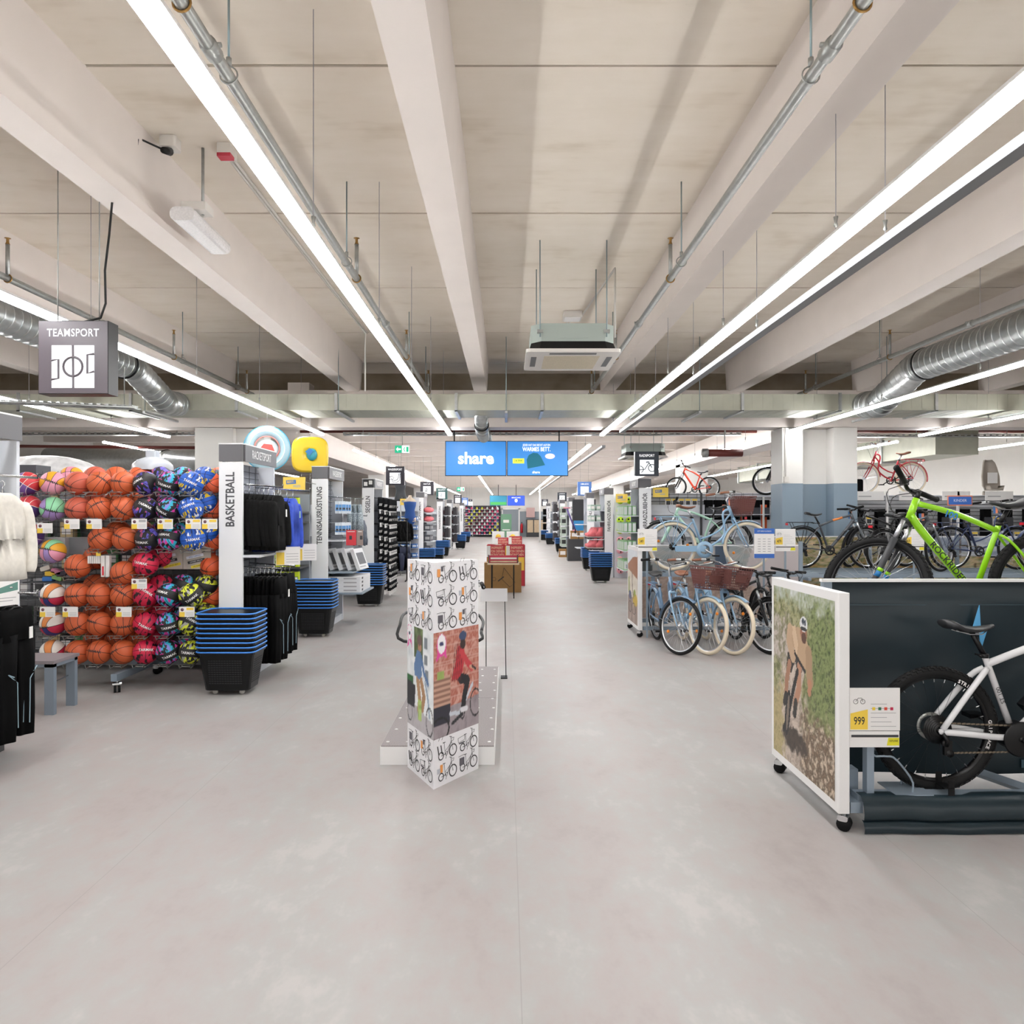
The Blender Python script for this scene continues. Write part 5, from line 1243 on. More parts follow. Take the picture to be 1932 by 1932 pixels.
# net of white balls and a clear hoop unit on top of the gondola behind
t = thing('ball_net', 'big clear bag of white balls lying on top behind the basketball rack', 'ball bag', px(85, 885, 8.4))
p = px(85, 893, 8.5); r2 = random.Random(4)
MB().sphere((p[0], p[1], p[2]), (.62, .35, .21), 24, 14, mat('clear_bag_white', '#dcdcdd', .3, noise=(9, .25), bump=.6)).build('bag', t)
for i in range(7): MB().sphere((p[0]-.4+.13*i, p[1]-.2, p[2]+.09*math.sin(i)), .1, 12, 8, mat('white_ball', '#e9e6e4', .5)).build('ball', t)
t = thing('backboard_bracket', 'grey plastic hoop bracket on top of the basketball rack', 'hoop', px(288, 885, 7.75)); p = px(288, 884, 7.75)
MB().lathe([(.21,-.02),(.20,.04),(.15,.09),(.07,.12),(0,.125)], (p[0], p[1], p[2]), 20, mat('clear_grey_plastic', '#b9bec4', .25)).build('dome', t)
MB().rbox(p[0]-.055, p[0]+.055, p[1]-.06, p[1]+.06, p[2]+.10, p[2]+.19, .02, mat('clear_grey_plastic', '#b9bec4', .25)).build('neck', t)
tag(MB().box(px(36,0,7.7)[0], px(68,0,7.7)[0], 7.7, 7.95, 1.9, px(0,877,7.7)[2], mat('dark_panel', '#4a4a50', .5)).build('end_box'), 'dark grey box at the top behind the cardigans', 'box')
# ------------------------------------------------------------------ garments
def garment(m, w=.46, L=.68, kind='jacket', th=.05, seed=0, m2=None):
    """hanging garment: width along x, hangs from the hook at the origin, thickness along y. returns (cloth mesh, hanger mesh)"""
    r = random.Random(seed); ph = [r.uniform(0, 6) for _ in range(4)]
    mb = MB(); rings = []; n = 26; z0 = -.10
    def ring(z, hw, t, cx=0, amp=1.0):
        R_ = []
        for k in range(n):
            a = 2*PI*k/n; x = hw*math.copysign(abs(math.cos(a))**.8, math.cos(a)); y = t*math.sin(a)
            fold = (.012*math.sin(x*38+ph[0])+.009*math.sin(x*71+ph[1]+z*3))*amp*min(1, -(z-z0)/.25)
            R_.append((cx+x+.006*math.sin(z*9+ph[2]), y+fold, z))
        return R_
    if kind in ('jacket', 'shirt'):
        prof = [(z0+.03, .06, .03), (z0+.01, .12, .04), (z0-.035, w*.44, th), (z0-.10, w*.5, th), (z0-.3, w*.48, th*1.1), (z0-.5*L, w*.48, th*1.1), (z0-.8*L, w*.5, th*1.15), (z0-L, w*.5+.01*math.sin(ph[3]), th*1.2)]
        rings = [ring(z, hw, t) for z, hw, t in prof]; mb.loft(rings, m)
        for s in (-1, 1):
            pts = [(s*w*.42, 0, z0-.05), (s*w*.53, .0, z0-.16), (s*w*.56, -.02, z0-.38), (s*w*.53, -.03, z0-.85*L), (s*w*.52, -.03, z0-.92*L)]
            mb.tube(smooth_path(pts, 9), [.05, .06, .06, .058, .055, .05, .048, .045, .04, .036], 8, m)
    elif kind == 'trousers':
        rings = [ring(z, hw, t) for z, hw, t in ((z0+.01, w*.5, .025), (z0-.04, w*.5, .03), (z0-.2, w*.52, .045))]; mb.loft(rings, m)
        for s in (-1, 1):
            rr = [ring(z, hw, t, s*cx) for z, hw, t, cx in ((z0-.16, w*.29, .04, w*.27), (z0-.45*L, w*.24, .045, w*.29), (z0-.8*L, w*.2, .04, w*.29), (z0-L, w*.17, .035, w*.29))]; mb.loft(rr, m)
        if m2:
            for s in (-1, 1): mb.tube([(s*w*.3, -.055, z0-.5*L), (s*w*.45, -.05, z0-.47*L), (s*w*.2, -.055, z0-.55*L), (s*w*.18, -.055, z0-.9*L)], .004, 4, m2)
    elif kind == 'shorts':
        rings = [ring(z, hw, t) for z, hw, t in ((z0+.01, w*.45, .03), (z0-.05, w*.5, .04), (z0-.15, w*.56, .05))]; mb.loft(rings, m)
        for s in (-1, 1): mb.loft([ring(z, hw, t, s*w*.28) for z, hw, t in ((z0-.12, w*.3, .05), (z0-L, w*.31, .055))], m)
    hg = MB()
    hg.tube([(0,0,-.07), (0,0,-.03), (.018,0,-.015), (.02,0,.004), (0,0,.016), (-.018,0,.006)], .003, 5, M_CHROME)
    hg.tube([(-w*.4,0,-.125), (-.03,0,-.08), (.03,0,-.08), (w*.4,0,-.125)], .008, 6, M_BLACK)
    return mb.mesh('cloth'), hg.mesh('hanger')
GC = {}
def hang(name, label, cat, group, key, M, m, tagm=None, **kw):
    if key not in GC: GC[key] = garment(m, **kw)
    c, h = GC[key]
    o = put(name, c, M); tag(o, label, cat, group); put('hanger', h, M, o)
    if tagm:
        q = MB(); q.M = M; q.box(.03, .07, -.075, -.072, -.30, -.22, tagm).build('swing_tag', o)
    return o
M_JBLACK = mat('black_cloth', '#161616', .85, noise=(30, .15), spec=.12); M_TBLACK = mat('black_jersey', '#070708', .85, noise=(30, .1), spec=.12)
M_COBALT = mat('cobalt_cloth', '#2247b8', .65, noise=(25, .12)); M_IVORY = mat('ivory_knit', '#ded9cf', .8, noise=(25, .06), bump=.2)
M_NAVYC = mat('navy_cloth', '#232b45', .7, noise=(20, .1)); M_PIPING = mat('light_blue_piping', '#8fa8b4', .5)
# ------------------------------------------------------------------ shelf ends along the aisle
M_FIN = mat('white_fin', '#f1f2f4', .4); M_CAP = mat('fascia_grey', '#6b6a6d', .45); M_FINGREY = mat('fin_grey', '#b9bcc4', .45); M_FINLIGHT = mat('fin_light', '#d6d9df', .45)
M_GRIDBACK = mat('shelf_back_grey', '#8d929a', .5); M_LETTER = mat('fin_lettering', '#55565a', .5)
def end_unit(side, y0, title, fascia, label, xin=2.72, w=.24, dep=1.05, top=2.47, tsize=.125, grid=True, cap=None, patterned=False, capmat=None, inner=True, tz=None, zb=0):
    """shelf end: white fin with upright lettering facing the viewer, fascia board towards the aisle, wire back, second fin behind"""
    t = thing('shelf_end_unit', label, 'shelf unit', (side*xin, y0, 0), 'shelf ends along the aisle')
    xa, xb = sorted((side*xin, side*(xin+w)))
    cm = capmat or M_CAP; zc = top-.175
    fin = MB().box(xa, xb, y0, y0+.04, zb, zc-.008, M_FIN).build('end_fin', t)
    MB().box(xa, xb, y0, y0+.04, zc, top, cm).box(xa-.004, xb+.004, y0-.002, y0+.042, top, top+.012, M_WHITE).build('fin_cap', t)
    if title:
        L = len(title)*tsize*.62
        text(title, ((xa+xb)/2, y0-.002, (tz if tz else zc-.09-L/2)), tsize, m=M_LETTER, parent=fin, roll=PI/2, bold=.022, sx=.80)
    xf = (side*xin-side*.02, side*xin); xf = sorted(xf)
    fb = MB().box(xf[0], xf[1], y0+.04, y0+dep, zc, top, cm).box(xf[0], xf[1], y0+.04, y0+dep, top, top+.012, M_WHITE).build('fascia_board', t)
    if fascia: text(fascia, (side*xin-side*.0225, y0+dep*.52, zc+.085), .125, 'px' if side < 0 else 'nx', M_WHITE, fb, bold=.004, sx=.74)
    ff = MB().box(xa, xb, y0+dep-.035, y0+dep, zb, zc, M_FINLIGHT).build('far_fin', t)
    a, b_ = (xa, xb) if side < 0 else (xb, xa)
    MB().prism([(a, zc-.06), (a+(b_-a)*.15, zc-.06), (b_, zc-.62), (b_, zc-.9), (a, zc-.9)], y0+dep-.038, y0+dep-.035, 'y', M_FINGREY).build('printed_triangle', ff)
    xbk = side*(xin+w-.03)
    MB().box(xbk-.01, xbk+.01, y0+.04, y0+dep-.035, .05, zc, M_GRIDBACK).build('back_panel', t)
    if grid:
        mb = MB(); z = .12; xg = xbk-side*.035
        while z < zc: mb.cyl((xg, y0+.05, z), (xg, y0+dep-.04, z), .0035, 4, M_DGREY); z += .07
        for k in range(5): mb.cyl((xg, y0+.1+.2*k, .1), (xg, y0+.1+.2*k, zc), .0035, 4, M_DGREY)
        mb.build('wire_grid', t)['kind'] = 'stuff'
    MB().box(xa+.01+(.08 if zb else 0), xb-.01-(.08 if zb else 0), y0+.04, y0+dep-.035, 0, max(.1, zb), M_FINLIGHT if not zb else M_DGREY).build('plinth', t)
    return t
def arm(t, side, y, z, L=.56, x=None):
    xs = side*(x or 2.96); MB().tube([(xs, y, z+.02), (xs-side*L, y, z-.02), (xs-side*L, y, z+.01)], .009, 6, M_CHROME).build('hanging_arm', t)
# 1: nearest, white cardigans and black trousers at the left edge
t = end_unit(-1, 4.36, None, None, 'grey topped shelf end at the left picture edge with cardigans', xin=3.63, grid=True, dep=1.05, zb=.12)
for z in (2.02, 1.22): arm(t, -1, 5.0, z, .62, 3.85)
for i in range(7):
    hang('cardigan', 'ivory knitted cardigan hanging at the left picture edge', 'cardigan', 'ivory cardigans', f'card{i%3}', TR(-3.86+.062*i, 5.02, 1.99-.004*i, PI/2+.05*math.sin(i*2)), M_IVORY, w=.44, L=.58, kind='shirt', th=.045, seed=i)
for i in range(12):
    hang('trousers', 'black track trousers hanging below the ivory cardigans', 'trousers', 'black trousers at the left edge', f'trs{i%3}', TR(-3.91+.048*i, 5.0, 1.22-.003*i, PI/2+.06*math.sin(i*3)), M_TBLACK, w=.36, L=.88, kind='trousers', seed=i+40, m2=M_PIPING, tagm=M_CARD if i == 11 else None)
p0, p1 = px(-30, 1152, 4.7), px(66, 1095, 4.95)
c = thing('price_sign', 'white price sign with yellow field between cardigans and trousers', 'price sign', p1)
MB().add([(-3.54, 4.62, 1.12), (-3.36, 5.0, 1.13), (-3.36, 5.0, 1.29), (-3.54, 4.62, 1.31), (-3.543, 4.62, 1.12), (-3.363, 5.0, 1.13), (-3.363, 5.0, 1.29), (-3.543, 4.62, 1.31)], [(0,1,2,3),(7,6,5,4),(0,4,5,1),(2,6,7,3),(1,5,6,2),(0,3,7,4)], M_CARD).build('card', c)
def on(u, v): return (-3.538+.18*u, 4.62+.38*u, 1.12+.01*u+(.19-.03*u)*v)
MB().add([on(0,.05), on(.33,.05), on(.33,.75), on(0,.62)], [(0,1,2,3)], M_YEL).build('price_field', c)
MB().add([on(.68,.72), on(.98,.97), on(.98,.62), on(.68,.5)][:4], [(0,3,2,1)], mat('green_print', '#5f8a80', .5)).add([on(.7,.3), on(.95,.3), on(.95,.33), on(.7,.33)], [(0,1,2,3)], M_GREYINK).add([on(.7,.18), on(.9,.18), on(.9,.21), on(.7,.21)], [(0,1,2,3)], M_GREYINK).build('printed_lines', c)
MB().tube([(-3.62, 4.95, 1.24), (-3.37, 4.95, 1.25)], .006, 5, M_CHROME).build('clip_arm', c)
# bench
t = thing('bench', 'low grey bench with flat metal legs in front of the ball rack', 'bench', (-4.4, 6.5, 0)); M_BENCH = mat('bench_grey', '#7f8a96', .5); M_SEATB = mat('bench_seat', '#8a8286', .5)
MB().box(-4.95, -3.93, 6.30, 6.68, .445, .472, M_SEATB).build('seat', t)
for x in (-4.9, -4.0):
    for y in (6.31, 6.62): MB().box(x-.04 if x < -4.5 else x-.02, x+.06, y, y+.045, 0, .445, M_BENCH).build('leg', t)
MB().box(-4.93, -3.94, 6.31, 6.67, .415, .445, M_BENCH).build('seat_frame', t)
MB().tube([(-4.0, 6.33, .26), (-4.0, 6.64, .28)], .005, 5, M_CHROME).tube([(-4.9, 6.33, .26), (-4.9, 6.64, .28)], .005, 5, M_CHROME).build('tie_rod', t)
# 2: BASKETBALL / RACKETSPORT
t = end_unit(-1, 7.47, 'BASKETBALL', 'RACKETSPORT', 'white shelf end lettered BASKETBALL with racket sport fascia', tz=1.90)
arm(t, -1, 8.42, 2.04, .68)
for y, z in ((7.80, 2.06), (7.78, 1.18), (8.25, 1.18)): arm(t, -1, y, z, .56)
MB().box(-2.95, -2.55, 7.5, 8.5, 1.30, 1.325, M_FINLIGHT).build('shelf', t)
for i in range(9):
    hang('jacket', 'black training jacket hanging below the racket sport fascia', 'jacket', 'black jackets at the basketball shelf end', f'jk{i%3}', TR(-2.87+.052*i, 7.80, 2.045-.003*i, PI/2+.07*math.sin(i*2.3)), M_JBLACK, w=.40, L=.56, kind='jacket', th=.04, seed=i+3, tagm=M_CARD if i == 8 else None)
for i in range(6):
    hang('jersey', 'cobalt blue sports top hanging beside the black jackets', 'sports top', 'blue tops at the basketball shelf end', f'bl{i%3}', TR(-2.84+.072*i, 8.42, 2.02-.003*i, PI/2+.08*math.sin(i*1.7)), M_COBALT, w=.44, L=.60, kind='jacket', th=.045, seed=i+13, tagm=mat('green_tag', '#a8cfa8', .5) if i == 5 else None)
for i in range(11):
    hang('trousers', 'black sports trousers below the black training jackets', 'trousers', 'black trousers at the basketball shelf end', f'trs{i%3}', TR(-2.86+.044*i, 7.78, 1.16, PI/2+.05*math.sin(i*2.9)), M_TBLACK, w=.36, L=.88, kind='trousers', seed=i, m2=M_PIPING, tagm=M_CARD if i == 10 else None)
for i in range(7):
    hang('trousers', 'black sports trousers on the rear arm of the basketball shelf end', 'trousers', 'rear black trousers at the basketball shelf end', f'trs{i%3}', TR(-2.80+.055*i, 8.27, 1.16, PI/2+.05*math.sin(i*2.1)), M_TBLACK, w=.36, L=.88, kind='trousers', seed=i, m2=M_PIPING)
for i, (xa, y) in enumerate(((-2.40, 7.98), (-2.42, 8.75))):
    c = thing('price_sign', ['white and yellow price sign below the black jackets', 'white and yellow price sign below the blue tops'][i], 'price sign', (xa, y, 1.2)); q = MB(); q.M = TR(xa, y, 1.29, .45)
    q.box(-.13, .13, 0, .004, -.1, .1, M_CARD).build('card', c)
    q = MB(); q.M = TR(xa, y, 1.29, .45); q.box(-.125, -.04, -.001, 0, -.095, .04, M_YEL).build('price_field', c)
    q = MB(); q.M = TR(xa, y, 1.29, .45)
    for k in range(4): q.box(-.02, .11, -.001, 0, -.07+.03*k, -.065+.03*k, M_GREYINK)
    q.build('printed_lines', c); MB().tube([(-2.9, y+.02, 1.31), (xa, y+.02, 1.31)], .005, 5, M_CHROME).build('clip_arm', c)
# yellow BEST-PREIS boards
def best(x0, x1, y, z0, z1, label, arm_=.8):
    t = thing('offer_sign', label, 'sign', ((x0+x1)/2, y, z0), 'yellow best price signs'); M_OY = mat('offer_yellow', '#f4d25c', .5); w = x1-x0; h = z1-z0
    MB().box(x0, x1, y, y+.006, z0, z1, M_OY).build('board', t)
    q = MB(); q.M = TR(x0+.36*w, y-.001, z0+.62*h, 0, 0, -.06); q.box(-.22*w, .22*w, 0, .001, -.15*h, .15*h, mat('offer_blue', '#4a73b0', .5)).build('blue_field', t)
    text('BEST-', (x0+.35*w, y-.002, z0+.62*h), .24*h, m=M_OY, parent=t, bold=.02, F=Matrix.Rotation(-.06, 4, 'Y')@FACE['cam'])
    text('PREIS', (x0+.62*w, y-.002, z0+.30*h), .24*h, m=mat('offer_pale', '#aab4c0', .5), parent=t, bold=.015, F=Matrix.Rotation(-.06, 4, 'Y')@FACE['cam'])
    MB().tube([((x0+x1)/2, y+.006, z1-.05), ((x0+x1)/2, y+arm_, z1-.05)], .006, 5, M_STEEL).build('support_arm', t)
    for a in (.18, .82): MB().tube([(x0+a*w, y+.003, z1), (x0+a*w, y+.003, z1+.05)], .003, 4, M_STEEL).build('clip', t)
    return t
p0, p1 = px(534, 925, 9.9), px(576, 900, 9.9); best(p0[0], p1[0], 9.9, p0[2], p1[2], 'yellow BEST-PREIS board above the tennis balls', 1.12)
p0, p1 = px(755, 953, 20), px(775, 941, 20); best(p0[0], p1[0], 20, p0[2], p1[2], 'yellow BEST-PREIS board by the blue swimsuit', 1.62)
p0, p1 = px(1232, 938, 14.9), px(1261, 920, 14.9); best(p0[0], p1[0], 14.9, p0[2]-.0, p1[2], 'yellow BEST-PREIS board beside the bicycle accessories fin', .72)
p0, p1 = px(1162, 948, 19.5), px(1184, 932, 19.5); best(p0[0], p1[0], 19.5, p0[2], p1[2], 'yellow BEST-PREIS board between the two accessory fins')
# ------------------------------------------------------------------ shopping baskets
M_BKBLACK = mat('basket_black', '#070809', .35, spec=.3); M_BKBLUE = mat('basket_blue', '#3f88e0', .35)
def ring_pts(z, hx, hy, c=.06):
    o = []
    for sx, sy, a0 in ((1,1,0),(-1,1,PI/2),(-1,-1,PI),(1,-1,1.5*PI)):
        for k in range(4): a = a0+PI/2*k/3; o.append((sx*(hx-c)+c*math.cos(a), sy*(hy-c)+c*math.sin(a), z))
    return o
def basket_proto():
    t = thing('shopping_basket', 'x', 'shopping basket', (0,0,0), 'stacked shopping baskets')
    mb = MB(); mb.loft([ring_pts(.05, .215, .165), ring_pts(.40, .265, .205)], M_BKBLACK, cap=False, sm=False); mb.loft([ring_pts(.395, .262, .202), ring_pts(.055, .211, .161)], M_BKBLACK, cap=False, sm=False)
    mb.add(ring_pts(.05, .215, .165), [tuple(range(16))], M_BKBLACK).build('body', t)
    mb = MB()
    for z in [.12+.022*k for k in range(11)]:
        u = (z-.05)/.35; hx, hy = .215+.05*u+.001, .165+.04*u+.001
        for k in range(-6, 7):
            mb.box(k*.025-.009, k*.025+.009, -hy-.003, -hy, z-.004, z+.004, mat('basket_slot', '#191b1e', .5))
            if abs(k) < 5: mb.box(hx, hx+.003, k*.025-.009, k*.025+.009, z-.004, z+.004, mat('basket_slot', '#191b1e', .5)); mb.box(-hx-.003, -hx, k*.025-.009, k*.025+.009, z-.004, z+.004, mat('basket_slot', '#191b1e', .5))
    mb.build('grating', t)['kind'] = 'stuff'
    mb = MB(); mb.loft([ring_pts(.395, .276, .216), ring_pts(.42, .280, .220)], M_BKBLACK, sm=False); mb.build('rim', t)
    mb = MB()
    P = [Vector(p) for p in ring_pts(.425, .285, .222, .07)]; mb.tube(P, .008, 6, M_BKBLUE, closed=True).build('handle', t)
    for x in (-.13, .13):
        MB().cyl((x, -.1, .025), (x, -.08, .025), .025, 10, M_OFF).cyl((x, .1, .025), (x, .08, .025), .025, 10, M_OFF).build('wheel', t)
    return t
def basket_top_proto():
    t = thing('shopping_basket', 'x', 'shopping basket', (0,0,0), 'stacked shopping baskets')
    mb = MB(); mb.loft([ring_pts(.34, .252, .195), ring_pts(.40, .265, .205)], M_BKBLACK, cap=False, sm=False); mb.loft([ring_pts(.395, .262, .202), ring_pts(.342, .249, .191)], M_BKBLACK, cap=False, sm=False)
    mb.add(ring_pts(.345, .25, .19), [tuple(range(16))], M_BKBLACK); mb.build('body', t)
    MB().loft([ring_pts(.395, .276, .216), ring_pts(.42, .280, .220)], M_BKBLACK, sm=False).build('rim', t)
    MB().tube([Vector(p) for p in ring_pts(.425, .285, .222, .07)], .008, 6, M_BKBLUE, closed=True).build('handle', t)
    return t
BP, BT = basket_proto(), basket_top_proto(); used = [0, 0]
def stack(x, y, n, where, rz=0.0, s=1.0):
    for k in range(n):
        lab = (f'bottom black basket of the stack {where}' if k == 0 else f'{ORD[min(k, 11)]} nested blue handled basket up the stack {where}')
        M = Matrix.Translation((x, y, .046*k)) @ Matrix.Rotation(rz, 4, 'Z')
        i = 0 if k == 0 else 1; src = (BP, BT)[i]
        if not used[i]: used[i] = 1; src.matrix_basis = M; src['label'] = lab
        else:
            c = clone(src, Matrix.Identity(4), lab); c.matrix_basis = M
stack(-2.70, 7.15, 9, 'below the BASKETBALL fin')
stack(-2.74, 10.45, 9, 'below the tennis fin')
stack(-2.60, 13.85, 9, 'below the SEGELN fin')
stack(2.42, 18.6, 8, 'below the nearer accessories fin')
stack(2.62, 22.6, 7, 'below the INLINER fin')
stack(-2.55, 22.9, 6, 'below the SCHWIMMEN fin', .3)
stack(-2.35, 24.2, 5, 'right of the SCHWIMMEN fin')
stack(-2.6, 29.8, 6, 'below the hiking fin')
stack(-2.3, 36.5, 7, 'at the distant hiking shelves')
stack(-2.45, 44, 6, 'near the far end on the left')
stack(2.5, 33, 6, 'below the changing room fin')
stack(2.5, 41, 6, 'below the running shoe fin')
stack(2.5, 48, 6, 'near the far end on the right')
# ------------------------------------------------------------------ generic goods
def goods(name, label, cat, group, mesh, Ms):
    for M in Ms:
        o = put(name, mesh, M); tag(o, label, cat, group)
def carton_mesh(w, d, h, m, m2=None, nm='carton'):
    mb = MB().rbox(-w/2, w/2, -d/2, d/2, 0, h, .004, m, 1)
    if m2: mb.box(-w*.36, w*.36, -d/2-.001, -d/2, h*.3, h*.75, m2); mb.box(-w*.36, w*.36, d/2, d/2+.001, h*.3, h*.75, m2); mb.box(w/2, w/2+.001, -d*.36, d*.36, h*.3, h*.75, m2); mb.box(-w/2-.001, -w/2, -d*.36, d*.36, h*.3, h*.75, m2)
    return mb.mesh(nm)
# 3: TENNISAUSRÜSTUNG / WASSERSPORT
t = end_unit(-1, 11.04, 'TENNISAUSRÜSTUNG', 'WASSERSPORT', 'white shelf end lettered TENNISAUSRÜSTUNG with water sports fascia', tz=1.73, tsize=.112)
MB().box(-2.94, -2.2, 11.1, 12.05, .52, .545, M_STAND).box(-2.94, -2.35, 11.1, 12.05, .84, .86, M_STAND).build('shelf', t)
MB().box(-2.94, -2.5, 11.1, 12.05, 1.33, 1.345, M_FINLIGHT).build('shelf', t)
# tennis ball tins on the camera side of the tennis shelf
M_LIME = mat('tennis_yellow', '#c6d91f', .45); M_LIMEB = mat('tennis_green_label', '#6f8f2a', .45)
g = thing('shelf_unit', 'grey shelf with yellow tennis ball packs between the first two fins', 'shelf unit', (-3.6, 10.9, 0))
MB().box(-4.6, -2.99, 11.0, 11.05, 0, 2.05, M_GRIDBACK).build('back_panel', g)
tins = MB().rbox(-.04, .04, -.04, .04, 0, .20, .02, M_LIME, 2).box(-.030, .030, -.0415, -.04, .05, .13, M_LIMEB).box(-.02, .02, -.0425, -.041, .09, .12, M_CARD).rbox(-.036, .036, -.036, .036, .2, .212, .018, M_DGREY, 2).mesh('ball_tin')
Ms = []
for ry in (965, 1021, 1069, 1104, 1148):
    z = px(0, ry, 10.6)[2]; MB().box(-4.6, -2.99, 10.5, 11.0, z-.03, z, M_DGREY).build('shelf', g)
    for k in range(13): Ms.append(TR(-4.17+.093*k, 10.58, z)); 
goods('tennis_ball_pack', 'lime yellow tennis ball pack behind the blue tops', 'ball pack', 'tennis ball packs', tins, Ms)
mixc = [('#2f6f4f', 'green'), ('#b9b9bd', 'grey'), ('#c43a3a', 'red'), ('#2b3a5e', 'navy')]
for i, (c, n_) in enumerate(mixc):
    me = carton_mesh(.07, .06, .09, mat('goods_'+n_, c, .5), M_CARD)
    goods('accessory_pack', f'small {n_} pack in the mixed row below the tennis balls', 'accessory pack', 'mixed racket accessories', me, [TR(-4.3+.09*(i+4*k), 10.52, px(0, 1069, 10.6)[2]) for k in range(4)] if False else [TR(-4.28+.088*(i+4*k), 10.49+.02, px(0, 985, 10.6)[2]-.0) for k in range(3)])
MB().box(-4.6, -2.99, 10.47, 11.0, px(0, 985, 10.6)[2]-.02, px(0, 985, 10.6)[2], M_DGREY).build('shelf', g)
# tennis strings (blue packs), caps and posters on the end
M_STR = mat('string_pack_blue', '#5b95cf', .4); M_STW = mat('string_pack_white', '#d9e2ea', .4)
strp = MB().box(-.035, .035, -.012, .012, -.19, -.0, M_STW).box(-.03, .03, -.0135, -.012, -.15, -.05, M_STR).box(-.03, .03, .012, .0135, -.15, -.05, M_STR).box(-.02, .02, -.0145, -.0125, -.13, -.10, M_DGREY).mesh('string_pack')
for zr, y0_ in ((1.95, 11.25), (1.62, 11.25)):
    goods('string_pack', f'blue and white string pack, {"upper" if zr > 1.8 else "lower"} tennis end row', 'string pack', 'tennis string packs', strp, [TR(-2.62+.05*j, y0_+.18*k, zr, .35) for k in range(3) for j in range(3)])
    for k in range(3): MB().tube([(-2.92, y0_+.18*k, zr), (-2.48, y0_+.18*k, zr-.005)], .004, 5, M_CHROME).build('peg', t)
M_PATT = mat('patterned_cloth', '#8f9aa0', .6, noise=(60, .7))
for i in range(3):
    hang('swim_shorts', ['patterned swim shorts hanging at the tennis end, first', 'patterned swim shorts hanging at the tennis end, second', 'patterned swim shorts hanging at the tennis end, third'][i], 'shorts', 'patterned shorts', 'pat', TR(-2.55+.07*i, 11.9, 2.0, PI/2+.2), M_PATT, w=.32, L=.42, kind='shorts', seed=5)
for i in range(3):
    hang('rash_guard', ['grey swim top in front of the patterned shorts', 'grey swim top behind the patterned shorts', 'grey swim top hidden deepest on the arm'][i], 'swim top', 'grey swim tops', 'gsw', TR(-2.6+.09*i, 12.2, 1.72, PI/2+.1), mat('slate_cloth', '#4e5663', .6), w=.34, L=.34, kind='shirt', seed=8)
for y, z in ((11.9, 2.02), (12.2, 1.74)): arm(t, -1, y, z, .62)
# red leaflet boards
for i, (xp0, xp1, c) in enumerate(((653, 672, '#d9414b'), (673, 685, '#9c8a84'))):
    p0, p1 = px(xp0, 1029, 11.2), px(xp1, 1000, 11.2)
    b_ = tag(MB().box(p0[0], p1[0], 11.2, 11.206, p0[2], p1[2], mat('leaflet_'+c[1:], c, .5)).box(p0[0]+.05, p0[0]+.09, 11.198, 11.2, p0[2]+.09, p0[2]+.15, M_DGREY).box(p0[0]+.02, p1[0]-.02, 11.198, 11.2, p1[2]-.03, p1[2]-.02, M_CARD).tube([(-2.9, 11.21, p1[2]-.01), (p0[0]+.02, 11.21, p1[2]-.01)], .004, 4, M_STEEL).build('leaflet_board'), ['red leaflet board clipped to the tennis shelf end', 'photo leaflet board beside the red one'][i], 'sign')
# shoe-box-like boat kits: tilted boxes above, stacked boxes below
M_BXW = mat('kit_box_white', '#dfe0e2', .5); M_BXD = mat('kit_box_print', '#57595e', .5)
kit = MB().box(-.22, .22, -.028, .028, 0, .34, M_BXW).box(-.16, .17, -.0295, -.028, .08, .27, M_BXD).box(-.18, .1, -.0295, -.028, .03, .05, M_GREYINK).mesh('kit_box')
for i in range(5):
    M = Matrix.Translation((-2.84+.14*i, 11.55, .875)) @ Matrix.Rotation(PI/2-.12, 4, 'Z') @ Matrix.Rotation(-.35, 4, 'X')
    goods('boxed_kit', f'{ORD[i]} tilted white boxed kit from the wall on the tennis end shelf', 'boxed kit', 'tilted boxed kits', kit, [M])
flat = MB().rbox(-.26, .26, -.4, .4, 0, .058, .006, M_BXW, 1).box(.26, .2612, -.3, -.2, .015, .045, M_DGREY).box(-.2, -.1, -.4012, -.4, .015, .045, M_DGREY).box(.0, .2, -.4012, -.4, .02, .04, M_GREYINK).mesh('flat_box')
for i in range(4):
    goods('boxed_kit', f'flat white box lying {ORD[i]} from the bottom of the low shelf stack', 'boxed kit', 'flat stacked boxes', flat, [TR(-2.50, 11.55, .547+.060*i)])
# inflatables hanging above: clear round ring and yellow square float
t = thing('swim_ring', 'clear round inflatable tube hanging behind the racket sport fascia', 'inflatable', px(504, 846, 10.4)); p = px(504, 846, 10.4)
M_CLEAR = mat('clear_vinyl', '#bfe2ef', .15, alpha=.75); M_CYAN = mat('cyan_vinyl', '#58bcdc', .2)
q = MB(); q.M = TR(*p, .25)
q.torus((0,0,0), 'y', .25, .07, 40, 10, M_CLEAR, rz=.05).build('tube', t)
q = MB(); q.M = TR(*p, .25); q.torus((0,0,0), 'y', .315, .012, 40, 6, M_CYAN).torus((0,-.03,0), 'y', .17, .01, 30, 5, mat('pink_print', '#e58f8a', .3)).torus((0,-.045,0), 'y', .245, .008, 30, 5, mat('white_print', '#f0f4f6', .3)).build('printed_ring', t)
q = MB(); q.M = TR(*p, .25); q.sphere((0,0,-.02), (.16,.04,.15), 20, 10, mat('pale_vinyl', '#cfe0e8', .2)).build('centre', t)
q = MB(); q.M = TR(*p, .25); q.prism([(-.10,-.02),(-.04,.06),(.07,.05),(.11,-.05),(.04,-.09)], -.075, -.045, 'y', mat('coral_print', '#e0605a', .4)).build('packed_part', t)
MB().tube([(p[0], p[1], p[2]+.31), (p[0], p[1], 3.3)], .0025, 4, M_WIRE).build('cord', t)
t = thing('pool_float', 'yellow square inflatable float hanging above the tennis fin', 'inflatable', px(585, 859, 11.6)); p = px(585, 858, 11.6); M_YF = mat('yellow_vinyl', '#f5cf33', .22)
q = MB(); q.M = TR(*p, .2)
rings = []
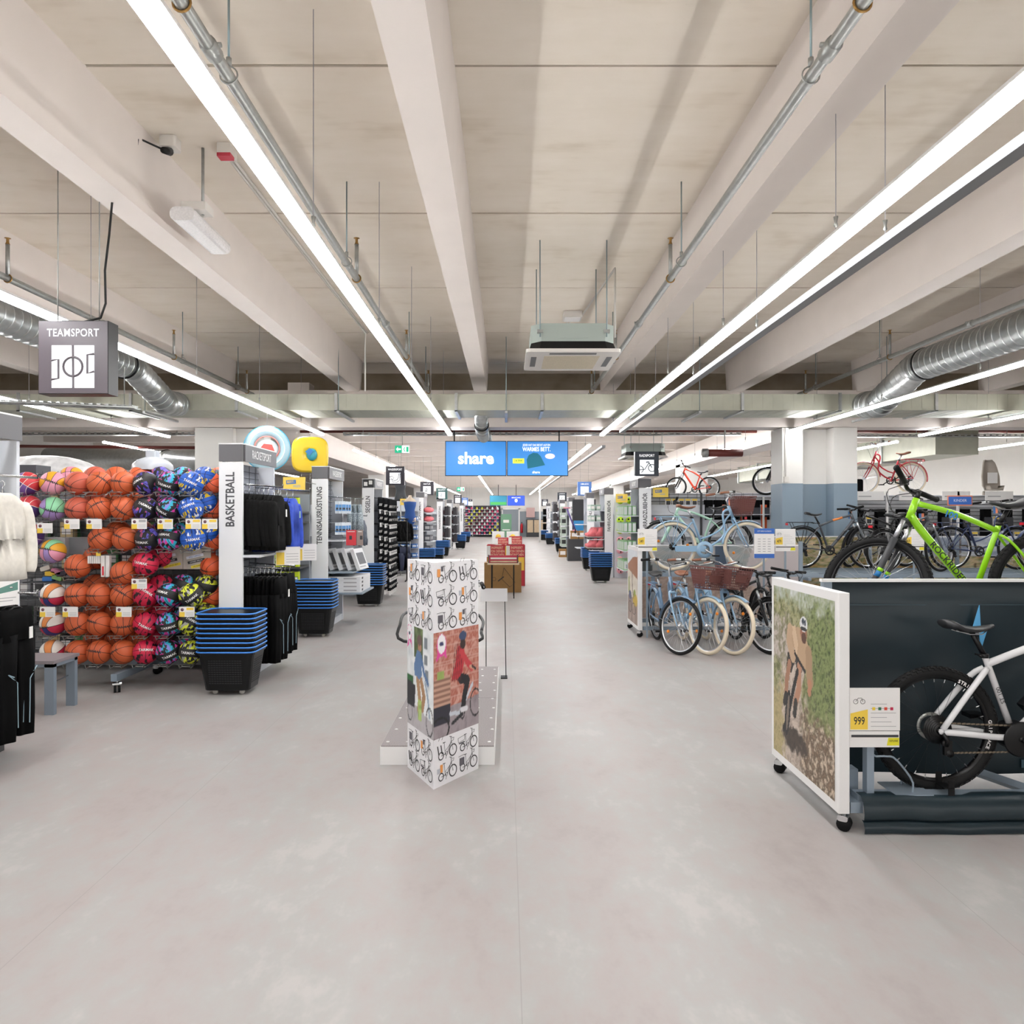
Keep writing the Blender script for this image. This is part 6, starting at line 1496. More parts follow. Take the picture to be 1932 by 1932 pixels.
for k, (s, y) in enumerate(((.0, -.03), (.10, -.03), (.13, -.055), (.16, -.035), (.19, -.06), (.22, -.04), (.25, -.06), (.275, -.045), (.288, 0), (.275, .045), (.2, .05), (0, .04))):
    rings.append([(s*math.copysign(abs(math.cos(a))**.55, math.cos(a)), y, s*math.copysign(abs(math.sin(a))**.55, math.sin(a))) for a in [2*PI*i/40+.01 for i in range(40)]])
q.loft(rings, M_YF, cap=False).build('float_body', t)
q = MB(); q.M = TR(*p, .2); q.sphere((.03,-.05,0), (.085,.05,.10), 14, 8, mat('teal_vinyl', '#3fa3b8', .3)).prism([(-.07,.04),(.0,.1),(.06,.05),(.0,-.02)], -.11, -.08, 'y', mat('blue_packet', '#3b7fc0', .3)).build('packed_part', t)
MB().tube([(p[0], p[1], p[2]-.1), (p[0], p[1], 1.8)], .004, 5, M_STEEL).build('pole', t); MB().tube([(p[0], p[1], p[2]+.28), (p[0], p[1], 3.3)], .0025, 4, M_WIRE).build('cord', t)
# 4: SEGELN
t = end_unit(-1, 14.9, 'SEGELN', 'WASSERSPORT', 'white shelf end lettered SEGELN with sandals hanging beside it', tz=1.95, capmat=mat('fascia_mid_grey', '#87888c', .45))
MB().box(-2.94, -2.72, 14.893, 14.9, 2.30, 2.465, M_INK).box(-2.92, -2.85, 14.888, 14.893, 2.33, 2.41, M_WHITE).box(-2.82, -2.75, 14.888, 14.893, 2.36, 2.44, M_WHITE).build('pictogram_cap', t)
M_SOLE = mat('sandal_black', '#121317', .7, spec=.2)
mb = MB().loft([[(x*.042*(.75+.25*math.cos((z+.12)*9)), y, z) for x, y in ((-1,-.012),(1,-.012),(1,.012),(-1,.012))] for z in (-.25, -.2, -.12, -.05, 0)], M_SOLE)
mb.tube([(-.045,-.01,-.16), (-.03,-.05,-.15), (.03,-.05,-.15), (.045,-.01,-.16)], .022, 6, M_SOLE)
for k in range(3): mb.tube([(-.035+.022*k,-.066,-.18), (-.02+.022*k,-.070,-.13)], .006, 4, M_CARD)
mb.box(-.02, .02, -.03, -.027, -.34, -.25, M_CARD); SAND = mb.mesh('sandal')
for r_ in range(7):
    z = 2.10-.275*r_; Ms = []
    for c_ in range(5):
        for dpt in range(3):
            Ms.append(TR(-2.62+.10*dpt+.012*(r_ % 2), 15.02+.19*c_, z-.02*dpt, .55+.1*math.sin(r_*3+c_+dpt)))
        MB().tube([(-2.92, 15.0+.19*c_, z+.01), (-2.35, 15.0+.19*c_, z-.05)], .005, 5, M_DGREY).build('peg', t)
    goods('sandal', f'white striped black sandal, {ORD[r_]} sailing row', 'sandal', f'sandals in row {ORD[r_]} of the sailing end', SAND, Ms)
# wetsuit and swimwear rack between SEGELN and SCHWIMMEN
t = thing('clothes_rack', 'black clothes rack with wetsuits and shorts behind the sandals', 'clothes rack', (-3.0, 19, 0))
for z in (1.62, .98): MB().tube([(-3.6, 19.0, z), (-2.55, 19.0, z)], .014, 8, M_BLACK).build('rail', t)
for x in (-3.55, -2.6): MB().tube([(x, 19.0, .02), (x, 19.0, 1.64)], .016, 8, M_BLACK).tube([(x, 18.7, .02), (x, 19.3, .02)], .018, 6, M_BLACK).build('stand', t)
for i in range(9): hang('wetsuit', 'short black wetsuit on the upper rail behind the sandals', 'wetsuit', 'black wetsuits', 'wet', TR(-3.45+.1*i, 19.0, 1.63, .9), M_TBLACK, w=.4, L=.5, kind='shirt', seed=2)
for i in range(9): hang('swim_shorts', f'{["navy", "black"][i % 2]} swim shorts on the lower rail behind the sandals', 'shorts', f'{["navy", "black"][i % 2]} swim shorts on the rail', 'nsh'+str(i % 2), TR(-3.45+.1*i, 19.0, .99, .9), M_NAVYC if i % 2 == 0 else M_TBLACK, w=.38, L=.62, kind='trousers', seed=2)
# swimsuit mannequins
def torso(x, y, z, m, label, s=1.0, skin='#d8c7b2', suit=True):
    t = thing('torso_form', label, 'mannequin', (x, y, z))
    prof = [(.155, .09, 0), (.165, .10, .06), (.135, .085, .2), (.12, .075, .3), (.15, .095, .42), (.165, .09, .52), (.12, .06, .60), (.045, .045, .64), (.04, .04, .70)]
    def R_(hx, hy, zz, e=1.0): return [(x+s*hx*e*math.cos(2*PI*k/18), y+s*hy*e*math.sin(2*PI*k/18), z+s*zz) for k in range(18)]
    MB().loft([R_(*p) for p in prof], mat('form_'+skin[1:], skin, .5)).build('form', t)
    if suit: MB().loft([R_(.06,.05,-.12), R_(.12,.085,-.04), R_(.16,.10,.05,1.02)]+[R_(*p, 1.04) for p in prof[2:6]]+[R_(.10,.07,.56)], m).build('swimsuit', t)
    else: MB().loft([R_(*p, 1.06) for p in prof[:8]], m).build('top', t)
    MB().cyl((x, y+.02, .0), (x, y+.02, z+.1), .012, 8, M_STEEL).cyl((x, y+.02, 0), (x, y+.02, .015), .12, 16, M_STEEL).build('stand', t)
torso(-2.56, 19.3, 1.55, mat('swim_blue', '#1f4f96', .5), 'mannequin torso in a blue swimsuit near the SCHWIMMEN fin')
torso(-3.0, 20.6, 2.12, mat('charcoal_top', '#3b3f44', .6), 'charcoal torso form on top beside the white column', suit=False)
t = thing('swim_shelf', 'shelf of blue swim goods left of the SCHWIMMEN fin', 'shelf unit', (-3.4, 21.3, 0))
MB().box(-4.2, -2.6, 21.6, 21.65, 0, 2.25, M_FINLIGHT).build('back_panel', t)
for k in range(7): MB().box(-4.2, -2.6, 21.2, 21.6, .2+.27*k, .215+.27*k, M_GRIDBACK).build('shelf', t)
swg = carton_mesh(.14, .3, .12, mat('swim_pack_blue', '#2f62a5', .5), mat('swim_pack_white', '#c8d4df', .5))
goods('swim_pack', 'blue swim pack left of the SCHWIMMEN fin', 'swim pack', 'blue swim packs', swg, [TR(-4.05+.17*j, 21.38, .216+.27*k) for k in range(6) for j in range(9)])
# ------------------------------------------------------------------ hanging light box signs
M_SIGNW = mat('sign_face_white', '#f6f8fa', .5, emit=.45)
def icon(kind, t, x, z, y, s, m):
    """line pictograms on the white field, s = half size"""
    w = .06*s; L = lambda pts, c=False: mb.tube([(x+a*s, y, z+b*s) for a, b in pts], w, 4, m, closed=c)
    mb = MB()
    if kind == 'pitch':
        L([(.02,-1),(.0,1)]); mb.torus((x, y, z), 'y', .45*s, w, 24, 4, m); L([(-1,.3),(-.68,.34),(-.68,-.55),(-1,-.6)]); L([(1,.6),(.68,.56),(.68,-.32),(1,-.22)])
    elif kind == 'bike':
        mb.torus((x-.95*s, y, z-.35*s), 'y', .45*s, w, 20, 4, m, -1.3, 1.6).torus((x+.72*s, y, z-.15*s), 'y', .5*s, w, 24, 4, m, 1.0, 5.9); L([(-1,-.4),(-.3,-.35),(.3,.6),(-.1,.6)]); L([(.3,.6),(.72,-.15)]); L([(-.1,.72),(.35,.72)])
    elif kind == 'wave':
        L([(-1,.2),(-.6,.35),(-.2,.1),(-.5,-.3),(-.1,-.5),(.4,-.3),(.6,.1),(.75,.95)]); L([(-1,-.25),(-.7,-.1),(-.4,-.75),(.3,-.8),(.85,-.4),(.95,.9)])
    elif kind == 'hanger':
        L([(-.8,-.5),(0,.2),(.8,-.5),(-.8,-.5)]); L([(0,.2),(.02,.5),(.2,.6)])
    else:
        L([(-.8,.4),(-.3,.55),(.1,.2),(.7,.5)]); L([(-.7,-.4),(-.1,-.1),(.3,-.6),(.8,-.2)]); mb.torus((x-.2*s, y, z), 'y', .3*s, w, 14, 4, m)
    mb.build('pictogram', t)
def box_sign(x0, x1, y, z0, z1, title, kind, body, label, dep=.13, hang_z=ZC, tw=1.0):
    t = thing('hanging_sign', label, 'sign', ((x0+x1)/2, y, z0), 'hanging department signs'); w, h = x1-x0, z1-z0; xc = (x0+x1)/2
    bm = mat('sign_body_'+body[1:], body, .35)
    MB().box(x0, x1, y+.004, y+dep, z0, z1, mat('sign_case_dark', '#232225', .4) if w > .2 and y < 6 else bm).build('box', t)
    MB().box(x0+.004, x1-.004, y, y+.004, z0+.004, z1-.004, bm).build('front_plate', t)
    zf0, zf1 = z0+.08*h, z0+.66*h; hw = .5*(zf1-zf0)
    MB().box(xc-hw, xc+hw, y-.003, y, zf0, zf1, M_SIGNW).build('light_field', t)
    icon(kind, t, xc, (zf0+zf1)/2, y-.004, hw, bm)
    text(title, (xc, y-.003, z0+.83*h), .15*h, m=M_SIGNW, parent=t, bold=.006, sx=tw, spacing=1.06)
    for a in (.2, .8): MB().cyl((x0+a*w, y+dep/2, z1), (x0+a*w, y+dep/2, hang_z), .004, 5, M_STEEL).build('hanger_rod', t)
    return t
def ps(x0, x1, y0, y1, d): a, b_ = px(x0, y1, d), px(x1, y0, d); return a[0], b_[0], d, a[2], b_[2]
box_sign(*ps(72, 204, 605, 743, 5.0), 'TEAMSPORT', 'pitch', '#665e65', 'large hanging TEAMSPORT sign with football pitch pictogram', tw=.82)
box_sign(*ps(728, 763, 880, 915, 18.7), 'WASSERSPORT', 'wave', '#2f2c36', 'hanging WASSERSPORT sign with race course pictogram', hang_z=4.5, tw=.72)
box_sign(*ps(793, 818, 909, 934, 26), 'NATUR', 'x', '#35333c', 'hanging NATUR sign with footprints pictogram', hang_z=4.5)
box_sign(*ps(823, 844, 921, 942, 31), 'BERGSPORT', 'x', '#3e6664', 'small teal hanging sign with wrench like pictogram', hang_z=4.5, tw=.8)
box_sign(*ps(856, 871, 934, 950, 43), 'OUTDOOR', 'x', '#3b3842', 'small dark hanging sign far down the left row', hang_z=4.5, tw=.8)
box_sign(*ps(871, 883, 939, 953, 50), 'SERVICE', 'x', '#5f86cc', 'small light blue hanging sign far down the left row', hang_z=4.5, tw=.8)
box_sign(*ps(884, 891, 942, 955, 53), 'SKI', 'x', '#3b3842', 'tiny dark hanging sign farthest on the left', hang_z=4.5)
box_sign(*ps(1198, 1243, 852, 898, 14.5), 'RADSPORT', 'bike', '#2b323d', 'hanging RADSPORT sign with bicycle pictogram', hang_z=4.5, tw=.8)
box_sign(*ps(1090, 1116, 909, 935, 25), 'UMKLEIDE', 'hanger', '#5b86cf', 'light blue hanging sign with coat hanger pictogram', hang_z=4.5, tw=.8)
box_sign(*ps(1052, 1069, 929, 946, 38), 'LAUFSPORT', 'x', '#343a44', 'small dark hanging sign with shoe pictogram on the right', hang_z=4.5, tw=.8)
box_sign(*ps(1022, 1034, 942, 955, 50), 'FITNESS', 'x', '#343a44', 'tiny dark hanging sign farthest on the right', hang_z=4.5, tw=.8)
# ------------------------------------------------------------------ screens
def screen(x0, x1, d, y0, y1, label, col, em=.30):
    t = thing('television_screen', label, 'screen', ((x0+x1)/2, d, 2.5), 'ceiling hung screens'); a = px(x0, y1, d); b_ = px(x1, y0, d)
    MB().box(a[0], b_[0], d, d+.06, a[2], b_[2], M_BLACK).build('casing', t)
    MB().box(a[0]+.012, b_[0]-.012, d-.002, d, a[2]+.012, b_[2]-.012, mat('screen_'+col[1:], col, .3, emit=em)).build('picture', t)
    return t, a, b_
M_SW = mat('screen_white', '#ffffff', .5, emit=.45)
t, a, b_ = screen(840, 955.5, 14.6, 832, 898, 'ceiling screen showing the word share on blue', '#3f8fdd')
text('share', ((a[0]+b_[0])/2, 14.594, (a[2]+b_[2])/2-.005), .33, m=M_SW, parent=t, bold=.03)
MB().cyl((a[0]+.18, 14.63, b_[2]), (a[0]+.18, 14.63, 3.9), .012, 8, M_BLACK).build('hanger_pole', t)
t, a, b_ = screen(956.5, 1072, 14.6, 832, 898, 'ceiling screen advertising a blue knitted hat', '#3f8fdd')
xc, W_ = (a[0]+b_[0])/2, b_[0]-a[0]
text('JEDER HAT DAS RECHT AUF EIN', (xc-.02, 14.594, b_[2]-.085), .062, m=M_SW, parent=t, bold=.01, sx=.62)
text('WARMES BETT.', (xc-.02, 14.594, b_[2]-.17), .115, m=M_SW, parent=t, bold=.02, sx=.72)
text('share', (xc-.03, 14.594, a[2]+.075), .07, m=M_SW, parent=t, bold=.02)
HT = [(-.17,-.16),(-.19,.02),(-.15,.11),(-.06,.16),(.03,.15),(.09,.09),(.18,-.09)]
MB().prism([(xc-.03+p[0], (a[2]+b_[2])/2-.045+p[1]) for p in HT], 14.592, 14.597, 'y', mat('screen_teal', '#176f86', .5, emit=.25)).build('knitted_hat', t)
MB().box(xc-.5, xc-.27, 14.592, 14.597, (a[2]+b_[2])/2-.10, (a[2]+b_[2])/2-.0, mat('screen_lime', '#dfee4a', .5, emit=.4)).build('price_field', t)
text('14,99€', (xc-.385, 14.590, (a[2]+b_[2])/2-.05), .068, m=M_INK, parent=t, sx=.9)
MB().prism([(xc+.25+.10*math.cos(q), (a[2]+b_[2])/2+.045+.055*math.sin(q)) for q in [2*PI*k/16 for k in range(16)]], 14.592, 14.597, 'y', mat('screen_pink', '#e8d8ee', .5, emit=.4)).build('speech_bubble', t)
MB().cyl((b_[0]-.18, 14.63, b_[2]), (b_[0]-.18, 14.63, 3.9), .012, 8, M_BLACK).build('hanger_pole', t)
t, a, b_ = screen(924, 956.5, 50, 935, 954, 'distant ceiling screen with green landscape', '#2f7f9c', .35)
MB().box(a[0]+.05, b_[0]-.05, 49.99, 49.997, a[2]+.05, a[2]+.25, mat('screen_green', '#4fae5a', .5, emit=.25)).build('landscape', t); MB().cyl(((a[0]+b_[0])/2, 50.03, b_[2]), ((a[0]+b_[0])/2, 50.03, 4.0), .02, 6, M_BLACK).build('hanger_pole', t)
t, a, b_ = screen(957.5, 990, 50, 935, 954, 'distant ceiling screen in royal blue', '#2f52d8', .4)
text('BERATUNG', ((a[0]+b_[0])/2, 49.99, b_[2]-.15), .12, m=M_SW, parent=t); MB().sphere(((a[0]+b_[0])/2, 49.99, a[2]+.35), (.1,.01,.12), 10, 8, M_SW).build('person_pictogram', t); MB().cyl(((a[0]+b_[0])/2, 50.03, b_[2]), ((a[0]+b_[0])/2, 50.03, 4.0), .02, 6, M_BLACK).build('hanger_pole', t)
# emergency exit signs
def exit_sign(x0, x1, y0, y1, d, label):
    t = thing('exit_sign', label, 'exit sign', px(x0, y0, d), 'green exit signs'); a, b_ = px(x0, y1, d), px(x1, y0, d); w, h = b_[0]-a[0], b_[2]-a[2]; zc = (a[2]+b_[2])/2
    MB().box(a[0], b_[0], d, d+.12, a[2], b_[2], M_WHITE).build('housing', t)
    MB().box(a[0], a[0]+.48*w, d-.002, d, a[2]+.04*h, b_[2]-.04*h, mat('exit_green', '#1fbf8d', .4, emit=.35)).build('green_field', t)
    MB().prism([(a[0]+.08*w, zc), (a[0]+.22*w, zc+.3*h), (a[0]+.22*w, zc+.1*h), (a[0]+.42*w, zc+.1*h), (a[0]+.42*w, zc-.1*h), (a[0]+.22*w, zc-.1*h), (a[0]+.22*w, zc-.3*h)], d-.004, d-.002, 'y', M_SIGNW).build('arrow', t)
    MB().box(a[0]+.5*w, b_[0]-.02*w, d-.002, d, a[2]+.04*h, b_[2]-.04*h, M_SIGNW).tube([(a[0]+.7*w, d-.004, zc+.25*h), (a[0]+.62*w, d-.004, zc), (a[0]+.72*w, d-.004, zc-.3*h)], .03*w, 4, mat('exit_green', '#1fbf8d', .4, emit=.35)).box(a[0]+.8*w, a[0]+.95*w, d-.004, d-.002, zc-.35*h, zc+.3*h, mat('exit_green', '#1fbf8d', .4, emit=.35)).build('running_figure', t)
    MB().cyl(((a[0]+b_[0])/2, d+.06, b_[2]), ((a[0]+b_[0])/2, d+.06, 4.5), .008, 6, M_STEEL).build('hanger_rod', t)
exit_sign(745, 772, 840, 855, 16.8, 'green exit sign with left arrow above the sailing row')
exit_sign(862, 876, 919, 927, 33, 'small distant green exit sign left of the aisle')
# ------------------------------------------------------------------ centre of the aisle
M_PLY = mat('white_cardboard', '#ecebee', .55); M_INKK = mat('print_black', '#232226', .6)
A_, B_, C_ = Vector((-.683, 5.02, 0)), Vector((-.4617, 4.604, 0)), Vector((-.191, 4.99, 0))
t = thing('cardboard_column', 'tall triangular white cardboard column printed with cargo bikes', 'display column', (-.45, 4.85, 0)); TH = 1.44
MB().add([(*A_.xy, .0), (*B_.xy, .0), (*C_.xy, .0), (*A_.xy, TH), (*B_.xy, TH), (*C_.xy, TH)], [(0,1,4,3), (1,2,5,4), (2,0,3,5), (3,4,5)], M_PLY).build('column_body', t)
def icon_mesh(var):
    mb = MB(); m = M_INKK
    def ring(x, z, R_, r): mb.torus((x, 0, z), 'y', R_, r, 22, 4, m, rz=.0006)
    ln = lambda pts, w=.0016, mm=m: mb.tube([(a, 0, b) for a, b in pts], w*.72, 3, mm)
    ring(.062, .036, .034, .0034); ring(-.05, .026, .022, .003); ring(.0, .03, .010, .0016)
    ln([(.062,.036),(.045,.10),(.04,.12)]); ln([(.045,.095),(.01,.035)], .0022); ln([(.045,.085),(-.015,.045)]); ln([(-.012,.03),(-.022,.098)]); ln([(-.034,.1),(-.012,.1)], .0028); ln([(-.05,.026),(0,.03)], .0022); ln([(.028,.125),(.05,.118)], .0025); ln([(.046,.11),(.07,.11),(.066,.094),(.05,.094)]); ln([(.0,.02),(-.006,.0)])
    og = mat('print_orange', '#e79a52', .6); gy = mat('print_grey', '#5d5a62', .6)
    if var % 5 == 0: mb.box(-.058, -.036, -.0006, .0006, .052, .098, og); mb.box(-.085, -.058, -.0006, .0006, .05, .08, mat('print_pale', '#b9bcc6', .6))
    elif var % 5 == 1: mb.box(-.078, -.034, -.0006, .0006, .042, .088, gy); ln([(-.09,.1),(-.035,.104)], .0016)
    elif var % 5 == 2: mb.box(-.085, -.058, -.0006, .0006, .038, .085, og); mb.box(-.05, -.03, -.0006, .0006, .07, .1, gy)
    elif var % 5 == 3:
        for k in (-.07, -.04): ln([(k,.035),(k-.012,.09)], .0055); ln([(k-.004,.12),(k+.006,.14)], .0016)
    else: ln([(-.095,.09),(-.03,.098),(-.03,.07),(-.09,.062),(-.095,.09)], .0016); mb.box(-.085, -.03, -.0006, .0006, .052, .06, gy)
    return mb.mesh('bicycle_print')
IC = [icon_mesh(k) for k in range(5)]
def face_frame(P, Q, off=.002):
    u = (Q-P).normalized(); n = Vector((u.y, -u.x, 0)); return u, n
for P, Q, seed in ((A_, B_, 0), (B_, C_, 2)):
    u, n = face_frame(P, Q); W_ = (Q-P).length; Rm = Matrix(((u.x, -n.x, 0, 0), (u.y, -n.y, 0, 0), (0, 0, 1, 0), (0, 0, 0, 1)))
    for r_, z in enumerate((1.305, 1.155, 1.005, .165, .03)):
        for c_ in range(2):
            o = P+u*(W_*(.27+.47*c_))+n*.002+Vector((0, 0, z)); put('bicycle_print', IC[(r_*2+c_+seed) % 5], Matrix.Translation(o) @ Rm @ Matrix.Scale(1.08, 4), t)
# photographs printed on the two faces
cv = Canvas(60, 66, '#dfe3e6'); X, Y = cv.X, cv.Y
cv.tex(X > -1, ['#d5dadd', '#eceff0', '#c3cacd'], 5, 1); cv.tex((X > .28) & (X < .62) & (Y > .7), ['#2f3d26', '#5a6b46', '#8b9a70'], 10, 2)
for a, b_ in ((.66,.82),(.66,.66),(.7,.52)): cv.poly([(a,b_),(a+.12,b_),(a+.12,b_+.1),(a,b_+.1)], '#7f878d')
cv.tex(Y < .27-.12*X, ['#a9a4a8', '#bab6ba', '#969199'], 8, 3); cv.tex((X < .25) & (Y < .5) & (Y > .28), ['#2b5a35', '#3c7a48'], 6, 4); cv.poly([(0,.2),(.3,.2),(.34,.42),(0,.45)], '#22232a')
cv.line([(.42,.5),(.5,.3),(.46,.2)], .06, '#b08a64', 1.3).line([(.55,.5),(.66,.36),(.6,.24)], .055, '#a8825e', 1.3).poly([(.28,.62),(.4,.78),(.55,.76),(.58,.55),(.5,.5),(.3,.52)], '#5f7fa8').line([(.55,.72),(.66,.58),(.8,.5)], .035, '#54749e', 1.3)
cv.ell(.5,.83,.075,.06,'#a87a62').ell(.49,.875,.095,.05,'#6d5a55').ell(.53,.78,.05,.03,'#3d2c26').line([(.7,.5),(.8,.36),(.86,.2)], .025, '#93a6b8', 1.3).ell(.86,.15,.13,.14,'#1c1c20',0,1,.72).ell(.12,.14,.1,.1,'#1c1c20',0,1,.7).line([(.72,.52),(.92,.48)], .012, '#222', 1.3) if False else None
cv.ell(.5,.83,.075,.06,'#a87a62'); cv.ell(.49,.875,.095,.05,'#6d5a55'); cv.line([(.7,.5),(.8,.36),(.86,.2)], .025, '#93a6b8', 1.3); cv.ell(.86,.15,.13,.14,'#1c1c20',0,1,.72); cv.ell(.12,.14,.1,.1,'#1c1c20',0,1,.7); cv.tex((np.abs(X-.5) < .06) & (Y > .1) & (Y < .3), ['#7fae4a', '#b8cf7a', '#5f8a3a'], 12, 6)
cv.ell(.1,.92,.075,.075,'#f2f0f2'); cv.ell(.1,.92,.085,.085,'#e04aa0',0,1,.8); cv.ell(.1,.91,.03,.02,'#3b3a5a'); cv.poly([(.05,.84),(.0,.76),(.09,.8)],'#e04aa0'); cv.poly([(.12,.83),(.2,.76),(.17,.86)],'#e04aa0')
u, n = face_frame(A_, B_); cv.build('printed_photo', A_+n*.0015+Vector((0,0,.312)), (B_-A_), (0, 0, .68), t)
cv = Canvas(90, 80, '#b87a68'); X, Y = cv.X, cv.Y
cv.tex(X > -1, ['#b06a58', '#c58d7e', '#a95b4a', '#cf9f92', '#b4705f'], 14, 21)
rows = (Y*34).astype(int); mort = ((Y*34) % 1 < .18) | (((X*13+.5*(rows % 2)) % 1) < .06); cv.put(mort & (Y > .22), '#d0aa9e', .55)
cv.tex(Y < .25+.05*X, ['#8f8488', '#a0959a', '#7c7278'], 9, 22)
cv.poly([(0,.28),(.36,.28),(.36,.58),(.16,.58),(0,.55)], '#c29a86'); 
for k in range(5): cv.poly([(0,.33+.05*k),(.36,.33+.05*k),(.36,.345+.05*k),(0,.345+.05*k)], '#8f6a5c')
cv.tex((X > .08) & (X < .22) & (Y > .55) & (Y < .62), ['#7f9a4a', '#a5b56a'], 8, 2)
cv.poly([(0,.12),(.34,.12),(.36,.3),(0,.3)], '#2d2c38'); cv.ell(.14,.08,.2,.12,'#191a1e',0,1,.7); cv.ell(.92,.23,.13,.14,'#17181c',0,1,.76)
cv.line([(.35,.2),(.55,.18),(.66,.26),(.85,.42)], .022, '#c3c8d2', 1.1); cv.line([(.4,.1),(.62,.16)], .02, '#26262b', 1.1); cv.ell(.62,.165,.055,.06,'#1d1e22',0,1,.5)
cv.poly([(.46,.55),(.55,.46),(.78,.42),(.76,.52),(.58,.56)], '#1e1d22'); cv.line([(.74,.47),(.66,.32),(.64,.22)], .05, '#1f1e23', 1.1); cv.line([(.6,.2),(.72,.2)], .025, '#dcdbe0', 1.1)
cv.poly([(.38,.52),(.46,.66),(.52,.82),(.64,.83),(.68,.72),(.62,.56),(.5,.5)], '#b9333c')
for k in range(6): cv.line([(.40+.045*k,.5),(.46+.04*k,.84)], .008, '#5a1b26', 1.1, .8) if k < 5 else None
cv.line([(.6,.76),(.74,.64),(.84,.58)], .04, '#c23e45', 1.1); cv.line([(.8,.6),(.88,.57)], .02, '#c99a82', 1.1)
cv.ell(.66,.875,.055,.05,'#c08a72'); cv.ell(.63,.84,.06,.055,'#3a2a28'); cv.ell(.63,.915,.085,.045,'#3f4e6e'); cv.line([(.84,.60),(.92,.56)], .014, '#222226', 1.1)
cv.ell(.17,.87,.10,.105,'#e04aa0'); cv.ell(.17,.88,.085,.09,'#f2eef2'); cv.ell(.17,.88,.045,.02,'#3b3a66'); cv.poly([(.08,.8),(.05,.72),(.15,.77)],'#e04aa0'); cv.poly([(.2,.78),(.28,.73),(.26,.82)],'#e04aa0')
u, n = face_frame(B_, C_); cv.build('printed_photo', B_+n*.0015+Vector((0,0,.312)), (C_-B_), (0, 0, .68), t)
# white plinth with grey perforated top
t = thing('display_plinth', 'long white plinth with grey dotted top behind the cardboard column', 'plinth', (-.48, 6.4, 0))
MB().box(-.88, -.08, 5.06, 7.7, 0, .125, M_WHITE).build('base', t); MB().box(-.875, -.085, 5.065, 6.38, .125, .133, mat('grey_speckle', '#8f8888', .6, noise=(150, .25))).build('top_board', t); MB().box(-.875, -.085, 6.385, 7.695, .125, .133, mat('grey_speckle', '#8f8888', .6, noise=(150, .25))).build('top_board', t)
DOT = MB().lathe([(0, .002), (.012, .002), (.013, 0)], (0,0,0), 8, M_WHITE).mesh('fixing_dot')
for k in range(9):
    for x in (-.84, -.70, -.25, -.12): put('fixing_dot', DOT, TR(x+.015*(k % 2), 5.15+.3*k, .1335), t)
# longtail cargo bike standing on the plinth, seen from behind
tq, iq = bike('dark cargo bike on the plinth mostly hidden by the cardboard column', 'bicycles on display', 'city', .28, .026, M_GUN, M_GUN, .0, 1.15, fenders=True, rack=True)
q = MB(); loop = [( -.75+.0, -.31, .72), (-.85, -.27, .66), (-.85, .27, .66), (-.75, .31, .78), (-.45, .31, .82), (-.3, .2, .8), (-.3, -.2, .8), (-.45, -.31, .76)]
q.tube(smooth_path(loop+[loop[0]], 36), .012, 8, M_COMP, closed=False).tube([(-.5, .1, .66), (-.5, .1, .8)], .01, 6, M_COMP).tube([(-.5, -.1, .66), (-.5, -.1, .8)], .01, 6, M_COMP).build('passenger_rail', tq)
bpose(tq, rear=(-.50, 5.95), z=.134, heading=PI/2)
# wire sign stand on the plinth edge
t = thing('sign_stand', 'thin black wire sign stand with clear pocket at the plinth end', 'sign stand', (-.1, 7.75, 0))
a, b_ = px(917, 1110, 7.75), px(952, 1110, 7.75)
MB().tube([(a[0], 7.75, .0), (a[0], 7.75, a[2]), (b_[0], 7.75, a[2]), (b_[0]+.015, 7.75, .0)], .005, 5, M_BLACK).tube([(a[0], 7.75, a[2]-.1), (b_[0], 7.75, a[2]-.1)], .004, 4, M_BLACK).build('wire_frame', t)
MB().box(a[0]-.06, b_[0]+.03, 7.74, 7.742, a[2]-.14, a[2], mat('clear_pocket', '#e4e4e6', .2, alpha=.55)).build('clear_pocket', t); MB().box(b_[0]-.04, b_[0]+.03, 7.7, 7.82, 0, .012, M_BLACK).build('base_plate', t)
# promotion table, cartons and red bins further down
t = thing('folding_table', 'small wooden table on black legs in the middle of the aisle', 'table', (-.08, 15.3, 0)); M_WOOD = mat('pale_wood', '#c9b294', .5, noise=(12, .08)); M_KRAFT = mat('kraft_cardboard', '#9a7444', .7, noise=(8, .06))
MB().box(-.39, .27, 15.0, 15.6, .70, .72, M_WOOD).build('table_top', t)
for x in (-.3, .16): MB().tube([(x, 15.03, 0), (x, 15.03, .66), (x, 15.08, .695), (x, 15.52, .695), (x, 15.57, .66), (x, 15.57, 0)], .011, 6, M_BLACK).build('leg', t)
t = thing('game_rack', 'wooden tabletop rack with red and white strips on the small table', 'display', (-.08, 15.3, .72)); MB().box(-.37, .25, 15.3, 15.33, .72, .88, mat('red_board', '#b8344a', .5)).build('board', t)
MB().box(-.33, .22, 15.28, 15.3, .735, .765, M_WOOD).box(-.33, .22, 15.28, 15.3, .80, .835, mat('white_board', '#e3dfd8', .5)).build('strip', t)
for x in (-.38, .235): MB().box(x, x+.02, 15.26, 15.36, .72, .89, M_DGREY).build('end_piece', t)
t = thing('cardboard_carton', 'big brown carton with line drawing under the small table', 'box', (0, 16.4, 0)); MB().box(-.49, .34, 16.2, 16.6, 0, .66, M_KRAFT).build('carton', t)
MB().tube([(-.05, 16.197, .55), (-.1, 16.197, .3), (.08, 16.197, .12), (.2, 16.197, .22), (-.05, 16.197, .55)], .005, 3, M_INK).tube([(-.18, 16.197, .25), (-.05, 16.197, .35)], .014, 3, M_INK).torus((-.27, 16.197, .3), 'y', .04, .004, 14, 3, M_INK).build('printed_drawing', t); MB().box(.335, .3405, 16.22, 16.58, .3, .45, M_CARD).build('label', t)
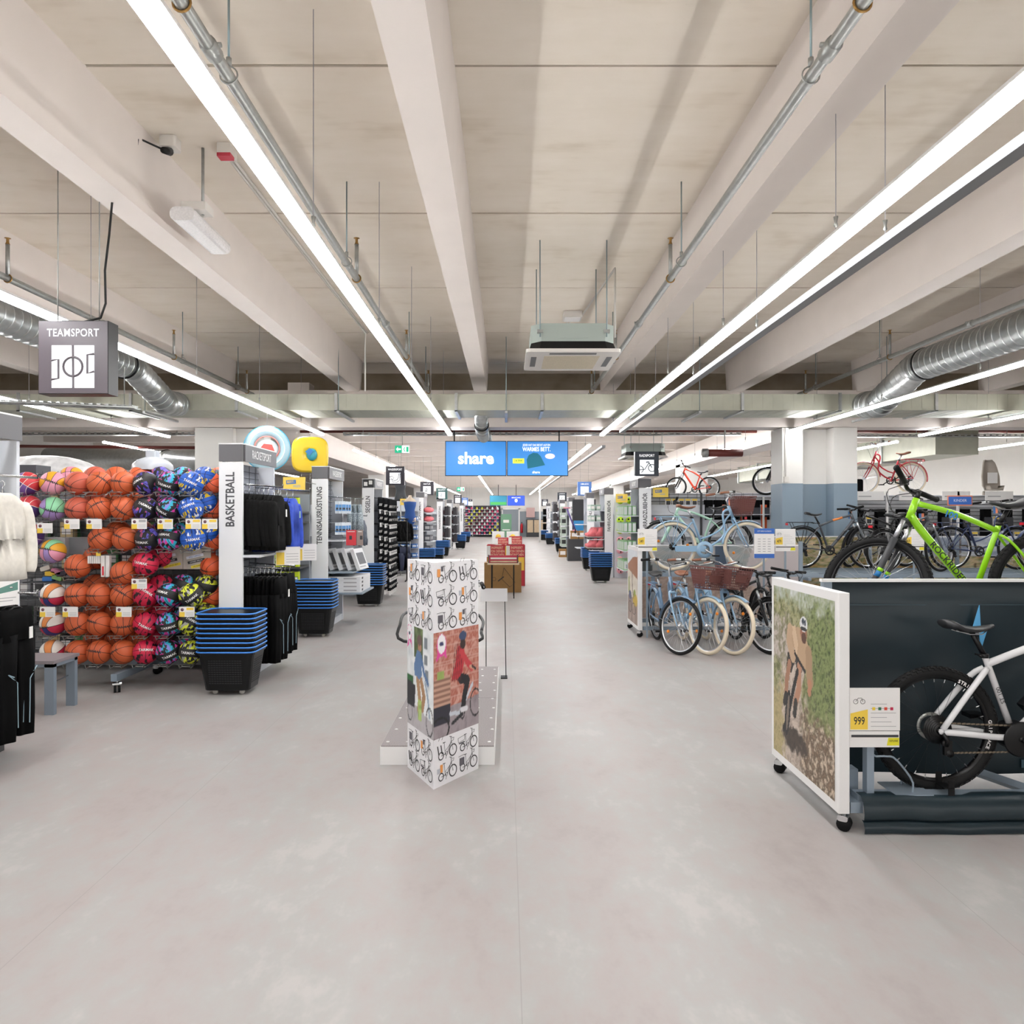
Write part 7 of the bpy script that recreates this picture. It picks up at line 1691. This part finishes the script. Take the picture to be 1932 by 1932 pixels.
M_BIN = mat('bin_red', '#c4303f', .5); M_BINY = mat('bin_yellow', '#f0c64a', .5)
def bin_(x0, x1, y0, y1, z1, label, goods_c, n):
    word = {6: 'pale soft item heaped in the nearer bin', 7: 'dark soft item heaped in the nearer bin', 5: 'light blue item heaped in the second bin', 8: 'dark red item heaped in the second bin'}[n]
    t = thing('promotion_bin', label, 'promotion bin', ((x0+x1)/2, y0, 0), 'red promotion bins'); w = x1-x0
    MB().box(x0, x1, y0, y0+.012, .0, z1, M_BIN).box(x0, x0+.012, y0, y1, 0, z1, M_BIN).box(x1-.012, x1, y0, y1, 0, z1, M_BIN).box(x0, x1, y1-.012, y1, 0, z1, M_BIN).build('bin_wall', t)
    MB().box(x0+.02, x1-.02, y0+.02, y1-.02, 0, z1-.06, M_DGREY).build('bin_inside', t)
    MB().box(x0+.02, x1-.02, y0-.003, y0, z1-.62, z1-.30, M_BINY).build('price_field', t)
    for k, s in enumerate(('INSPIRIERT', 'VON DEINEN', 'WÜNSCHEN')): text(s, (x0+.56*w, y0-.003, z1-.07-.085*k), .085, m=mat('bin_text', '#e8b9a0', .5), parent=t, bold=.02, sx=.7)
    MB().box(x0, x0+.09, y0-.003, y0, z1-.29, z1-.02, M_CARD).build('side_print', t)
    text(str(n)+'.', (x0+.6*w, y0-.005, z1-.47), .2, m=M_INK, parent=t, bold=.02)
    rb = random.Random(n); gm = mat('goods_'+goods_c[1:], goods_c, .6)
    for k in range(7): 
        q = MB(); q.M = TR(x0+.08+rb.random()*(w-.16), y0+.1+rb.random()*.3, z1-.05, rb.random()*3); q.rbox(-.07, .07, -.05, .05, -.03, .045, .03, gm, axis='x'); o = q.build('folded_item'); tag(o, word, 'accessory', f'items in promotion bin {n}')
for x0, x1, y, z, lb, gc, n in ((-.47, -.02, 17.6, 1.0, 'red promotion bin with pale soft goods behind the carton', '#c8d2c0', 6), (.0, .46, 17.65, 1.0, 'red promotion bin with dark goods behind the carton', '#2d2a2c', 7), (-.38, .08, 25.5, .92, 'second red promotion bin with light blue goods', '#9ccbd8', 5), (.1, .56, 25.5, .96, 'second red promotion bin with dark red goods', '#5a2428', 8)): bin_(x0, x1, y, y+.5, z, lb, gc, n)
for i, x in enumerate((-.36, .3)):
    t = thing('promotion_bin', ['white promotion bin with yellow price, left of a pair', 'white promotion bin with yellow price, right of a pair'][i], 'promotion bin', (x, 33, 0), 'white promotion bins'); MB().rbox(x-.28, x+.28, 33, 33.5, 0, .95, .02, M_WHITE).build('bin_wall', t); MB().cyl((x, 32.99, .72), (x, 33, .72), .12, 12, M_BINY).build('price_field', t)
t = thing('rollup_banner', 'green roll-up banner standing in the far aisle', 'banner', (-.1, 38, 0)); MB().box(-.28, .28, 38, 38.01, .1, 1.75, mat('banner_green', '#6f9a7e', .5)).build('banner', t); MB().box(-.3, .3, 37.95, 38.06, 0, .1, M_STEEL).build('base', t); MB().box(-.15, .15, 37.995, 38, 1.3, 1.45, M_CARD).box(-.2, .2, 37.995, 38, .9, .95, M_CARD).build('print', t)
# ------------------------------------------------------------------ far shelf ends
def row_goods(side, y0, name, lab, cat, mesh, zs, n, x=2.55, dep=.9, rz=0, layers=1, dx=.12):
    for z in zs: pass
    goods(name, lab, cat, lab[:60], mesh, [TR(side*(x-dx*l), y0+.1+dep*(k+.5)/n, z, rz) for z in zs for k in range(n) for l in range(layers)])
def shelves(t, side, y0, zs, dep=1.05, reach=.32, xin=2.72):
    for z in zs: MB().box(side*(xin+.2), side*(xin-reach), y0+.06, y0+dep-.04, z-.02, z, M_FINLIGHT).build('shelf', t)
SHOE = MB().loft([[(x*.045*w, y, zz*h) for x, zz in ((-1,0),(1,0),(1,.5),(.6,1),(-.6,1),(-1,.5))] for y, w, h in ((-.13,.6,.05),(-.09,.95,.06),(0,.9,.075),(.06,.85,.10),(.12,.7,.105))], mat('shoe_black', '#26262a', .6)).box(-.046, .046, -.13, .12, -.012, .004, M_CARD).mesh('shoe')
def shoe(c, nm): return MB().loft([[(x*.045*w, y, zz*h) for x, zz in ((-1,0),(1,0),(1,.5),(.6,1),(-.6,1),(-1,.5))] for y, w, h in ((-.13,.6,.05),(-.09,.95,.06),(0,.9,.075),(.06,.85,.10),(.12,.7,.105))], mat('shoe_'+nm, c, .6)).box(-.046, .046, -.13, .12, -.012, .004, M_CARD).mesh('shoe')
def MB_shoe(c, n_):
    return MB().loft([[(x*.085*w, y*.5, zz*h*1.7) for x, zz in ((-1,0),(1,0),(1,.5),(.6,1),(-.6,1),(-1,.5))] for y, w, h in ((-.13,.6,.05),(-.09,.95,.06),(0,.9,.075),(.06,.85,.10),(.12,.7,.105))], mat('shoe_'+n_, c, .6)).box(-.08, .08, -.065, .06, -.03, .004, M_CARD).mesh('shoe')
# left far units
t = end_unit(-1, 23.8, 'SCHWIMMEN', 'WASSERSPORT', 'white shelf end lettered SCHWIMMEN with coral bags', tz=1.85); shelves(t, -1, 23.8, (.5, .85, 1.2, 1.5, 1.8))
M_CORAL = mat('coral_bag', '#e8757c', .5)
bag = MB().sphere((0,0,.09), (.14,.10,.09), 12, 8, M_CORAL).torus((0,0,.17), 'y', .05, .008, 12, 4, M_DGREY).mesh('soft_bag')
row_goods(-1, 23.8, 'swim_bag', 'coral swim bag on the SCHWIMMEN shelf end', 'bag', bag, (1.5, 1.8), 4, 2.6)
row_goods(-1, 23.8, 'goggle_box', 'dark goggle box on the lower SCHWIMMEN shelves', 'box', carton_mesh(.2, .18, .2, mat('dark_box', '#54565e', .5), M_GREYINK), (.5, .85, 1.2), 4, 2.6)
t = end_unit(-1, 31.0, 'WANDERAUSRÜSTUNG', 'WANDERN', 'white shelf end lettered WANDERAUSRÜSTUNG with dark backpacks', tz=1.6, tsize=.115); shelves(t, -1, 31.0, (.25, .75, 1.25, 1.7))
pack = MB().rbox(-.15, .15, -.1, .1, 0, .38, .05, mat('backpack_dark', '#2e2b30', .6), axis='z').rbox(-.11, .11, -.15, -.1, .05, .22, .03, mat('backpack_maroon', '#4a2a30', .6), axis='y').torus((0,0,.39), 'y', .04, .008, 10, 4, M_BLACK).mesh('backpack')
row_goods(-1, 31.0, 'backpack', 'dark backpack on the nearer hiking shelf end', 'backpack', pack, (.25, .75, 1.25, 1.7), 3, 2.55, rz=-PI/2)
t = end_unit(-1, 36.0, 'TREKKING', 'WANDERN', 'white shelf end between the two hiking fins', tz=1.7); shelves(t, -1, 36.0, (.35, .8, 1.25, 1.7))
row_goods(-1, 36.0, 'backpack', 'black backpack on the middle hiking shelf end', 'backpack', pack, (.35, .8, 1.25, 1.7), 3, 2.55, rz=-PI/2)
t = end_unit(-1, 46.0, 'WANDERSCHUHE', 'WANDERN', 'white shelf end farthest on the left with hiking shoes', tz=1.7); shelves(t, -1, 46.0, (.3, .6, .9, 1.2, 1.5, 1.8, 2.1))
row_goods(-1, 46.0, 'hiking_shoe', 'maroon hiking shoe on the farthest left shelf end', 'shoe', shoe('#5a2f3c', 'maroon'), (.3, .6, .9, 1.2, 1.5, 1.8), 4, 2.55, rz=-PI/2)
# right units
t = end_unit(1, 14.8, 'FAHRRADZUBEHÖR', 'RADSPORT', 'white shelf end lettered FAHRRADZUBEHÖR behind the raised blue bike', tz=1.75, tsize=.118); shelves(t, 1, 14.8, (1.72, 1.38, 1.0, .6))
tube_ = MB().rbox(-.04, .04, -.04, .04, 0, .2, .006, mat('tube_box_green', '#8fc08a', .45), 1).box(-.03, .03, -.041, -.04, .02, .18, mat('tube_box_grey', '#d3d8d6', .45)).box(-.041, -.04, -.03, .03, .02, .18, mat('tube_box_grey', '#d3d8d6', .45)).mesh('tube_box')
for z, r_ in ((1.72, 'upper'), (1.38, 'lower'), (1.0, 'third'), (.6, 'lowest')): goods('inner_tube_box', f'green inner tube box on the {r_} shelf of the accessories end', 'box', f'green inner tube boxes, {r_} shelf', tube_, [TR(2.45+.09*l, 14.92+.098*k, z) for k in range(9) for l in range(3)])
t = end_unit(1, 20.0, 'FAHRRADZUBEHÖR', 'INLINER', 'white shelf end lettered FAHRRADZUBEHÖR with coral skates', tz=1.7, tsize=.118); shelves(t, 1, 20.0, (1.85, 1.55, 1.05, .75), reach=.4)
skate = MB().loft([[(x*.05*w, y, zz) for x, zz in ((-1,.08),(1,.08),(1,.08+h),(-1,.08+h))] for y, w, h in ((-.14,.7,.07),(-.05,1,.10),(.03,1,.24),(.12,.9,.25))], M_CORAL)
for k in range(4): skate.cyl((-.014,-.12+.08*k,.035), (.014,-.12+.08*k,.035), .035, 10, M_DGREY)
skate.box(-.02, .02, -.14, .14, .05, .09, M_OFF); skate = skate.mesh('inline_skate')
for z, r_ in ((.75, 'lower'), (1.05, 'upper')): goods('inline_skate', f'coral inline skate on the {r_} shelf of the farther accessories end', 'inline skate', f'coral inline skates, {r_} shelf', skate, [TR(2.4+.16*l, 20.15+.16*k, z, -PI/2) for k in range(5) for l in range(2)])
for z, r_ in ((1.55, 'lower'), (1.85, 'upper')): goods('protector_pack', f'pale green protector pack, {r_} shelf of the skate end', 'pack', f'protector packs, {r_}', carton_mesh(.12, .14, .16, mat('protector_green', '#a8c0b4', .4), M_CARD), [TR(2.4+.16*l, 20.15+.16*k, z) for k in range(5) for l in range(2)])
helm = lambda c, n_: MB().sphere((0,0,0), (.10,.12,.10), 14, 10, mat('helmet_'+n_, c, .35)).sphere((-.045,-.09,.03), .028, 8, 6, M_BLACK).sphere((.045,-.09,.03), .028, 8, 6, M_BLACK).sphere((.0,-.1,-.04), .022, 8, 6, M_BLACK).mesh('helmet_shell')
for j, (c, n_) in enumerate((('#b8dc28', 'lime'), ('#e09aa4', 'pink'))):
    m_ = helm(c, n_)
    for k in range(4):
        z = 2.12-.27*k-1.08*j
        for l, xx in enumerate((3.10, 3.36)): tag(put('kids_helmet', m_, TR(xx, 19.72, z)), f'{n_} dotted childrens helmet, {ORD[k]} down and {["nearer", "farther from"][l]} the accessories fin', 'helmet', f'{n_} helmets')
t = thing('helmet_board', 'white board carrying the childrens helmets beside the accessories fin', 'display board', (3.3, 19.9, 0)); MB().box(2.97, 4.2, 19.9, 19.94, 0, 2.25, M_FINLIGHT).build('board', t); MB().box(3.9, 6.0, 18.8, 19.2, 2.12, 2.15, M_FINLIGHT).box(4.0, 4.05, 18.85, 18.9, 0, 2.12, M_STAND).box(5.85, 5.9, 18.85, 18.9, 0, 2.12, M_STAND).build('bike_shelf', t)
for k in range(8): MB().cyl((3.10, 19.78, 2.12-.27*k), (3.10, 19.9, 2.12-.27*k), .006, 5, M_STEEL).cyl((3.36, 19.78, 2.12-.27*k), (3.36, 19.9, 2.12-.27*k), .006, 5, M_STEEL).build('peg', t)
t = end_unit(1, 24.4, 'INLINER', 'ROLLEN', 'white shelf end lettered INLINER behind the coral skates', tz=1.85); shelves(t, 1, 24.4, (1.0, .6, 1.4))
t = end_unit(1, 31.3, 'UMKLEIDE', 'UMKLEIDE', 'white shelf end lettered UMKLEIDE beside cardboard boxes', tz=1.85); shelves(t, 1, 31.3, (.35, .8, 1.25, 1.7))
t = thing('scooter', 'pink and purple childrens scooter leaning in front of the dark poster', 'scooter', (2.5, 27.0, .9)); MB().tube([(2.25, 26.9, 1.95), (2.55, 26.9, 1.2)], .03, 8, mat('scooter_purple', '#5b4a8a', .4)).build('steering_tube', t); MB().tube([(2.12, 26.8, 1.98), (2.38, 27.0, 1.98)], .025, 8, mat('scooter_pink', '#e08aa0', .4)).build('handlebar', t); MB().box(2.5, 2.62, 26.9, 27.5, 1.12, 1.16, mat('scooter_pink', '#e08aa0', .4)).build('deck', t); MB().torus((2.56, 26.88, 1.12), 'x', .07, .025, 14, 6, M_BLACK).torus((2.56, 27.5, 1.1), 'x', .07, .025, 14, 6, M_BLACK).build('wheel', t)
t = thing('poster_board', 'dark poster board with blue lower half behind the scooter', 'poster', (2.9, 27.9, 0)); MB().box(2.6, 3.4, 27.9, 27.95, 1.5, 2.3, mat('poster_dark', '#2b2c30', .5)).build('upper_board', t); MB().box(2.6, 3.4, 27.9, 27.95, .85, 1.5, mat('poster_blue', '#2f86c0', .5)).build('lower_board', t); MB().box(2.55, 3.45, 27.95, 28.0, 0, 2.32, M_DGREY).build('backing', t)
for x, y, z, s, lb in ((2.55, 27.2, .82, .28, 'upper row'), (2.86, 27.2, .82, .28, 'upper row'), (2.3, 29.6, .0, .3, 'floor row'), (2.62, 29.6, .0, .3, 'floor row'), (2.94, 29.6, 0, .3, 'floor row')):
    o = put('cardboard_carton', carton_mesh(s, s, s*1.1, M_KRAFT, M_CARD), TR(x, y, z)); tag(o, f'brown cardboard box in the {lb} beside the UMKLEIDE fin', 'box', f'brown boxes, {lb}')
tag(MB().box(2.3, 3.05, 27.0, 27.5, 0, .82, M_DGREY).build('low_table'), 'dark low table carrying two brown boxes', 'table')
mint = carton_mesh(.24, .24, .38, mat('mint_box', '#b5c2b6', .5), M_INK)
row_goods(1, 31.3, 'mint_box', 'pale mint box by the changing room fin', 'box', mint, (.35, .8, 1.25, 1.7), 3, 2.5)
t = end_unit(1, 36.5, 'ZELTE', 'CAMPING', 'white shelf end behind the changing room fin', tz=1.9); shelves(t, 1, 36.5, (.4, .9, 1.4, 1.85)); row_goods(1, 36.5, 'camping_bag', 'black camping bag beyond the changing room fin', 'bag', pack, (.4, .9, 1.4, 1.85), 3, 2.5, rz=PI/2)
t = end_unit(1, 42.0, 'LAUFSCHUHE', 'LAUFEN', 'white shelf end lettered LAUFSCHUHE with pale shoes', tz=1.85); shelves(t, 1, 42.0, (.3, .6, .9, 1.2, 1.5, 1.8, 2.1)); row_goods(1, 42.0, 'running_shoe', 'pale running shoe on the LAUFSCHUHE shelf end', 'shoe', shoe('#c9c9ce', 'pale'), (.3, .6, .9, 1.2, 1.5, 1.8), 4, 2.5, rz=PI/2)
t = end_unit(1, 48.5, 'LAUFHOSEN', 'LAUFEN', 'white shelf end farthest on the right', tz=1.85); row_goods(1, 48.5, 'folded_garment', 'dark folded garment on the farthest right shelf end', 'garment', carton_mesh(.2, .2, .4, M_TBLACK), (.2, .7, 1.2, 1.7), 3, 2.6); shelves(t, 1, 48.5, (.2, .7, 1.2, 1.7))
# side shelf rows behind the ends, closing the view between them
for side, ys in ((-1, (15.96, 24.86, 32.06, 37.06, 47.06)), (1, (15.9, 21.06, 25.46, 32.36, 37.56, 43.06))):
    for i, y in enumerate(ys):
        t = thing('shelf_row', f'long grey shelf row number {ORD[i]} behind the {"left" if side < 0 else "right"} shelf ends', 'shelf unit', (side*5, y-.5, 0)); MB().box(side*3.0, side*8.5, y-.52, y-.48, 0, 1.95, M_FINLIGHT).build('back_panel', t)
        for z in (.3, .8, 1.3, 1.75): MB().box(side*3.0, side*8.5, y-.85, y-.52, z-.02, z, M_FINLIGHT).build('shelf', t)
# ------------------------------------------------------------------ far end of the shop
t = thing('shoe_wall', 'dark display wall with rows of colourful shoes at the far end', 'display wall', (-1.6, 55.7, 0)); MB().box(-3.2, -.45, 55.8, 55.95, .05, 2.4, mat('shoe_wall_dark', '#33333a', .5)).build('board', t)
for x in (-3.2, -2.6, -.75): MB().box(x, x+.05, 55.76, 55.82, .05, 2.45, M_WHITE).build('post', t)
MB().box(-3.2, -.45, 55.74, 55.82, 1.55, 1.6, M_WHITE).build('shelf', t)
for ci, (c, n_) in enumerate((('#e8e6ea', 'white'), ('#e04a7a', 'pink'), ('#3a3f6a', 'navy'), ('#d8d84a', 'yellow'), ('#7a3a4a', 'wine'))):
    sm_ = MB_shoe(c, 'wall_'+n_); goods('wall_shoe', f'{n_} shoe on the dark display wall at the far end', 'shoe', f'{n_} shoes on the far wall', sm_, [TR(-3.05+.2*((ci*3+k*2+r_) % 13), 55.66, .2+.24*r_) for r_ in range(9) for k in range(3)])
d = thing('door_1', 'grey double door in white frame at the far end', None, (.2, 55.9, 0)); d['kind'] = 'structure'; MB().box(-.25, .95, 55.9, 55.94, 0, 2.1, M_GREYWALL).build('leaf', d); MB().box(-.35, -.25, 55.86, 55.95, 0, 2.2, M_WHITE).box(.95, 1.05, 55.86, 55.95, 0, 2.2, M_WHITE).box(-.35, 1.05, 55.86, 55.95, 2.1, 2.2, M_WHITE).build('frame', d)
t = thing('fire_extinguisher', 'red fire extinguisher on the grey far wall', 'fire extinguisher', (1.1, 55.8, .3)); MB().lathe([(0,0),(.1,.02),(.1,.6),(.05,.7),(.03,.75),(0,.75)], (1.2, 55.87, .3), 12, M_REDREFL).build('cylinder', t); MB().cyl((1.2, 55.8, 1.05), (1.2, 55.75, 1.12), .03, 8, M_BLACK).build('valve', t)
t = thing('locker_unit', 'wooden slatted unit at the far right end', 'cabinet', (2.3, 55.5, 0)); MB().box(1.55, 3.2, 55.5, 55.9, 0, 1.35, M_DGREY).build('body', t)
for k in range(3): MB().box(1.62+.52*k, 2.06+.52*k, 55.47, 55.5, .35, 1.3, M_WOOD).build('door', t)
tag(MB().box(1.55, 2.2, 55.8, 55.85, 1.5, 2.25, mat('pink_poster', '#c9a8a4', .5)).build('wall_poster'), 'pinkish wall poster above the slatted unit', 'poster')
tag(MB().cyl((2.1, 45, 0), (2.1, 45, 4.5), .06, 10, M_WHITE).build('standpipe'), 'slim white post in the far right aisle', 'post')
# ------------------------------------------------------------------ bicycle accessory wall behind the racks
t = thing('accessory_wall', 'wire grid wall with bicycle accessories behind the raised blue bike', 'display wall', (4.5, 15.2, 0)); MB().box(3.05, 6.3, 15.6, 15.64, 0, 2.18, mat('slat_wall', '#c4c6ca', .5)).build('back_panel', t)
mb = MB(); z = .9
while z < 2.2: mb.cyl((3.05, 15.58, z), (6.3, 15.58, z), .006, 4, M_DGREY); z += .075
for k in range(17): mb.cyl((3.1+.2*k, 15.58, .8), (3.1+.2*k, 15.58, 2.2), .004, 4, M_DGREY)
mb.build('wire_grid', t)['kind'] = 'stuff'; MB().box(3.05, 7.4, 15.6, 16.6, 2.18, 2.2, M_FINLIGHT).build('top_board', t)
MB().box(4.7, 6.6, 14.02, 14.4, 2.09, 2.112, M_FINLIGHT).box(4.97, 5.0, 14.03, 14.06, 0, 2.09, M_WHITE).box(5.22, 5.25, 14.03, 14.06, 0, 2.09, M_WHITE).build('bike_shelf', t)
for x in (4.1, 5.75, 5.95): MB().box(x, x+.04, 15.3, 15.34, 0, 2.2, M_WHITE if x > 5 else M_DGREY).build('upright', t)
blis = MB().box(-.06, .06, -.015, .015, -.16, 0, M_CARD).box(-.04, .04, -.03, -.015, -.13, -.05, M_DGREY).box(-.055, .055, -.017, -.015, -.045, -.005, M_YEL).mesh('blister_pack')
for r_ in range(4): goods('blister_pack', f'white blister pack in the {ORD[r_]} row of the accessory wall', 'blister pack', f'blister packs row {ORD[r_]}', blis, [TR(3.45+.14*k, 15.45, 2.08-.21*r_) for k in range(5)])
pann = MB().rbox(-.09, .09, -.06, .06, -.42, 0, .03, M_TBLACK, axis='z').rbox(-.07, .07, -.09, -.06, -.36, -.16, .02, mat('pannier_grey', '#3a3b40', .6), axis='y').mesh('pannier')
goods('pannier', 'black pannier hanging in the row on the accessory wall', 'bag', 'black panniers', pann, [TR(4.3+.2*k, 15.42, 2.05) for k in range(7)]); 
strapm = MB().box(-.02, .02, -.008, .008, -.5, 0, mat('strap_orange', '#d85a2a', .5)).mesh('strap'); goods('orange_strap', 'orange strap hanging between the black panniers', 'strap', 'orange straps', strapm, [TR(x, 15.36, 1.95) for x in (4.6, 4.98, 5.42, 5.5)])
sadm = MB().loft([[(x*w, y, zz*h) for x, zz in ((-1,0),(1,0),(.7,1),(-.7,1))] for y, w, h in ((-.13,.02,.03),(0,.05,.04),(.12,.09,.05))], M_SADDLE).mesh('spare_saddle')
for r_ in range(4): goods('spare_saddle', f'black spare saddle in the {ORD[r_]} row right of the panniers', 'saddle', f'spare saddles row {ORD[r_]}', sadm, [TR(5.85+.16*k, 15.45, 1.95-.22*r_, .5) for k in range(3)])
# right-hand shelf behind the green bike
t = thing('accessory_wall', 'grey grid shelf with panniers and headers behind the green bike', 'display wall', (9, 14.2, 0)); MB().box(6.75, 12.4, 14.6, 14.64, 0, 2.1, mat('slat_wall', '#c4c6ca', .5)).build('back_panel', t); MB().box(6.75, 12.4, 14.6, 15.9, 2.1, 2.13, M_FINLIGHT).build('top_board', t)
mb = MB(); z = .9
while z < 2.1: mb.cyl((6.75, 14.57, z), (12.4, 14.57, z), .006, 4, M_DGREY); z += .075
mb.build('wire_grid', t)['kind'] = 'stuff'
for k in range(6): h_ = MB().box(6.9+.85*k, 7.45+.85*k, 14.3, 14.31, 2.02, 2.2, M_CARD).build('header_card', t); MB().box(6.95+.85*k, 7.2+.85*k, 14.295, 14.3, 2.09, 2.11, M_GREYINK).build('header_print', h_)
for k in range(4): MB().box(7.5+1.4*k, 7.54+1.4*k, 14.3, 14.34, 0, 2.2, M_WHITE).build('upright', t)
for r_ in range(3): goods('pannier', f'black pannier in the {ORD[r_]} row behind the green bike', 'bag', f'panniers behind the green bike row {ORD[r_]}', pann, [TR(7.0+.42*k, 14.4, 1.85-.45*r_) for k in range(12)])
goods('blister_pack', 'white blister pack among the panniers behind the green bike', 'blister pack', 'blister packs behind the green bike', blis, [TR(7.2+.42*k, 14.4, 1.7-.3*(k % 2)) for k in range(12)])
p0, p1 = px(1790, 952, 13.6), px(1833, 937, 13.6); t = thing('information_board', 'small blue information board with orange frame behind the green bike', 'sign', p0); MB().box(p0[0]-.02, p1[0]+.02, 13.605, 13.61, p0[2]-.02, p1[2]+.02, M_TAGO).build('frame', t); MB().box(p0[0], p1[0], 13.6, 13.605, p0[2], p1[2], M_BLU).build('board', t); text('KINDER', ((p0[0]+p1[0])/2, 13.598, (p0[2]+p1[2])/2), .07, m=M_WHITE, parent=t); MB().tube([((p0[0]+p1[0])/2, 13.62, p0[2]), ((p0[0]+p1[0])/2, 14.56, p0[2])], .008, 5, M_STEEL).build('arm', t)
# child seat and pannier bag on top
x, y, z = px(1868, 935, 14.9); t = thing('child_bike_seat', 'beige childrens bicycle seat standing on the shelf top', 'child seat', (x, y, 2.13)); M_BEIGE = mat('seat_beige', '#b3aa9f', .5)
MB().loft([[(x+a*w, y+b_+.02*k, 2.13+zz) for a, b_ in ((-1,-.05),(-.6,.05),(.6,.05),(1,-.05),(.9,-.07),(.5,.02),(-.5,.02),(-.9,-.07))] for k, (zz, w) in enumerate(((.12,.15),(.2,.19),(.4,.19),(.58,.15),(.68,.12),(.74,.07)))], M_BEIGE).build('back_shell', t); MB().loft([[(x+a*.15, yy, 2.13+zz) for a, zz in ((-1,.2),(-.8,.1),(.8,.1),(1,.2),(.8,.14),(-.8,.14))] for yy in (y-.22, y)], M_BEIGE).build('seat_shell', t); MB().tube([(x-.13, y, 2.2), (x-.2, y-.1, 2.0+.13), (x-.17, y-.15, 1.9+.25)], .03, 6, M_BEIGE).tube([(x+.13, y, 2.2), (x+.2, y-.1, 2.13), (x+.17, y-.15, 2.15)], .03, 6, M_BEIGE).build('foot_rest', t); MB().box(x-.1, x+.1, y-.08, y-.07, 2.38, 2.6, M_CARD).build('label_card', t)
x, y, z = px(1645, 915, 13.6); t = thing('pannier_bag', 'black double pannier bag on the shelf right of the column', 'bag', (x, y, 2.13))
for s in (-1, 1): MB().rbox(x-.13+.14*s, x+.13+.14*s, y-.12+1.0, y+.06+1.0, 2.13, 2.45, .04, M_TBLACK, axis='y').build('pouch', t)
MB().tube([(x-.1, y+.98, 2.45), (x, y+.98, 2.55), (x+.1, y+.98, 2.45)], .012, 6, M_CHROME).build('carry_handle', t)

finish_lettering()
finish_labels()
